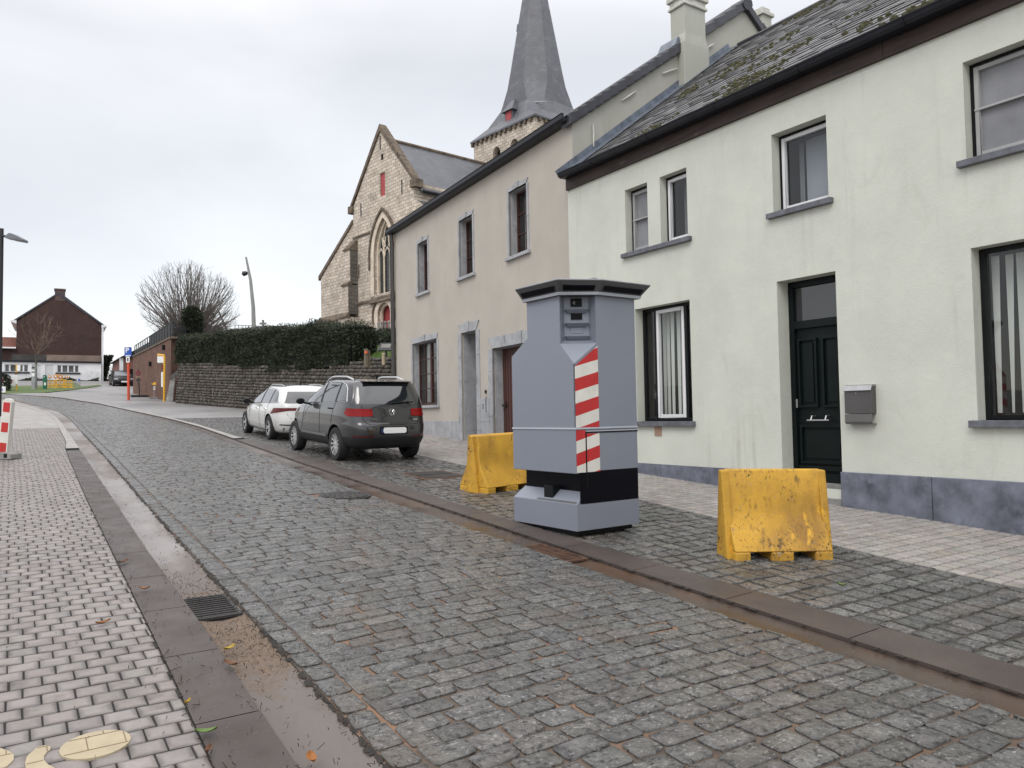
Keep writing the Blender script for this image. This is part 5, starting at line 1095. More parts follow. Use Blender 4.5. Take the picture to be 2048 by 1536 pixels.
# red roofed wing on the left
WG = 2.6
wi = thing('red_roofed_wing', hf(-8, base_z+1, -1), 'low brick wing with an orange red tiled roof beside the gable house', 'house')
wL, wR = hin(-60, 700)[0], eL[0]-.02; z1, z0, zb2 = hin(15, 671)[1], hin(15, 695)[1], hin(15, 712)[1]
q = MB(); q.add([hf(wL, base_z, .0), hf(wR, base_z, .0), hf(wR, z0, .0), hf(wL, z0, .0), hf(wL, base_z, -7), hf(wR, base_z, -7), hf(wR, z0, -7), hf(wL, z0, -7), hf(wR, z1, -3), hf(wL, z1, -3)], [(0, 1, 2, 3), (1, 5, 6, 2), (2, 6, 8), (3, 9, 7), (4, 0, 3, 7), (5, 4, 7, 6)]); build(q, 'wall', 'brickdark', wi)
q = MB(); q.add([hf(wL, z0-.02, .3), hf(wR, z0-.02, .3), hf(wR, z1+.12, -3), hf(wL, z1+.12, -3), hf(wL, z0, -7.2), hf(wR, z0, -7.2)], [(0, 1, 2, 3), (3, 2, 5, 4)]); r_o = build(q, 'roof', 'redtile', wi); build(MB().tube([hf(wL, z0-.06, .36), hf(wR, z0-.06, .36)], .09, 6), 'gutter', 'whitewash', wi)
# shaggy conifer and small houses down the side street
q = MB(); V = []; Fs = []; T = []; r = np.random.RandomState(31); cdp = 84.; th = thing('ivy_tree', at(212, 768, cdp), 'dark shaggy ivy clad tree at the corner of the gable house', 'tree')
prof_ = [(712, 206, 226), (716, 205, 225), (722, 205, 221), (730, 204, 218), (740, 204, 217), (752, 204, 213), (762, 204, 209)]
for i in range(4200):
    y = r.uniform(711, 765); a = np.interp(y, [p[0] for p in prof_], [p[1] for p in prof_])-1; b = np.interp(y, [p[0] for p in prof_], [p[2] for p in prof_])+.8*math.sin(y*1.3); x = r.uniform(a, b); p = at(x, y, cdp+r.uniform(-.5, .5)); a_ = r.normal(size=3); a_ /= np.linalg.norm(a_); b_ = np.cross(a_, r.normal(size=3)); k = len(V); V += [p-b_*.05, p+b_*.05, p+a_*.2]; Fs.append((k, k+1, k+2)); g = max(.3, .75+.3*r.normal()); T += [(g, g, g, 1)]*3
q.add(V, Fs); o = build(q, 'crown', 'hedge', th, fix=False); tints(o, T); build(MB().tube([at(208, 771, cdp), at(209, 720, cdp)], .22, 7), 'trunk', 'bark', th)
def far_house(name, label, px, dep, pts, front, roof_px, mt_w, mt_r, deep=7):
    th = thing(name, at(px, 765, dep), label, 'house'); wf = lambda a, b, d: at(a, b, dep)+fw*d
    build(MB().prism(front, wf, 0, deep), 'wall', mt_w, th); build(MB().prism(roof_px, wf, -.15, deep), 'roof', mt_r, th); return th, wf
fh, wf = far_house('far_house', 'small pale house with a red front beyond the parked cars', 215, 100, None, [(205, 775), (222, 775), (222, 748), (205, 741)], [(204, 741), (224, 749), (224, 747), (204, 737)], 'whitewash', 'lead')
build(MB().prism([(205, 763), (217, 763), (217, 757), (210, 750), (205, 750)], wf, -.1, 0), 'red_gate', mat('red_gate_paint', (.22, .04, .045), .6), fh)
bd = 66.; th = thing('far_brick_house', at(258, 770, bd), 'red brown brick house seen edge on behind the parking sign', 'house')
q = MB(); P0 = at(247, 760, bd+6); zT = at(247, 714, bd+6)[2]; P1 = at(280, 760, bd-4); zT1 = at(270, 700, bd)[2]
fd = np.array([P0[0], P0[1]+7, 0])-np.array([P0[0], P0[1], 0])
q.box(P0[0], P0[0]+8, P0[1], P0[1]+9, G(P0[1])-1, zT); bw = build(q, 'wall', 'brickfar', th)
q = MB(); x0, x1, y0, y1 = P0[0]-.35, P0[0]+8.3, P0[1]-.3, P0[1]+9.3; q.add([(x0, y0, zT-.05), (x0, y1, zT-.05), (x1, y1, zT-.05), (x1, y0, zT-.05), (x0+4.3, y0, zT+2.4), (x0+4.3, y1, zT+2.4)], [(0, 1, 5, 4), (2, 3, 4, 5), (0, 4, 3), (1, 2, 5), (0, 3, 2, 1)]); build(q, 'roof', 'gutter', th)
q = MB(); q.box(P0[0]-.33, P0[0]-.02, P0[1], P0[1]+.12, G(P0[1])-.5, zT-.06); build(q, 'downpipe', 'whitewash', th)
for zz in (zT-2.6, zT-5.4):
    for xx in (P0[0]+.5, P0[0]+2.2): build(MB().box(xx, xx+.7, P0[1]-.03, P0[1]-.005, zz, zz+1.5), 'window', 'glassdark', th)
# ================================================================== SIGNS AND STREET FURNITURE
UPV = np.array([0, 0, 1.])
def face_fn(c, side=sv, n_=nv):
    return lambda a, b, d: np.array(c)+side*a+UPV*b+n_*d
def disc(r, n_=24): return [(r*math.cos(2*math.pi*k/n_), r*math.sin(2*math.pi*k/n_)) for k in range(n_)]
def rrect(w_, h_, r=.02): 
    o = []
    for cx, cy, a0 in ((w_/2-r, h_/2-r, 0), (-w_/2+r, h_/2-r, 90), (-w_/2+r, -h_/2+r, 180), (w_/2-r, -h_/2+r, 270)):
        for k in range(4): a = R(a0+30*k); o.append((cx+r*math.cos(a), cy+r*math.sin(a)))
    return o
g = gnd(257, 800); dp = float((g-O)@fw); zz = lambda py, px=257: onp(px, py, g, fw)[2]; wpx = lambda n_: n_/F*dp
t_ = thing('parking_sign', g, 'blue parking sign on a red post before the brick wall', 'road sign')
build(MB().tube([g-[0, 0, .2], (g[0], g[1], zz(726))], .075, 10), 'post', 'orange', t_, smooth=True); build(MB().tube([(g[0], g[1], zz(726)), (g[0], g[1], zz(696))], .05, 8), 'upper_post', 'galv', t_, smooth=True)
c_ = np.array([g[0], g[1], zz(703.5)])+nv*.06; build(MB().prism(rrect(wpx(14), wpx(19), .05), face_fn(c_), -.02, .02), 'sign_plate', 'blue', t_)
text_mesh('P', wpx(14), lambda x, y, z: face_fn(c_+UPV*.08)(x-wpx(1.5), y, .024+z), 'parking_letter', 'signwhite', t_, bold=.008)
q = MB()
for k in range(5): q.prism([(x+(k-2)*.07, y-wpx(7.6)) for x, y in rrect(.05, .05+.03*(k % 2), .01)], face_fn(c_), .02, .026)
build(q, 'small_pictogram', 'signwhite', t_)
c_ = np.array([g[0], g[1], zz(719)])+nv*.08; build(MB().prism(rrect(wpx(7), wpx(12), .02), face_fn(c_), -.01, .01), 'supplementary_plate', 'signwhite', t_)
build(MB().prism(rrect(wpx(2.5), wpx(7), .02), face_fn(c_), .01, .014), 'plate_symbol', 'iron', t_)
g = gnd(328, 803); dp = float((g-O)@fw); P_ = lambda px, py: onp(px, py, g, fw)
t_ = thing('bus_stop', g, 'yellow bus stop pole with a white flag beside the brick wall', 'bus stop')
q = MB(); q.tube([g-[0, 0, .2], P_(329, 712)], .055, 8); q.tube([P_(329.5, 711), P_(315, 709)], .05, 8); build(q, 'pole', 'yellowclean', t_, smooth=True)
c_ = P_(321.5, 718); build(MB().prism(rrect(wpx(13), wpx(15), .04), face_fn(c_), -.03, .03), 'flag', 'signwhite', t_)
build(MB().prism([(x, y+wpx(5.6)) for x, y in rrect(wpx(12.4), wpx(1.1), .01)], face_fn(c_), .03, .034), 'flag_line', 'yellowclean', t_)
c_ = P_(325.5, 735); build(MB().prism(rrect(wpx(4), wpx(11), .03), face_fn(c_), -.04, .04), 'red_panel', mat('dark_red_panel', (.16, .03, .025), .6), t_)
c_ = P_(324.5, 759); build(MB().prism(rrect(wpx(3.6), wpx(30), .03), face_fn(c_), -.03, .03), 'timetable_case', 'signwhite', t_)
g = gnd(279, 794); dp = float((g-O)@fw)
t_ = thing('no_parking_sign', g, 'round dark red no parking sign on a low base by the brick wall', 'road sign')
build(MB().tube([g, P_(277.5, 763)], .035, 7), 'post', 'iron', t_)
build(MB().tube([P_(277.5, 763), P_(277, 740)], .03, 7), 'upper_post', 'iron', t_)
build(MB().box(g[0]-.5, g[0]+.5, g[1]-.3, g[1]+.3, g[2]-.1, g[2]+.12), 'base', 'rubber', t_, bevel=.03)
c_ = P_(277, 746)+nv*.05; build(MB().prism(disc(wpx(5)), face_fn(c_), -.02, .02), 'sign_plate', mat('faded_red', (.14, .022, .03), .5), t_)
build(MB().prism([(-wpx(1), wpx(5)), (wpx(1), wpx(5)), (0, wpx(7.5))], face_fn(c_), -.02, .02), 'tip', 'iron', t_)
build(MB().prism(rrect(wpx(9), wpx(4), .02), face_fn(P_(277.5, 760)+nv*.05), -.02, .02), 'supplementary_plate', 'iron', t_)
build(MB().prism(rrect(wpx(8), wpx(1.6), .02), face_fn(P_(277, 754)+nv*.05), -.02, .02), 'bracket', mat('tan_bracket', (.3, .2, .13), .7), t_)
g = gnd(309, 797.5); dp = float((g-O)@fw)
t_ = thing('small_arrow_sign', g, 'small yellow arrow sign on a short white stand near the bus stop', 'road sign')
build(MB().box(g[0]-.32, g[0]+.32, g[1]-.2, g[1]+.2, g[2]-.05, g[2]+.11), 'base', 'concrete', t_, bevel=.02)
build(MB().tube([g, P_(308.5, 772)], .03, 6), 'post', 'galv', t_); build(MB().prism([(-wpx(2), wpx(-4)), (wpx(1.5), wpx(-4)), (wpx(1.5), wpx(4)), (-wpx(1.5), wpx(4))], face_fn(P_(309, 776)), -.02, .02), 'white_panel', 'signwhite', t_)
build(MB().prism([(-wpx(6), 0), (-wpx(1), wpx(1)), (-wpx(.5), wpx(3)), (wpx(4), wpx(3)), (wpx(4), -wpx(2.5)), (-wpx(2), -wpx(2.2))], face_fn(P_(309, 767.5)+nv*.05), -.02, .02), 'arrow_plate', 'yellowclean', t_)
# ---- objects on the far lawn
def far(px, py): 
    g = gnd(px, py); return g, float((g-O)@fw)
g, dp = far(68, 779); t_ = thing('information_stele', g, 'tall narrow grey information stele on the lawn next to the young tree', 'information board')
build(MB().prism([(-wpx(3.2), -.1), (wpx(3.2), -.1), (wpx(3.2), wpx(51)), (-wpx(3.2), wpx(51))], face_fn(g), -.12, .12), 'body', 'lead', t_)
for a, b in ((26, 33), (36, 39)): build(MB().prism([(-wpx(2.9), wpx(a)), (wpx(2.9), wpx(a)), (wpx(2.9), wpx(b)), (-wpx(2.9), wpx(b))], face_fn(g), .12, .125), 'white_panel', 'signwhite', t_)
for a, b in ((34, 35.6), (42, 45)): build(MB().prism([(-wpx(2.9), wpx(a)), (wpx(2.9), wpx(a)), (wpx(2.9), wpx(b)), (-wpx(2.9), wpx(b))], face_fn(g), .12, .125), 'dark_panel', 'iron', t_)
g, dp = far(33, 782); t_ = thing('bus_stop', g, 'yellow bus stop pole with white panels on the lawn left of the stele', 'bus stop')
build(MB().tube([g, P_(33, 729)], .05, 7), 'pole', 'yellowclean', t_); build(MB().prism(rrect(wpx(6), wpx(12), .03), face_fn(P_(37.5, 736)), -.04, .04), 'flag', 'signwhite', t_); build(MB().prism(rrect(wpx(8), wpx(19), .03), face_fn(P_(33, 759)+nv*.08), -.04, .04), 'timetable_case', 'signwhite', t_); build(MB().prism(rrect(wpx(5), wpx(5), .03), face_fn(P_(33, 747)+nv*.06), -.04, .04), 'red_panel', 'rust', t_)
g, dp = far(90, 779); t_ = thing('green_signpost', g, 'dark green post with a round white emblem beside the yellow barriers', 'post')
build(MB().prism([(-wpx(3), -.1), (wpx(3), -.1), (wpx(3), wpx(25)), (wpx(1.5), wpx(29)), (-wpx(2), wpx(29)), (-wpx(3), wpx(27))], face_fn(g), -.1, .1), 'body', 'signgreen', t_, bevel=.02)
build(MB().prism([(x+wpx(1.6), y*1.7+wpx(11)) for x, y in disc(wpx(2))], face_fn(g), .1, .12), 'emblem', 'signwhite', t_); build(MB().prism([(x, y+wpx(25)) for x, y in disc(wpx(1))], face_fn(g), .1, .12), 'small_emblem', 'signwhite', t_)
# stored road works barriers and signs
def works(px, w_, h_, label):
    g, dp = far(px, 776.5); t_ = thing('works_barrier', g, label, 'barrier', 'yellow works barriers on the lawn'); q = MB(); W = w_/F*dp/2; Hh = h_/F*dp; fnn = face_fn(g)
    P = lambda a, b: fnn(a, b, 0)
    q.tube([P(-W, .02), P(-W, Hh), P(W, Hh), P(W, .02)], .035, 6); q.tube([P(-W, Hh*.45), P(W, Hh*.45)], .03, 6)
    for k in range(1, 5): q.tube([P(-W+2*W*k/5, Hh*.12), P(-W+2*W*k/5, Hh)], .03, 5)
    q.tube([P(-W, Hh*.12), P(W, Hh*.12)], .03, 6)
    for a in (-W, W): q.tube([fnn(a, .03, -.3), fnn(a, .03, .3)], .03, 5)
    build(q, 'frame', 'yellowclean', t_); return t_
works(104, 20, 14, 'yellow tubular works barrier next to the green post'); works(120, 22, 17, 'yellow tubular works barrier in the middle of the stored row'); works(135, 18, 15, 'yellow tubular works barrier at the end towards the blue notice')
def roadsign(px, py, kind, label, sz):
    g, dp = far(px, 775.5); t_ = thing('works_road_sign', g, label, 'road sign', 'stored works signs on the lawn'); W = sz/F*dp/2; c_ = onp(px, py, g, fw); fnn = face_fn(c_)
    build(MB().tube([g, c_], .025, 5), 'post', 'galv', t_)
    yb = MB().prism(rrect(W*2.5, W*2.3, .03) if kind == 'r' else [(-W*1.5, -W*.95), (W*1.5, -W*.95), (W*.2, W*1.1), (-W*.2, W*1.1)], fnn, -.03, 0); build(yb, 'backing_plate', 'yellowclean', t_)
    o1 = disc(W) if kind == 'r' else [(-W, -W*.75), (W, -W*.75), (0, W*.8)]; build(MB().prism(o1, fnn, 0, .015), 'red_border', 'red', t_); build(MB().prism([(a*.66, b*.66) for a, b in o1], fnn, .015, .025), 'sign_face', 'signwhite', t_)
roadsign(99.5, 753, 't', 'triangular warning sign nearest the green post', 6); roadsign(111.5, 752.5, 'r', 'left of the two round red rimmed works signs', 7); roadsign(121, 754, 'r', 'right of the two round red rimmed works signs', 7); roadsign(133, 753.5, 't', 'triangular warning sign at the end of the stored row', 6)
g, dp = far(157, 774); t_ = thing('notice_board', g, 'small blue and white notice on a trestle by the lawn edge', 'sign'); fnn = face_fn(g)
build(MB().tube([fnn(-wpx(3), 0, 0), fnn(-wpx(3), wpx(16), 0)], .03, 5).tube([fnn(wpx(3), 0, 0), fnn(wpx(3), wpx(16), 0)], .03, 5).tube([fnn(-wpx(4), .05, .2), fnn(wpx(4), .05, .2)], .03, 5), 'stand', 'galv', t_)
build(MB().prism(rrect(wpx(7), wpx(5), .02), face_fn(P_(157, 760)), -.02, .02), 'board', mat('notice_blue', (.10, .14, .45), .5), t_); build(MB().prism(rrect(wpx(2), wpx(4.4), .01), face_fn(P_(155, 760)), .02, .03), 'white_field', 'signwhite', t_)
g, dp = far(12, 780); t_ = thing('red_box_post', g, 'red service box on a post beside the lawn', 'post'); build(MB().tube([g, P_(10, 765)], .08, 6), 'post', 'iron', t_)
q = MB().prism(rrect(wpx(12), wpx(8.5), .06), face_fn(P_(13, 762)), -.3, .3); build(q, 'box', mat('red_box_paint', (.33, .02, .02), .5), t_, bevel=.03); build(MB().prism(rrect(wpx(5), wpx(3.2), .02), face_fn(P_(16, 763)), .3, .31), 'white_label', 'signwhite', t_)
# bicycle-stand like curved rail and dark bush by the left edge
q = MB(); g, dp = far(2, 782)
for k, (x, y) in enumerate(((0, 746), (5, 748))): q.tube([P_(-8, 770), P_(-6, y), P_(10, y), P_(21, y+7), P_(20, y+14), P_(15, y+16)], .03, 5)
o = build(q, 'curved_railing', 'iron', smooth=True); tag(o, 'thin dark curved railing behind the red service box', 'railing')
th = thing('small_bush', g, 'dark round bush beside the curved railing', 'bush'); r = np.random.RandomState(77); V = []; Fs = []; T = []
for i in range(1500):
    a = r.normal(size=3); a /= np.linalg.norm(a); p = P_(0, 768)+a*np.array([.6, .6, .75])*r.uniform(.75, 1); b = np.cross(a, r.normal(size=3)); b /= np.linalg.norm(b); k = len(V); V += [p-b*.05, p+b*.05, p+(a+r.normal(size=3)*.5)*.13]; Fs.append((k, k+1, k+2)); gg = max(.3, 1+.3*r.normal()); T += [(gg, gg, gg, 1)]*3
q = MB(); q.add(V, Fs); o = build(q, 'foliage', 'hedge', th, fix=False); tints(o, T)
g, dp = far(2, 787); t_ = thing('advertising_board', g, 'low white board with blue lettering at the kerb far left', 'sign'); c_ = P_(2, 779)
build(MB().prism(rrect(wpx(18), wpx(12), .02), face_fn(c_), -.04, .04), 'board', 'signwhite', t_); text_mesh('ern', wpx(9), lambda x, y, z: face_fn(c_)(x-.05, y, .042+z), 'blue_lettering', 'blue', t_, bold=.01)
build(MB().tube([P_(-5, 787), P_(-5, 782)], .03, 5).tube([P_(9, 787), P_(9, 782)], .03, 5), 'feet', 'galv', t_)
# ---- red and white bollard on its base
g = gnd(8, 918); dp = float((g-O)@fw); t_ = thing('traffic_beacon', g, 'leaning white and red striped beacon on a rubber foot, left pavement', 'beacon'); top_ = P_(18.5, 797); bot = P_(8, 905); ax = top_-bot; Lb = np.linalg.norm(ax); axn = ax/Lb
bside = np.cross(axn, nv); bside /= np.linalg.norm(bside)
def bf(a, b, d): return bot+bside*a+axn*b+nv*d
wB = .085
build(MB().prism([(-wB, 0), (wB, 0), (wB, Lb-.06), (wB*.6, Lb-.01), (0, Lb), (-wB*.6, Lb-.01), (-wB, Lb-.06)], bf, -.05, .05), 'body', 'stripew', t_, bevel=.012)
for f0, f1 in ((.0, .185), (.375, .56), (.745, .93)): build(MB().prism([(x, y+Lb*(f0+f1)/2) for x, y in rrect(wB*1.45, Lb*(f1-f0)*.96, .008)], bf, .05, .054), 'red_stripe', 'red', t_)
q = MB(); fb = face_fn(g+nv*.0, ); q.prism([(-.42, 0), (.23, 0), (.23, .09), (.17, .13), (-.42, .13)], fb, -.16, .16); build(q, 'foot', 'concrete', t_, bevel=.012); build(MB().prism([(.10, .03), (.16, .03), (.16, .10), (.10, .10)], fb, .16, .165), 'slot', 'black', t_)
# ================================================================== SPEED CAMERA CABINET
z0c = .055
c0 = onp(1155, 1066, (0, 0, G(6.4)+z0c), (0, 0, 1)); cl_ = onp(1024, 1038, (0, 0, G(7.2)+z0c), (0, 0, 1)); cr2 = onp(1277, 1051, (0, 0, G(6.45)+z0c), (0, 0, 1))
aL = cl_-c0; aL[2] = 0; bR = cr2-c0; bR[2] = 0; La, Lb_ = np.linalg.norm(aL), np.linalg.norm(bR)
angA = math.atan2(aL[1], aL[0]); angB = math.atan2(bR[1], bR[0]); mid = (angA+angB)/2; angA, angB = mid+math.pi/4, mid-math.pi/4
ea = np.array([math.cos(angA), math.sin(angA), 0]); eb = np.array([math.cos(angB), math.sin(angB), 0]); zc0 = G(6.6)+z0c
sc_ = thing('speed_camera', (c0[0], c0[1], G(6.4)), 'tall blue grey speed camera cabinet with red and white striped corner', 'speed camera')
Lb_ = float(Lb_)*1.09; La = float(La)*1.06
def K(a, b, h): return np.array([c0[0], c0[1], zc0])+ea*a+eb*b+np.array([0, 0, h])
cd_ = float((c0-O)@fw)
hpx = lambda px, py: onp(px, py, K(0, 0, 0), (fw[0], fw[1], 0))[2]-zc0      # heights on the near corner
H_base, H_blk, H_seam, H_slope, H_nb, H_top, H_cap = hpx(1156, 1010), hpx(1158, 948), hpx(1158, 858), hpx(1160, 727), hpx(1160, 690), hpx(1160, 584), hpx(1160, 557)
La2 = La*.715
def prismK(out, h0, h1, name, mt, parent=sc_, bev=.006): return build(MB().prism(out, lambda a, b, d: K(a, b, d), h0, h1), name, mt, parent, bevel=bev)
build(MB().prism([(.06, .05), (La-.06, .05), (La-.06, Lb_-.05), (.06, Lb_-.05)], lambda a, b, d: K(a, b, d), -.05, 0.), 'feet', 'black', sc_)
rb = .14
mb = MB(); mb.prism([(0, 0), (La, 0), (La, Lb_), (0, Lb_)], lambda a, b, d: K(a, b, d), 0, H_base-.002)
build(mb, 'base', 'camgrey', sc_, bevel=.004); mb = MB()
mb.hexa([K(0, 0, H_base), K(La, 0, H_base), K(La, Lb_, H_base), K(0, Lb_, H_base), K(.02, rb, H_base+.115), K(La-.03, rb, H_base+.115), K(La-.03, Lb_-.02, H_base+.115), K(.02, Lb_-.02, H_base+.115)])
build(mb, 'sloping_shelf', 'camgrey', sc_)
build(MB().hexa([K(.02, .006, H_base+.004), K(La*.62, .006, H_base+.004), K(La*.62, rb+.02, H_base+.118), K(.02, rb+.02, H_base+.118), K(.02, .008, H_base+.008), K(La*.62, .008, H_base+.008), K(La*.62, rb+.02, H_base+.122), K(.02, rb+.02, H_base+.122)]), 'dark_shelf', 'camdark', sc_)
prismK([(.004, rb), (La-.05, rb), (La-.05, Lb_-.02), (-.002, Lb_-.004), (-.002, .04)], H_base+.0, H_blk+.02, 'black_band', 'camlens')
build(MB().prism([(La*.40, rb-.10), (La*.54, rb-.10), (La*.54, rb+.02), (La*.40, rb+.02)], lambda a, b, d: K(a, b, d), H_base+.03, H_base+.16), 'black_box', 'black', sc_, bevel=.005)
prismK([(0, 0), (La-.005, 0), (La-.005, Lb_), (0, Lb_)], H_blk, H_seam-.006, 'lower_body', 'camgrey')
prismK([(-.008, -.008), (La+.0, -.008), (La+.0, Lb_+.006), (-.008, Lb_+.006)], H_seam-.006, H_seam+.012, 'seam_trim', 'camlight', bev=.003)
# upper body: full depth to the shoulder, then stepped in at the far end, near corner cut open into a niche
ca, cb = La*.20, Lb_*.36
sh0, sh1 = hpx(1160, 712)+.0, hpx(1160, 680)
fz = lambda py: onp(1045, py, K(La*.9, 0, 0), ea)[2]-zc0
sh0, sh1 = fz(713), fz(681)
q = MB(); nt_ = H_slope
# left face outline (a,h) with the shoulder; built as prism along b
left = [(0, H_seam+.012), (La-.01, H_seam+.012), (La-.01, sh0), (La2+.0, sh1), (La2, H_top), (ca, H_top), (ca, H_nb+.03), (0, H_slope)]
q.prism(left, lambda a, h, b: K(a, b, h), 0., .012)
right = [(0, H_seam+.012), (Lb_, H_seam+.012), (Lb_, H_top), (cb, H_top), (cb, H_nb+.03), (0, H_slope)]
q.prism(right, lambda b, h, a: K(a, b, h), 0.0, .012)
back = [(0.012, H_seam+.012), (La-.01, H_seam+.012), (La-.01, sh0), (La2, sh1), (La2, H_top), (.012, H_top)]
q.prism(back, lambda a, h, b: K(a, b, h), Lb_-.012, Lb_)
q.add([K(La-.01, 0, H_seam+.012), K(La-.01, Lb_, H_seam+.012), K(La-.01, Lb_, sh0), K(La-.01, 0, sh0), K(La2, 0, sh1), K(La2, Lb_, sh1), K(La2, 0, H_top), K(La2, Lb_, H_top)], [(0, 1, 2, 3), (3, 2, 5, 4), (4, 5, 7, 6)])
build(q, 'upper_body', 'camgrey', sc_, bevel=.004)
# sloped facet under the niche
nd = .17   # niche depth along the diagonal
dg = (ea+eb)/math.sqrt(2)
na, nb = np.array(K(ca, 0, 0)), np.array(K(0, cb, 0))
q = MB(); ia, ib = K(ca+.10, .15, 0), K(.13, cb+.02, 0)
ih = math.hypot(ca, cb); A1 = (ca*.84+.125*cb/ih, cb*.16+.125*ca/ih); B1 = (ca*.16+.125*cb/ih, cb*.84+.125*ca/ih)
V = [K(0, 0, H_slope), K(ca, 0, H_nb+.03), K(0, cb, H_nb+.03), K(*A1, H_nb+.085), K(*B1, H_nb+.085)]
q.add(V, [(0, 2, 4, 3, 1)]); build(q, 'sloped_facet', 'camlight2', sc_) if False else build(q, 'sloped_facet', 'camgrey', sc_)
q = MB(); A0, B0 = (ca, 0), (0, cb)
for (p, r2) in ((A0, A1), (A1, B1), (B1, B0)): q.add([K(*p, H_nb+.02), K(*r2, H_nb+.02), K(*r2, H_top), K(*p, H_top)], [(0, 1, 2, 3)])
build(q, 'niche', 'camgrey', sc_)
def NB(t, h, d):    # on the niche back wall, t 0..1 from left to right, d outwards
    x = np.array(A1)*(1-t)+np.array(B1)*t; p = K(x[0], x[1], h); dirb = np.array(K(*B1, 0))-np.array(K(*A1, 0)); n_ = np.array([dirb[1], -dirb[0], 0]); n_ /= np.linalg.norm(n_); n_ = n_ if n_@nv > 0 else -n_; return p+n_*d
nH = H_top-H_nb-.085; h0 = H_nb+.085
def nh(py): return H_top-(py-590)/(690-590)*(H_top-H_nb-.03)+.0
for i, f in enumerate((.06, .36, .68)):
    zf = h0+nH*f; q = MB(); q.hexa([NB(.10, zf-.02, 0), NB(.90, zf-.02, 0), NB(.86, zf-.035, .02), NB(.14, zf-.035, .02), NB(.0, zf, 0), NB(1., zf, 0), NB(.97, zf+.004, .07), NB(.03, zf+.004, .07)]); build(q, 'shelf', 'camgrey', sc_, bevel=.003)
for f0, f1 in ((.46, .635), (.76, .955)):
    q = MB().prism([(.27, h0+nH*f0), (.73, h0+nH*f0), (.73, h0+nH*f1), (.27, h0+nH*f1)], NB, .0, .012); pane_ = build(q, 'camera_window', 'camlens', sc_, bevel=.003)
build(MB().lathe([(.022, 0), (.022, .02)], tuple(NB(.45, h0+nH*.85, .012)), 'y', 12), 'lens', 'galv', pane_, smooth=True)
build(MB().prism([(.26, h0+nH*.14), (.74, h0+nH*.14), (.74, h0+nH*.28), (.26, h0+nH*.28)], NB, .0, .006), 'blank_panel', 'camgrey', sc_, bevel=.002)
# flared cap: neck ring, window band, brim
def capring(o, h):
    pts = [(-o*1.0+ca*.98, -o), (La2+o*.3, -o), (La2+o*.3, Lb_+o), (-o, Lb_+o), (-o, cb*.95-o*.0)]
    return [K(a, b, h) for a, b in pts]
hn = H_top; H1 = hn-.008
levels = [(.040, H1), (.050, H1+.026), (.055, H1+.034), (.115, hn+.112), (.125, hn+.124), (.125, hn+.133)]
q = MB(); rs = [capring(o, h) for o, h in levels]; V = [p for r_2 in rs for p in r_2]; nn_ = 5
q.add(V, [(i*nn_+k, i*nn_+(k+1) % nn_, (i+1)*nn_+(k+1) % nn_, (i+1)*nn_+k) for i in range(len(levels)-1) for k in range(nn_)]+[tuple(range(nn_-1, -1, -1)), tuple((len(levels)-1)*nn_+k for k in range(nn_))]); cap_ = build(q, 'cap', 'camdark', sc_)
q = MB(); r0, r1 = capring(.046, H1-.001), capring(.058, H1+.028)
for k in (4, 0, 3, 1, 2):
    a, b = k, (k+1) % 5; q.add([r0[a], r0[b], r1[b], r1[a]], [(0, 1, 2, 3)])
build(q, 'neck_trim', 'camlight', cap_)
q = MB(); ra, rb_ = capring(.068, hn+.034), capring(.100, hn+.082)
for k in (4, 0, 3, 1, 2):
    a, b = k, (k+1) % 5; P = [np.array(ra[a]), np.array(ra[b]), np.array(rb_[b]), np.array(rb_[a])]; e = .045; L_ = np.linalg.norm(P[1]-P[0]); e = .05/L_
    w_ = [P[0]*(1-e)+P[1]*e, P[1]*(1-e)+P[0]*e, P[2]*(1-e)+P[3]*e, P[3]*(1-e)+P[2]*e]; n_ = np.cross(w_[1]-w_[0], w_[3]-w_[0]); n_ /= np.linalg.norm(n_); 
    cen = sum(P)/4-np.array(K(La2/2, Lb_/2, hn)); n_ = n_ if n_@cen > 0 else -n_
    build(MB().add([p+n_*.006 for p in w_], [(0, 1, 2, 3)]), 'cap_window', 'camlens', cap_)
build(MB().prism([(ca-.122, -.122), (La2+.036, -.122), (La2+.036, Lb_+.122), (-.122, Lb_+.122), (-.122, cb*.95-.0)], lambda a, b, d: K(a, b, d), hn+.133, hn+.140), 'top_plate', 'camlight', cap_)
dmc = K(La2*.35, Lb_*.62, hn+.140); build(MB().lathe([(.075, 0), (.075, .03), (.06, .07), (.03, .09), (.003, .096)], dmc, 'z', 16), 'antenna_dome', 'camdark', sc_, smooth=True)
build(MB().lathe([(.02, 0), (.02, .02)], K(La2*.3, .1, hn+.140), 'z', 10), 'small_antenna', 'camdark', sc_)
# red and white stripes on the corner strip of the right face, broken at the seam and the door slot
def stripes(b0, b1, h0, h1, name, ph):
    q = {0: MB(), 1: MB()}; ht = .125; sl_ = .25; k0 = -6; Fn = lambda b, h, d: K(-.004-d, b, h)
    for k in range(-8, 40):
        lo = lambda b: k*ht+ph+(b-0)*sl_; 
        def clip(b): return min(max(lo(b), h0(b)), h1(b)), min(max(lo(b)+ht, h0(b)), h1(b))
        n_ = 6; bs = [b0+(b1-b0)*i/n_ for i in range(n_+1)]
        for a, b in zip(bs, bs[1:]):
            (l0, u0), (l1, u1) = clip(a), clip(b)
            if u0-l0 < 1e-4 and u1-l1 < 1e-4: continue
            q[k % 2].add([Fn(a, l0, 0), Fn(b, l1, 0), Fn(b, u1, 0), Fn(a, u0, 0)], [(0, 1, 2, 3)])
    for k, mt in ((0, 'stripered'), (1, 'stripew')): build(q[k], name, mt, sc_, fix=False)
sw = Lb_*.37; tsl = lambda b: H_slope-.03+b*(H_nb+.03-H_slope)/cb
ph = H_slope-.03-.125*16
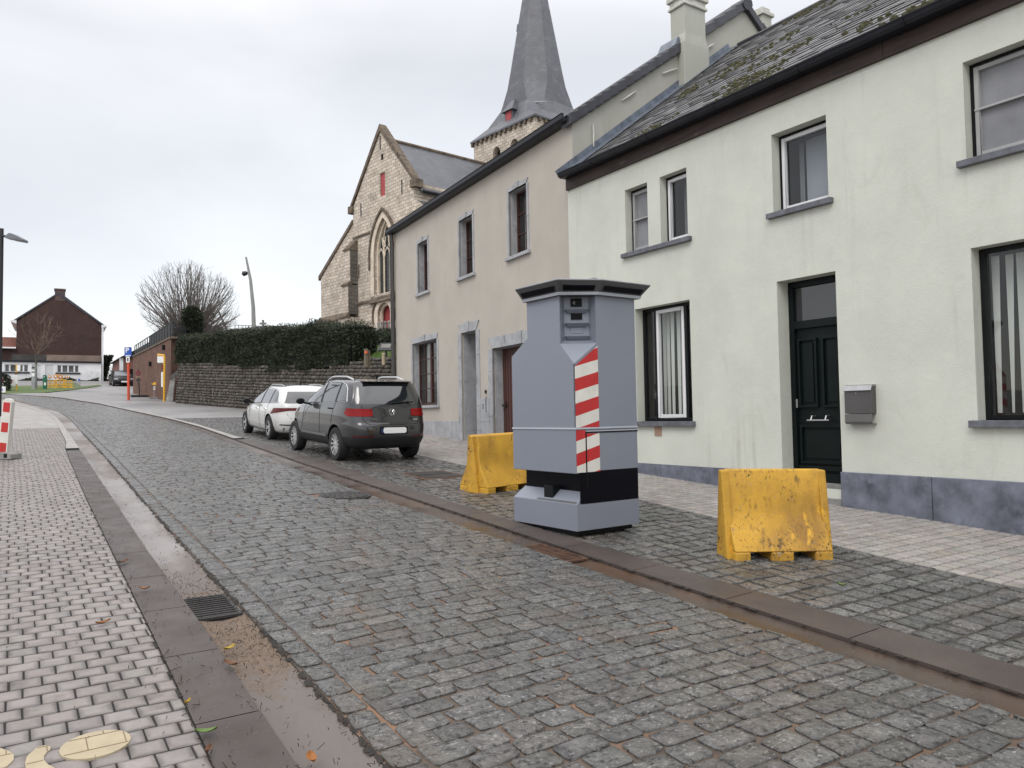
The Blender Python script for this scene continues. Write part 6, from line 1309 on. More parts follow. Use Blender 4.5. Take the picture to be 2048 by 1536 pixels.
stripes(.006, sw, lambda b: H_seam+.014, tsl, 'striped_marking', ph); 
ds = sw*.42
stripes(.006, ds-.006, lambda b: H_blk+.01, lambda b: H_seam-.012, 'striped_marking', ph); stripes(ds+.012, sw, lambda b: H_blk+.01, lambda b: H_seam-.05, 'striped_marking', ph)
build(MB().prism([(ds-.004, H_base+.15), (ds+.010, H_base+.15), (ds+.010, H_seam-.04), (ds-.004, H_seam-.04)], lambda b, h, d: K(-.002-d, b, h), 0, .004), 'door_slot', 'black', sc_); build(MB().prism([(ds, H_seam-.045), (Lb_, H_seam-.045), (Lb_, H_seam-.030), (ds, H_seam-.030)], lambda b, h, d: K(-.002-d, b, h), 0, .003), 'door_seam', 'black', sc_)
build(MB().prism([(ds+.01, H_seam-.030), (Lb_, H_seam-.030), (Lb_, H_seam-.022), (ds+.01, H_seam-.022)], lambda b, h, d: K(-.003-d, b, h), 0, .004), 'door_edge', 'camlight', sc_)
# ================================================================== YELLOW CONCRETE BARRIERS
def barrier(label, corner, dirv, L, W=.46, H=.80, seed=0):
    dirv = np.array([dirv[0], dirv[1], 0.]); dirv /= np.linalg.norm(dirv); dep_ = np.array([-dirv[1], dirv[0], 0])
    dep_ = dep_ if dep_@fw > 0 else -dep_
    zg = G(corner[1]); sl_ = np.array([0, 0, .0555]); t_ = thing('yellow_barrier', (corner[0], corner[1], zg), label, 'barrier', 'yellow concrete barriers')
    def B(u, w_, h): 
        p = np.array([corner[0], corner[1], 0])+dirv*u+dep_*w_; return np.array([p[0], p[1], zg+(p[1]-corner[1])*.0555+h])
    half = [(0, 0), (.0, .095), (.02, .12), (.095, .27), (.135, .345), (.155, .42), (.163, .50), (.180, H-.02), (.192, H)]   # (inset from the front, height)
    out = half+[(W-a, b) for a, b in reversed(half)]
    # cut fork pockets: three feet on each long side
    segs = [(0, L*.16, 0), (L*.16, L*.37, .085), (L*.37, L*.60, 0), (L*.60, L*.82, .085), (L*.82, L, 0)]
    mb = MB(); us = [0, .05, L*.16, L*.37, L*.60, L*.82, L-.05, L]
    sect = lambda u: [(a, b) for a, b in out]
    n_ = len(out); V = []
    body = [(0, .085)]+half[2:]; body = body+[(W-a, b) for a, b in reversed(body)]; n_ = len(body)
    gro = lambda u: .0
    for u in us: V += [B(u, a, b) for a, b in body]
    mb.add(V, [(i*n_+k, i*n_+(k+1) % n_, (i+1)*n_+(k+1) % n_, (i+1)*n_+k) for i in range(len(us)-1) for k in range(n_)]+[tuple(range(n_-1, -1, -1)), tuple((len(us)-1)*n_+k for k in range(n_))])
    o = build(mb, 'body', 'yellow', t_, smooth=50, bevel=.014, seg=3)
    for a, b, h in segs:
        if h == 0: build(MB().hexa([B(a+.0, .004, -.01), B(b, .004, -.01), B(b, W-.004, -.01), B(a, W-.004, -.01), B(a-.0, .002, .09), B(b, .002, .09), B(b, W-.002, .09), B(a, W-.002, .09)]), 'foot', 'yellow', t_, bevel=.02)
    # tongue on the ends
    for u0, u1 in ((-.045, .03), (L-.03, L+.045)):
        q = MB(); q.hexa([B(u0, W/2-.13, .0), B(u1, W/2-.13, .0), B(u1, W/2+.13, .0), B(u0, W/2+.13, .0), B(u0, W/2-.035, H-.01), B(u1, W/2-.035, H-.01), B(u1, W/2+.035, H-.01), B(u0, W/2+.035, H-.01)])
        build(q, 'end_tongue', 'yellow', t_, bevel=.012)
    return t_
pR0, pR1 = gnd(1472, 1125), gnd(1668, 1122)
barrier('yellow concrete barrier with dark scuffs standing before the dark green door', pR0, pR1-pR0, float(np.linalg.norm((pR1-pR0)[:2])), .42)
pL0 = gnd(976, 990); pLe = gnd(919, 981); ed = pLe-pL0; ed[2] = 0; We = float(np.linalg.norm(ed)); nrm = np.array([ed[1], -ed[0], 0]); nrm = nrm if nrm[0] > 0 else -nrm
barrier('yellow concrete barrier standing behind the speed camera cabinet', pL0, nrm, 1.05, min(We, .62))
# ================================================================== CARS
def sgnp(x, p): return math.copysign(abs(x)**p, x)
def make_car(name, label, cat, loc, rot, levels, paint, arch, wheel_r, wb, track, lowz, group=None):
    th = thing(name, loc, label, cat, group, rot); N_ = 72; V = []; Fs = []; mi = []
    for (z, yr, yf, w_, nr, nf, dz) in levels:
        for k in range(N_):
            a = 2*math.pi*k/N_; c, s_ = math.cos(a), math.sin(a); n_ = nf if s_ > 0 else nr
            x = w_*sgnp(c, 2/n_); t = sgnp(s_, 2/n_); y = (yr+yf)/2+(yf-yr)/2*t
            V.append((x, y, z+dz*max(0, t)**2-.02*abs(c)*(z > 1.4)))
    for i in range(len(levels)-1):
        for k in range(N_): Fs.append((i*N_+k, i*N_+(k+1) % N_, (i+1)*N_+(k+1) % N_, (i+1)*N_+k)); mi.append(1 if (levels[i][0]+levels[i+1][0])/2 < lowz else 0)
    Fs += [tuple(range(N_-1, -1, -1)), tuple((len(levels)-1)*N_+k for k in range(N_))]; mi += [1, 0]
    me = bpy.data.meshes.new('body'); me.from_pydata(V, [], Fs); me.materials.append(M[paint]); me.materials.append(M['blackmat']); me.polygons.foreach_set('material_index', mi)
    body = bpy.data.objects.new('body', me); C.objects.link(body)
    ar, cy = arch
    cm = MB()
    for y in (-wb/2+cy, wb/2+cy):
        for sx in (-1, 1): cm.lathe([(ar, sx*.55), (ar, sx*1.2)], (0, y, wheel_r+.0), 'x', 40)
    co = build(cm, 'arch_cutter', ['blackmat'], fix=True); co.data.materials.clear(); co.data.materials.append(M[paint]); co.data.materials.append(M['blackmat']); co.data.polygons.foreach_set('material_index', [1]*len(co.data.polygons))
    sb_ = body.modifiers.new('sub', 'SUBSURF'); sb_.levels = sb_.render_levels = 1
    b_ = body.modifiers.new('cut', 'BOOLEAN'); b_.operation = 'DIFFERENCE'; b_.object = co; b_.solver = 'EXACT'
    dg = bpy.context.evaluated_depsgraph_get(); dg.update(); m2 = bpy.data.meshes.new_from_object(body.evaluated_get(dg)); body.modifiers.clear(); body.data = m2; bpy.data.objects.remove(co)
    m2.shade_smooth(); m2.set_sharp_from_angle(angle=R(38)); auto_uv(m2) if not m2.uv_layers else None
    body.parent = th; tree = BVHTree.FromPolygons([v.co for v in m2.vertices], [p.vertices for p in m2.polygons])
    return th, body, tree
def cast(tree, p, d): 
    h = tree.ray_cast(Vector(p), Vector(d)); return h
def patch(tree, bot, topp, fn, d, off=.004, nu=14, nv_=6):
    d = Vector(d).normalized()
    def rs(L, t):
        x = [0.]
        for a, b in zip(L, L[1:]): x.append(x[-1]+math.hypot(b[0]-a[0], b[1]-a[1]))
        t *= x[-1]; return np.array([np.interp(t, x, [p[0] for p in L]), np.interp(t, x, [p[1] for p in L])])
    V = []; ok = []
    for i in range(nu+1):
        for j in range(nv_+1):
            p = rs(bot, i/nu)*(1-j/nv_)+rs(topp, i/nu)*(j/nv_); o3 = Vector(fn(p[0], p[1])); h = tree.ray_cast(o3, d)
            V.append(h[0]+h[1]*off if h[0] else None)
    vi = {}; vs = []
    for i, v in enumerate(V):
        if v is not None: vi[i] = len(vs); vs.append(tuple(v))
    fs = []
    for i in range(nu):
        for j in range(nv_):
            q = [i*(nv_+1)+j, (i+1)*(nv_+1)+j, (i+1)*(nv_+1)+j+1, i*(nv_+1)+j+1]
            if all(k in vi for k in q): fs.append(tuple(vi[k] for k in q))
    edge = [V[i*(nv_+1)] for i in range(nu+1)]+[V[nu*(nv_+1)+j] for j in range(1, nv_+1)]+[V[i*(nv_+1)+nv_] for i in range(nu-1, -1, -1)]+[V[j] for j in range(nv_-1, 0, -1)]
    return MB().add(vs, fs), [tuple(e) for e in edge if e is not None]
def wheel(th, x, y, r, w_, side, spokes, mt):
    q = MB(); q.lathe([(r*.66, -w_*.46), (r*.80, -w_*.5), (r*.95, -w_*.46), (r, -w_*.30), (r, w_*.30), (r*.95, w_*.46), (r*.80, w_*.5), (r*.66, w_*.46)], (x, y, r), 'x', 36, cap=False); wh = build(q, 'wheel', 'rubber', th, smooth=35, local=True, fix=False)
    q = MB(); f = side*w_*.42
    q.lathe([(r*.69, f*1.08), (r*.69, f*.7), (r*.62, f*.9), (r*.62, f*1.04)], (x, y, r), 'x', 36, cap=False)
    for k in range(spokes):
        a = 2*math.pi*k/spokes
        for da in (-.10, .10) if spokes <= 6 else (0,):
            c1, c2 = a+da*.6, a+da*1.7; hw1, hw2 = r*.055, r*.045; pts = []
            for (aa, rr_, hw_, ff) in ((c1, r*.12, hw1, f*.82), (c2, r*.66, hw2, f*1.0)):
                for s_ in (-1, 1):
                    for ff2 in (ff-side*.025, ff): pts.append((x+ff2, y+rr_*math.cos(aa)-s_*hw_*math.sin(aa), r+rr_*math.sin(aa)+s_*hw_*math.cos(aa)))
            q.add(pts, [(0, 2, 3, 1), (4, 5, 7, 6), (1, 3, 7, 5), (0, 4, 6, 2), (0, 1, 5, 4), (2, 6, 7, 3)])
    q.lathe([(r*.15, f*.70), (r*.15, f*.86), (r*.06, f*.93)], (x, y, r), 'x', 18); build(q, 'rim', mt, wh, smooth=30, local=True)
    build(MB().lathe([(r*.68, f*.50), (r*.03, f*.52)], (x, y, r), 'x', 30), 'brake_disc', 'blackmat', wh, local=True); return wh
M['blue2'] = mat('dark_plate_blue', (.02, .04, .16), .5)
M['grey_paint'] = mat('dark_grey_metallic_paint', (.060, .059, .062), .22, metal=.7, var=.0, coat=1)
M['white_paint'] = mat('white_car_paint', (.62, .62, .61), .25, var=.02, coat=1, specks=[((.36, .33, .28), 1.5, .62, .85, (1, .6, 1.5))])
M['dark_paint'] = mat('black_car_paint', (.010, .010, .012), .35, var=0, spec=.2)
M['silver_paint'] = mat('silver_car_paint', (.42, .43, .45), .3, metal=.3, var=0, coat=1)
M['carglass'] = mat('car_glass', (.016, .019, .022), .02, spec=1.0, var=0, coat=1)
M['chrome'] = mat('chrome_trim', (.62, .63, .65), .18, metal=1., var=0)
M['alloy'] = mat('alloy_wheel', (.58, .58, .59), .32, metal=.6, var=.1)
M['tail'] = mat('tail_light', (.23, .004, .004), .2, spec=.3, var=.25, vs=9, stretch=(.2, .2, 3))
M['tailbright'] = mat('bright_tail_strip', (.55, .06, .03), .25, spec=.4, var=0)
M['taildark'] = mat('dark_tail_light', (.10, .004, .007), .2, spec=.35, var=.1)
M['trim'] = mat('grey_trim', (.20, .20, .21), .4, metal=.4, var=0)
def tube_closed(pts, r): return MB().tube(pts+[pts[0]], r, 5, False)
SLOPE = math.atan(.0555)
def dress(th, tree, sp):
    Lh = 3.0
    sideL = lambda y, z: (-Lh, y, z); sideR = lambda y, z: (Lh, y, z); rear = lambda x, z: (x, -4.5, z); front = lambda x, z: (x, 4.5, z)
    for sd_, d in ((sideL, (1, 0, 0)), (sideR, (-1, 0, 0))):
        for nm, b, t in sp['side']:
            mb, e = patch(tree, b, t, sd_, d); build(mb, 'side_window', 'carglass', th, smooth=True, local=True)
        mb, e = patch(tree, sp['dlo'][0], sp['dlo'][1], sd_, d, .003, 30, 4); o = build(tube_closed(e, .009), 'window_trim', sp['trim'], th, smooth=True, local=True)
        for b, t in sp['pillars']:
            mb, e = patch(tree, b, t, sd_, d, .006, 3, 6); build(mb, 'pillar', 'blackmat', th, local=True)
        for y0, z0, z1 in sp['seams']:
            pts = []
            for k in range(9):
                f = k/8; h = tree.ray_cast(Vector(sd_(y0[0]*(1-f)+y0[1]*f, z0*(1-f)+z1*f)), Vector(d))
                if h[0]: pts.append(tuple(h[0]))
            if len(pts) > 2: build(MB().tube(pts, .0055, 4), 'door_seam', 'black', th, local=True)
        for y, z in sp['handles']:
            h = tree.ray_cast(Vector(sd_(y, z)), Vector(d))
            if h[0]: p = h[0]+h[1]*.02; build(MB().tube([tuple(p+Vector((0, -.10, 0))-h[1]*.02), tuple(p+Vector((0, -.085, .004))), tuple(p+Vector((0, .085, .004))), tuple(p+Vector((0, .10, 0))-h[1]*.02)], [.014, .017, .017, .014], 6), 'door_handle', sp.get('hmat', 'trim'), th, smooth=True, local=True)
        if 'strip' in sp:
            y0, y1, z0, z1 = sp['strip']; mb, e = patch(tree, [(y0, z0), (y1, z0)], [(y0, z1), (y1, z1)], sd_, d, .008, 12, 2); build(mb, 'side_strip', 'trim', th, local=True)
        s_ = -1 if sd_ is sideL else 1
        my, mz = sp['mirror']; h = tree.ray_cast(Vector(sd_(my, mz-.05)), Vector(d)); p = h[0]
        q = MB(); n_ = 7
        q.tube([(p.x-s_*.02, my, mz-.05), (p.x+s_*.10, my-.02, mz-.03)], .03, 6)
        c_ = (p.x+s_*.19, my-.03, mz+.02)
        for i in range(5): pass
        q.lathe([(.02, -.07), (.075, -.065), (.095, -.03), (.09, .03), (.05, .08), (.005, .10)], c_, 'y', 14)
        mo = build(q, 'mirror', sp['mirmat'], th, smooth=True, local=True); mo.data.transform(Matrix.Translation(c_) @ Matrix.Diagonal((1.25*sp.get('mirs', .9), sp.get('mirs', .9), .95*sp.get('mirs', .9), 1)) @ Matrix.Translation([-v for v in c_]))
    mb, e = patch(tree, *sp['rearwin'], rear, (0, 1, 0), .005, 18, 8); build(mb, 'rear_window', 'carglass', th, smooth=True, local=True)
    if 'windscreen' in sp: mb, e = patch(tree, *sp['windscreen'], front, (0, -1, 0), .005, 18, 8); build(mb, 'windscreen', 'carglass', th, smooth=True, local=True)
    for s_ in (-1, 1):
        dd = Vector((-s_, 1, 0)).normalized(); tx = Vector((1, s_, 0)).normalized()*1     # s axis along the corner
        fn = lambda a, z: tuple(-dd*5+tx*a*-s_*-1+Vector((0, 0, z)))
        mb, e = patch(tree, sp['tail'][0], sp['tail'][1], lambda a, z: (-dd.x*5+s_*(-a)*abs(tx.x)*-1, -dd.y*5-a*-abs(tx.y)*1, z) if False else tuple(-dd*5+Vector((-s_*-1, 1, 0)).normalized()*0+Vector((s_, 1, 0)).normalized()*(-a)+Vector((0, 0, z))), dd, .009, 14, 6)
        tl = build(mb, 'tail_light', sp['tailmat'], th, smooth=True, local=True)
    for (x0, x1, z0, z1, mt, nm) in sp['rear_patches']:
        mb, e = patch(tree, [(x0, z0), (x1, z0)], [(x0, z1), (x1, z1)], rear, (0, 1, 0), .007, 12, 2); build(mb, nm, mt, th, smooth=True, local=True)
    for L in sp['rear_lines']:
        pts = []
        for x, z in L:
            h = tree.ray_cast(Vector(rear(x, z)), Vector((0, 1, 0)))
            if h[0]: pts.append(tuple(h[0]))
        if len(pts) > 1: build(MB().tube(pts, .006, 4), 'tailgate_seam', 'black', th, local=True)
    for s_ in (-1, 1):
        pts = []
        n_ = 14; y0, y1, x_, h_ = sp['rail']
        for k in range(n_+1):
            f = k/n_; y = y0+(y1-y0)*f; hh = tree.ray_cast(Vector((s_*x_, y, 3)), Vector((0, 0, -1)))
            if hh[0]: pts.append((s_*x_, y, hh[0].z+h_*min(1, 5*min(f, 1-f))+.004))
        build(MB().tube(pts, .02, 7), 'roof_rail', sp['railmat'], th, smooth=True, local=True)
    hh = tree.ray_cast(Vector((0, sp['ant'], 3)), Vector((0, 0, -1))); z = hh[0].z; build(MB().tube([(0, sp['ant']+.03, z-.01), (0, sp['ant']-.02, z+.09)], [.03, .012], 6), 'antenna', 'black', th, smooth=True, local=True)
# ---- dark grey SUV
#         z    yr     yf    w    nr  nf  dz
SUVL = [(.24, -1.98, 1.95, .78, 5, 4, 0), (.32, -2.12, 2.10, .855, 5.5, 4, 0), (.44, -2.18, 2.18, .89, 5.5, 4, 0), (.52, -2.205, 2.21, .90, 5.5, 3.6, 0), (.60, -2.215, 2.215, .905, 5.5, 3.4, 0), (.765, -2.205, 2.21, .905, 6, 3.2, 0), (.795, -2.165, 2.205, .902, 6, 3.2, 0), (.86, -2.15, 2.18, .905, 6, 3, 0), (.96, -2.125, 2.10, .902, 6, 3, -.03), (1.05, -2.10, 1.95, .89, 6, 3, -.06), (1.11, -2.085, 1.20, .875, 6, 4, -.02), (1.17, -2.06, .98, .855, 6.5, 5, 0), (1.28, -2.01, .72, .825, 7, 5, 0), (1.42, -1.93, .42, .78, 7, 5, 0), (1.54, -1.86, .12, .735, 7, 5, 0), (1.61, -1.815, -.02, .705, 7, 4.5, 0), (1.65, -1.77, -.1, .67, 7, 4, 0), (1.676, -1.67, -.2, .58, 6, 4, 0), (1.688, -1.3, -.4, .34, 4, 4, 0)]
gR = gnd(672, 921); gF = gnd(592, 900)
SC = .925; gR = gnd(668, 922); cx = gR[0]+.90*SC-.02; sc_y = gR[1]+1.28*SC
suv, body, tree = make_car('grey_suv', 'dark grey SUV parked nearest behind the yellow barrier, seen from behind', 'car', (cx, sc_y, G(sc_y)+.004), (SLOPE, 0, R(.5)), SUVL, 'grey_paint', (.405, 0.02), .345, 2.60, 1.57, .555, 'cars parked beside the houses')
suv.scale = (SC,)*3
for y in (-1.28, 1.32):
    for s_ in (-1, 1): wheel(suv, s_*.785, y, .345, .225, s_, 12, 'alloy')
dress(suv, tree, dict(
    side=[('a', [(-.36, 1.185), (.52, 1.15)], [(-.36, 1.585), (.02, 1.575), (.32, 1.40), (.52, 1.16)]), ('b', [(-1.18, 1.205), (-.46, 1.19)], [(-1.18, 1.575), (-.46, 1.59)]), ('c', [(-1.70, 1.25), (-1.26, 1.215)], [(-1.58, 1.47), (-1.50, 1.54), (-1.26, 1.57)])],
    dlo=([(-1.75, 1.225), (-1.2, 1.185), (-.4, 1.165), (.62, 1.125)], [(-1.61, 1.47), (-1.5, 1.555), (-1.2, 1.602), (-.4, 1.615), (.0, 1.60), (.34, 1.41), (.62, 1.135)]), trim='chrome',
    pillars=[([(-.46, 1.18), (-.36, 1.18)], [(-.46, 1.60), (-.36, 1.60)]), ([(-1.26, 1.20), (-1.18, 1.20)], [(-1.26, 1.59), (-1.18, 1.59)])],
    seams=[((-.42, -.42), .46, 1.16), ((.78, .55), .46, 1.12), ((-1.05, -1.22), .66, 1.18), ((-1.2, .85), .44, .44)], handles=[(-.22, 1.04), (-1.02, 1.06)], hmat='black', strip=(-.82, .8, .47, .525), mirror=(.42, 1.15), mirmat='black', mirs=.8,
    rearwin=([(-.775, 1.195), (-.5, 1.175), (.5, 1.175), (.775, 1.195)], [(-.655, 1.60), (.655, 1.60)]), windscreen=([(-.70, 1.17), (.70, 1.17)], [(-.55, 1.58), (.55, 1.58)]),
    tail=([(.60, .99), (.70, .935), (1.17, .935)], [(.66, 1.095), (1.17, 1.085)]), tailmat='tail',
    rear_patches=[(-.60, -.42, .945, 1.075, 'tail', 'inner_tail_light'), (.42, .60, .945, 1.075, 'tail', 'inner_tail_light'), (-.78, -.42, .53, .55, 'taildark', 'reflector'), (.42, .78, .53, .55, 'taildark', 'reflector'), (-.80, -.46, 1.0, 1.018, 'tailbright', 'light_strip'), (.46, .80, 1.0, 1.018, 'tailbright', 'light_strip')],
    rear_lines=[[(-.62, 1.15), (-.62, .90), (-.58, .82), (-.50, .785), (-.2, .775), (.2, .775), (.50, .785), (.58, .82), (.62, .90), (.62, 1.15)]], rail=(-1.5, .28, .56, .065), railmat='chrome', ant=-1.35))
# number plate (blanked out), emblem, lettering, wiper, spoiler
def rearY(tr, x, z): return tr.ray_cast(Vector((x, -4.5, z)), Vector((0, 1, 0)))[0].y
y_ = rearY(tree, 0, .66); build(MB().prism(rrect(.60, .15, .02), lambda a, b, d: (a+.0, y_-.012-d, 0.66+b), -.01, .0), 'plate_recess', 'black', suv, local=True)
build(MB().prism(rrect(.50, .115, .04), lambda a, b, d: (a+.02, y_-.013-d, 0.66+b), 0, .008), 'number_plate', mat('blank_plate', (.82, .82, .82), .5, var=0), suv, local=True)
build(MB().prism(rrect(.03, .09, .008), lambda a, b, d: (a-.262, y_-.0125-d, 0.66+b), 0, .006), 'plate_band', 'blue2', suv, local=True)
y_ = rearY(tree, 0, 1.02); q = MB(); q.tube([(.062*math.cos(a), y_-.012, 1.02+.062*math.sin(a)) for a in np.linspace(0, 2*math.pi, 25)], .008, 5, False)
for L in ([(-.030, .048), (0, .004), (.030, .048)], [(-.050, .030), (-.022, -.048), (0, -.006), (.022, -.048), (.050, .030)]): q.tube([(a, y_-.012, 1.02+b) for a, b in L], .0065, 5)
build(q, 'emblem', 'chrome', suv, smooth=True, local=True)
y_ = rearY(tree, -.45, .89); text_mesh('TIGUAN', .05, lambda x, y, z: (x-.44, y_-.008-z, 0.885+y), 'badge_lettering', 'chrome', suv, local=True)
y_ = rearY(tree, .48, .88); build(MB().prism(rrect(.10, .022, .006), lambda a, b, d: (a+.50, y_-.010-d, .87+b), 0, .006), 'badge', 'chrome', suv, local=True)
y_ = rearY(tree, .2, 1.20); build(MB().tube([(.0, y_-.02, 1.195), (.25, y_-.025, 1.215), (.50, y_-.0, 1.225)], [.02, .014, .008], 6), 'rear_wiper', 'black', suv, smooth=True, local=True)
y_ = rearY(tree, 0, 1.60); q = MB(); q.hexa([(-.52, y_-.09, 1.618), (.52, y_-.09, 1.618), (.55, y_+.3, 1.63), (-.55, y_+.3, 1.63), (-.52, y_-.095, 1.638), (.52, y_-.095, 1.638), (.55, y_+.3, 1.675), (-.55, y_+.3, 1.675)]); build(q, 'roof_spoiler', 'grey_paint', suv, local=True, bevel=.02, smooth=30)
mb, e = patch(tree, [(-.84, .46), (.84, .46)], [(-.84, .52), (.84, .52)], lambda x, z: (x, -4.5, z), (0, 1, 0), .006, 20, 2); build(mb, 'bumper_insert', 'blackmat', suv, smooth=True, local=True)
build(MB().tube([(-.45, -2.10, .25), (-.45, -1.9, .25)], .035, 10), 'exhaust', 'galv', suv, local=True)
# ---- white estate car
WL_ = [(.17, -2.1, 2.1, .78, 5, 4, 0), (.24, -2.25, 2.24, .85, 5, 4, 0), (.36, -2.32, 2.32, .895, 5, 3.6, 0), (.48, -2.345, 2.345, .91, 5, 3.4, 0), (.60, -2.34, 2.33, .915, 5, 3.2, 0), (.72, -2.31, 2.28, .912, 5, 3, -.02), (.82, -2.28, 2.15, .90, 5.5, 3, -.05), (.90, -2.25, 1.35, .875, 5.5, 4, -.02), (.95, -2.22, 1.15, .855, 6, 5, 0), (1.08, -2.13, .80, .80, 6, 5, 0), (1.22, -2.0, .42, .735, 6, 5, 0), (1.33, -1.86, .12, .675, 6, 4.5, 0), (1.40, -1.75, -.05, .62, 6, 4, 0), (1.435, -1.62, -.2, .52, 6, 4, 0), (1.452, -1.4, -.35, .38, 5, 4, 0), (1.46, -1.1, -.5, .2, 4, 4, 0)]
gR2 = gnd(545, 880); wy = gR2[1]+.05+1.345*.94; wx = gR2[0]+.92*.94-.08
wc, bodyw, treew = make_car('white_estate_car', 'white estate car parked in front of the dark grey SUV', 'car', (wx, wy, G(wy)+.004), (SLOPE, 0, R(-1.5)), WL_, 'white_paint', (.375, 0.), .325, 2.69, 1.55, .20, 'cars parked beside the houses')
wc.scale = (.94,)*3
for y in (-1.345, 1.345):
    for s_ in (-1, 1): wheel(wc, s_*.80, y, .325, .215, s_, 5, 'alloy')
dress(wc, treew, dict(
    side=[('a', [(-.36, .97), (.66, .93)], [(-.36, 1.34), (.0, 1.325), (.35, 1.17), (.66, .94)]), ('b', [(-1.22, .99), (-.46, .975)], [(-1.22, 1.32), (-.46, 1.345)]), ('c', [(-1.86, 1.02), (-1.30, .995)], [(-1.70, 1.20), (-1.6, 1.28), (-1.30, 1.32)])],
    dlo=([(-1.92, 1.0), (-1.2, .975), (-.4, .955), (.74, .91)], [(-1.72, 1.22), (-1.6, 1.305), (-1.2, 1.345), (-.4, 1.37), (.0, 1.35), (.36, 1.185), (.74, .92)]), trim='chrome',
    pillars=[([(-.46, .965), (-.36, .965)], [(-.46, 1.355), (-.36, 1.355)]), ([(-1.30, .98), (-1.22, .98)], [(-1.30, 1.34), (-1.22, 1.34)])],
    seams=[((-.42, -.42), .30, .95), ((.85, .68), .30, .92), ((-1.0, -1.25), .60, .97)], handles=[(-.20, .80), (-1.05, .82)], hmat='chrome', mirror=(.50, .96), mirmat='black',
    rearwin=([(-.68, .985), (.68, .985)], [(-.54, 1.28), (.54, 1.28)]), windscreen=([(-.7, .96), (.7, .96)], [(-.52, 1.34), (.52, 1.34)]),
    tail=([(.45, .70), (1.18, .80)], [(.62, .86), (1.18, .87)]), tailmat='taildark',
    rear_patches=[(-.62, -.40, .80, .87, 'taildark', 'inner_tail_light'), (.40, .62, .80, .87, 'taildark', 'inner_tail_light'), (-.84, .84, .24, .36, 'blackmat', 'bumper_insert'), (-.78, -.5, .42, .45, 'blackmat', 'bumper_slot')],
    rear_lines=[[(-.62, .97), (-.64, .70), (-.55, .60), (.55, .60), (.64, .70), (.62, .97)]], rail=(-1.6, .0, .52, .035), railmat='lead', ant=-1.2))
# ---- distant cars down the side street
def small_car(name, label, px, py, wpx_, paint, van=False, yaw=None):
    g = gnd(px, py); dp = float((g-O)@fw); sc = 1.0
    L4 = [(z*1.0, yr*.93, yf*.93, w_*.98, a, b, dz) for z, yr, yf, w_, a, b, dz in WL_] if not van else [(.25, -2.2, 2.2, .86, 6, 5, 0), (.5, -2.3, 2.35, .94, 7, 5, 0), (1.0, -2.3, 2.3, .95, 7, 4, 0), (1.15, -2.3, 1.85, .94, 7, 5, 0), (1.7, -2.28, 1.25, .88, 7, 6, 0), (1.92, -2.22, .95, .80, 6, 5, 0), (1.98, -2.0, .7, .5, 5, 5, 0)]
    hd = math.atan2(-fw[0], -fw[1]); th, bd_, tr_ = make_car(name, label, 'car', (g[0], g[1]+1.5, G(g[1])+.02), (-.045, 0, math.pi+(yaw or 0)), L4, paint, (.36, 0), .32, 2.6, 1.5, .22, 'cars in the side street')
    for y in (-1.3, 1.3):
        for s_ in (-1, 1): wheel(th, s_*.78, y, .32, .2, s_, 5, 'alloy')
    fr_ = lambda x, z: (x, 4.5, z); d = (0, -1, 0); zs = (.95, 1.33) if not van else (1.17, 1.72)
    mb, e = patch(tr_, [(-.68, zs[0]), (.68, zs[0])], [(-.54, zs[1]), (.54, zs[1])], fr_, d, .01, 12, 6); build(mb, 'windscreen', 'carglass2', th, smooth=True, local=True)
    mb, e = patch(tr_, [(-.55, .42), (.55, .42)], [(-.6, .62), (.6, .62)], fr_, d, .01, 12, 3); build(mb, 'grille', 'blackmat', th, local=True)
    for s_ in (-1, 1): mb, e = patch(tr_, [(s_*.82, .60), (s_*.5, .60)], [(s_*.8, .72), (s_*.48, .70)], fr_, d, .012, 6, 2); build(mb, 'headlight', 'lead', th, local=True)
    y_ = tr_.ray_cast(Vector((0, 4.5, .45)), Vector(d))[0].y; build(MB().prism(rrect(.52, .12, .01), lambda a, b, dd: (a, y_+.015+dd, .42+b), 0, .01), 'number_plate', 'signwhite', th, local=True)
    for s_ in (-1, 1): build(MB().lathe([(.02, -.06), (.09, -.04), (.09, .03), (.02, .08)], (s_*1.0, .5, 1.0 if not van else 1.2), 'y', 10), 'mirror', paint, th, smooth=True, local=True)
    return th
M['carglass2'] = mat('pale_windscreen', (.10, .11, .125), .12, var=0)
small_car('dark_hatchback', 'black car facing the viewer far down the side street', 247, 771.5, 34, 'dark_paint')
vg = gnd(243, 767)
def place_far(name, label, px, py, dep, paint, van):
    th = small_car(name, label, px, 771, 30, paint, van); p = at(px, py, dep); th.location = (p[0], p[1], p[2]); return th
place_far('silver_van', 'silver van parked behind the black car in the side street', 241, 764, 86, 'silver_paint', True)
place_far('white_car', 'white car half hidden behind the silver van', 231, 762.5, 93, 'white_paint', False)
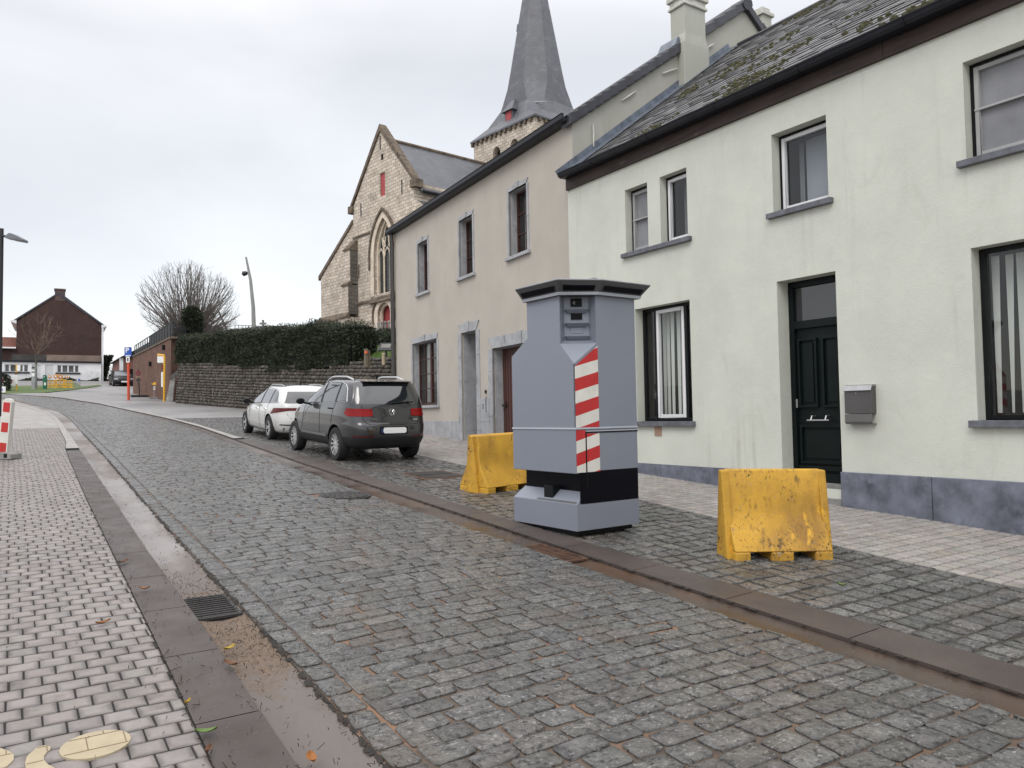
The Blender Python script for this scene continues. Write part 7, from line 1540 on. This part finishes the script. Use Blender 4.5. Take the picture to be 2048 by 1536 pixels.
# ================================================================== DRAINS, COVERS, LEAVES, MARKS
def grate(name, label, c, wx_, wy_, nbar, zoff, mt):
    g = gnd(*c); t_ = thing(name, (g[0], g[1], G(g[1])), label, 'drain grate', 'street drains'); x, y = g[0], g[1]; f = lambda a, b, h: (x+a, y+b, G(y+b)+zoff+h)
    q = MB(); q.hexa([f(-wx_, -wy_, -.10), f(wx_, -wy_, -.10), f(wx_, wy_, -.10), f(-wx_, wy_, -.10), f(-wx_, -wy_, -.002), f(wx_, -wy_, -.002), f(wx_, wy_, -.002), f(-wx_, wy_, -.002)]); build(q, 'pit', 'hole', t_)
    q = MB(); e = .022
    for a0, a1, b0, b1 in ((-wx_, wx_, -wy_, -wy_+e), (-wx_, wx_, wy_-e, wy_), (-wx_, -wx_+e, -wy_+e, wy_-e), (wx_-e, wx_, -wy_+e, wy_-e)): q.hexa([f(a0, b0, 0), f(a1, b0, 0), f(a1, b1, 0), f(a0, b1, 0), f(a0, b0, .016), f(a1, b0, .016), f(a1, b1, .016), f(a0, b1, .016)])
    build(q, 'frame', mt, t_)
    q = MB()
    for k in range(nbar):
        b = -wy_+e+(2*wy_-2*e)*(k+.5)/nbar; hb = (2*wy_-2*e)/nbar*.21
        q.hexa([f(-wx_+e, b-hb, 0), f(wx_-e, b-hb, 0), f(wx_-e, b+hb, 0), f(-wx_+e, b+hb, 0), f(-wx_+e, b-hb, .014), f(wx_-e, b-hb, .014), f(wx_-e, b+hb, .014), f(-wx_+e, b+hb, .014)])
    build(q, 'bars', mt, t_); return t_
grate('drain_grate', 'iron drain grate in the left gutter, clogged with twigs', (420, 1211), .155, .27, 10, -.020, 'cast')
grate('drain_grate', 'rusty drain grate in the right gutter below the speed camera cabinet', (1106, 1104), .135, .36, 14, -.016, 'rust')
g = gnd(690, 994); x, y = g[0], g[1]; t_ = thing('manhole_cover', (x, y, G(y)), 'round cast iron manhole cover set in the cobbled road', 'manhole cover')
def fl_(a, b, h): return (x+a, y+b, G(y+b)+h+.012)
for i, (r_a, mt, h0, h1) in enumerate((((.345), 'cast', -.03, .012), (.31, 'iron', .012, .013), (.30, 'cast', .013, .020))): build(MB().prism(disc(r_a, 36), fl_, h0, h1), ('frame', 'gap', 'lid')[i], mt, t_)
q = MB()
for rr_ in (.08, .14, .20, .26):
    n_ = int(rr_*60)
    for k in range(n_): a = 2*math.pi*k/n_; q.prism([(rr_*math.cos(a)+px_, rr_*math.sin(a)+py_) for px_, py_ in ((-.012, -.012), (.012, -.012), (.012, .012), (-.012, .012))], fl_, .020, .024)
build(q, 'tread_pattern', 'cast', t_)
t_ = thing('access_cover', (5.81, 11.22, G(11.22)), 'rectangular iron cover in the cobbles behind the left barrier', 'manhole cover')
x, y = 5.81, 11.22
build(MB().prism(rrect(.80, .92, .02), fl_, -.02, .006), 'frame', 'rust', t_); build(MB().prism(rrect(.68, .36, .02), lambda a, b, h: fl_(a, b+.2, h), .006, .012), 'lid', 'cast', t_); build(MB().prism(rrect(.68, .36, .02), lambda a, b, h: fl_(a, b-.2, h), .006, .012), 'lid', 'cast', t_)
# fallen leaves
M['leafg'] = mat('green_leaf', (.10, .17, .035), .6); M['leafo'] = mat('orange_leaf', (.27, .105, .025), .7); M['leafy'] = mat('yellow_leaf', (.36, .25, .035), .7); M['leafb'] = mat('brown_leaf', (.12, .055, .03), .8)
LV = [(412, 1473, 'leafg', .075, 'bright green leaf at the edge of the left kerb strip'), (289, 1183, 'leafo', .06, 'orange leaf lying on the kerb strip beside the left drain'), (206, 1252, 'leafo', .075, 'curled orange leaf on the grey pavers of the left pavement'), (459, 1304, 'leafy', .07, 'yellow leaf in the sandy left gutter below the drain'), (462, 1336, 'leafb', .08, 'brown leaf in the sand of the left gutter'), (624, 1529, 'leafo', .075, 'tan leaf in the left gutter at the photo bottom'), (416, 1512, 'leafb', .05, 'reddish brown leaf near the green one'), (1684, 1175, 'leafg', .06, 'small green leaf on the cobbles by the right hand barrier'), (246, 1129, 'leafb', .09, 'dark brown leaf beside the pavement edge further up'), (375, 1414, 'leafy', .035, 'tiny yellow leaf at the pavement edge')]
rl = random.Random(2)
for px, py, mt, sz, lab in LV:
    sz *= .62; g = gnd(px, py); a = rl.uniform(0, 6.28); ca_, sa_ = math.cos(a), math.sin(a); V = []; n_ = 7; dz = .018
    for k in range(n_):
        t = k/(n_-1)*2-1; ww = .42*math.sqrt(max(0, 1-t*t))*(1-.25*t)
        for s_ in (-1, 0, 1): u, v_ = t*sz, s_*ww*sz; V.append((g[0]+u*ca_-v_*sa_, g[1]+u*sa_+v_*ca_, G(g[1])+dz+.012*t*t+.010*abs(s_)+.055*(u*sa_)))
    q = MB(); q.add(V, [(k*3+s_, k*3+s_+1, (k+1)*3+s_+1, (k+1)*3+s_) for k in range(n_-1) for s_ in (0, 1)]); o = build(q, 'fallen_leaf', mt, smooth=True, fix=False); tag(o, lab, 'leaf', 'fallen leaves')
M['sandjoint'] = mat('marking_joint', (.20, .135, .08), .8, var=.3)
M['dirt'] = mat('wet_dirt', (.022, .017, .013), .8, var=.4, vs=20, bump=.6, bs=80)
# twigs and leaf crumbs in the gutters
r = random.Random(15); q = MB()
def crumb(x, y, z, l):
    l *= r.choice((.35, .5, .8, 1.1))
    a = r.uniform(0, 6.28); q.tube([(x, y, z), (x+l*math.cos(a), y+l*math.sin(a), z+.006+r.uniform(0, .012)+.0555*l*math.sin(a))], r.uniform(.0008, .0024), 3)
for _ in range(1250):
    yy = 2.6+r.expovariate(.14); 
    if yy > 26: continue
    m_ = r.random(); sd2 = .03+.02*r.random()
    x = rL(yy)+r.gauss(-.01, sd2) if m_ < .5 else (kLb(yy)+r.gauss(.03, .05) if m_ < .72 else (kLs(yy)+r.gauss(.02, .04) if m_ < .86 else r.uniform(kLs(yy)-.1, rL(yy))))
    crumb(x, yy, G(yy)+.004, r.uniform(.006, .04))
for _ in range(330): yy = r.gauss(5.95 if r.random() < .5 else 4.75, .30); crumb(r.uniform(kLb(yy)+.02, rL(yy)), yy, G(yy)+.002, r.uniform(.006, .042))
for _ in range(260): yy = r.uniform(5.0, 7.5); crumb(cK(yy)+r.gauss(-.02, .025), yy, G(yy)+.004, r.uniform(.006, .042))
for _ in range(160): crumb(r.uniform(-1.5, .7), 2.5+r.expovariate(.12), 0, .001) if False else None
for _ in range(220):
    yy = 2.6+r.expovariate(.12); xx = r.uniform(-1.6, kLs(yy)); crumb(xx, yy, G(yy)+.008, r.uniform(.008, .04))
o = build(q, 'debris', 'twig', fix=False); o['kind'] = 'stuff'; o['label'] = 'dark twigs and leaf crumbs washed into the gutters'
q = MB(); r = random.Random(44)
for side, fx in ((0, rL), (1, kLb), (2, kLs), (3, cK)):
    y = 1.5
    while y < (24 if side == 0 else 12):
        L = r.choice((.02, .03, .05, .09)); keep = r.random() < (.72 if side == 0 else .30); w0 = (.020 if side == 0 else .011)*r.uniform(.2, 1.5); w1 = w0*r.uniform(.3, 1.2)
        if keep:
            zz = -.006 if side == 0 else (-.011 if side == 1 else (.0015 if side == 2 else .009)); s1 = -1 if side in (0, 3) else 1; n_ = 5; top_ = []; bot_ = []
            for k in range(n_+1):
                f = k/n_; yy = y+L*f; ww = (w0*(1-f)+w1*f)*r.uniform(.5, 1.4)*math.sin(math.pi*min(max(f, .08), .92))**.5; bot_.append((fx(yy)-s1*.010, yy, G(yy)+zz+.004)); top_.append((fx(yy)+s1*ww, yy, G(yy)+zz-.003))
            q.add(bot_+top_, [(k, k+1, n_+2+k, n_+1+k) for k in range(n_)])
        y += L*r.uniform(.7, 1.25)
o = build(q, 'gutter_dirt', 'dirt', fix=False); o['kind'] = 'stuff'; o['label'] = 'dark wet dirt lining the edges of the gutters'
# cream painted marks on the left pavement
def mark(name, label, pts):
    P = [gnd(*p) for p in pts]; q = MB(); cen = sum(P)/len(P); z = .009
    q.add([(p[0], p[1], G(p[1])+z) for p in P]+[(p[0], p[1], G(p[1])-.004) for p in P], [tuple(range(len(P)))]+[(i, (i+1) % len(P), len(P)+(i+1) % len(P), len(P)+i) for i in range(len(P))]); o = build(q, name, 'cream'); tag(o, label, 'pavement mark', 'cream marks on the left pavement')
    # the paver joints still show through the paint
    xs_, ys_ = [p[0] for p in P], [p[1] for p in P]; n_ = len(P); q = MB()
    def span(axis, c):
        out = []
        for k in range(n_):
            a, b = P[k], P[(k+1) % n_]
            if (a[axis]-c)*(b[axis]-c) < 0: f = (c-a[axis])/(b[axis]-a[axis]); out.append(a[1-axis]+(b[1-axis]-a[1-axis])*f)
        out.sort(); return list(zip(out[::2], out[1::2]))
    yj = math.ceil(min(ys_)/.134)*.134; row = 0
    while yj < max(ys_):
        for a, b in span(1, yj): q.add([(a+.004, yj-.0025, G(yj)+z+.0012), (b-.004, yj-.0025, G(yj)+z+.0012), (b-.004, yj+.0025, G(yj)+z+.0012), (a+.004, yj+.0025, G(yj)+z+.0012)], [(0, 1, 2, 3)])
        xj = math.ceil(min(xs_)/.145)*.145+(.07 if row % 2 else 0)
        while xj < max(xs_):
            for a, b in span(0, xj):
                a, b = max(a+.004, yj), min(b-.004, yj+.134)
                if b-a > .01: q.add([(xj-.002, a, G(a)+z+.0012), (xj+.002, a, G(a)+z+.0012), (xj+.002, b, G(b)+z+.0012), (xj-.002, b, G(b)+z+.0012)], [(0, 1, 2, 3)])
            xj += .145
        yj += .134; row += 1
    if q.f: build(q, 'joint', 'sandjoint', o, fix=False)
el = [(190+72*math.cos(a)+0*math.sin(a), 1493-26*math.sin(a)-14*math.cos(a)) for a in np.arange(0, 6.28, .26)]
mark('pavement_mark', 'large cream oval set in the pavers of the left pavement', el)
mark('pavement_mark', 'cream crescent beside the large cream oval', [(66, 1506), (75, 1498), (90, 1494.5), (101, 1497), (101, 1503), (94, 1508), (88, 1516), (88, 1524), (96, 1533), (110, 1540), (52, 1545), (50, 1530), (54, 1516)])
mark('pavement_mark', 'pinkish cream round mark at the left edge of the pavement', [(-30, 1505), (0, 1500), (18, 1506), (28, 1514), (27, 1524), (14, 1537), (-10, 1545), (-30, 1540)])
bpy.context.view_layer.update()
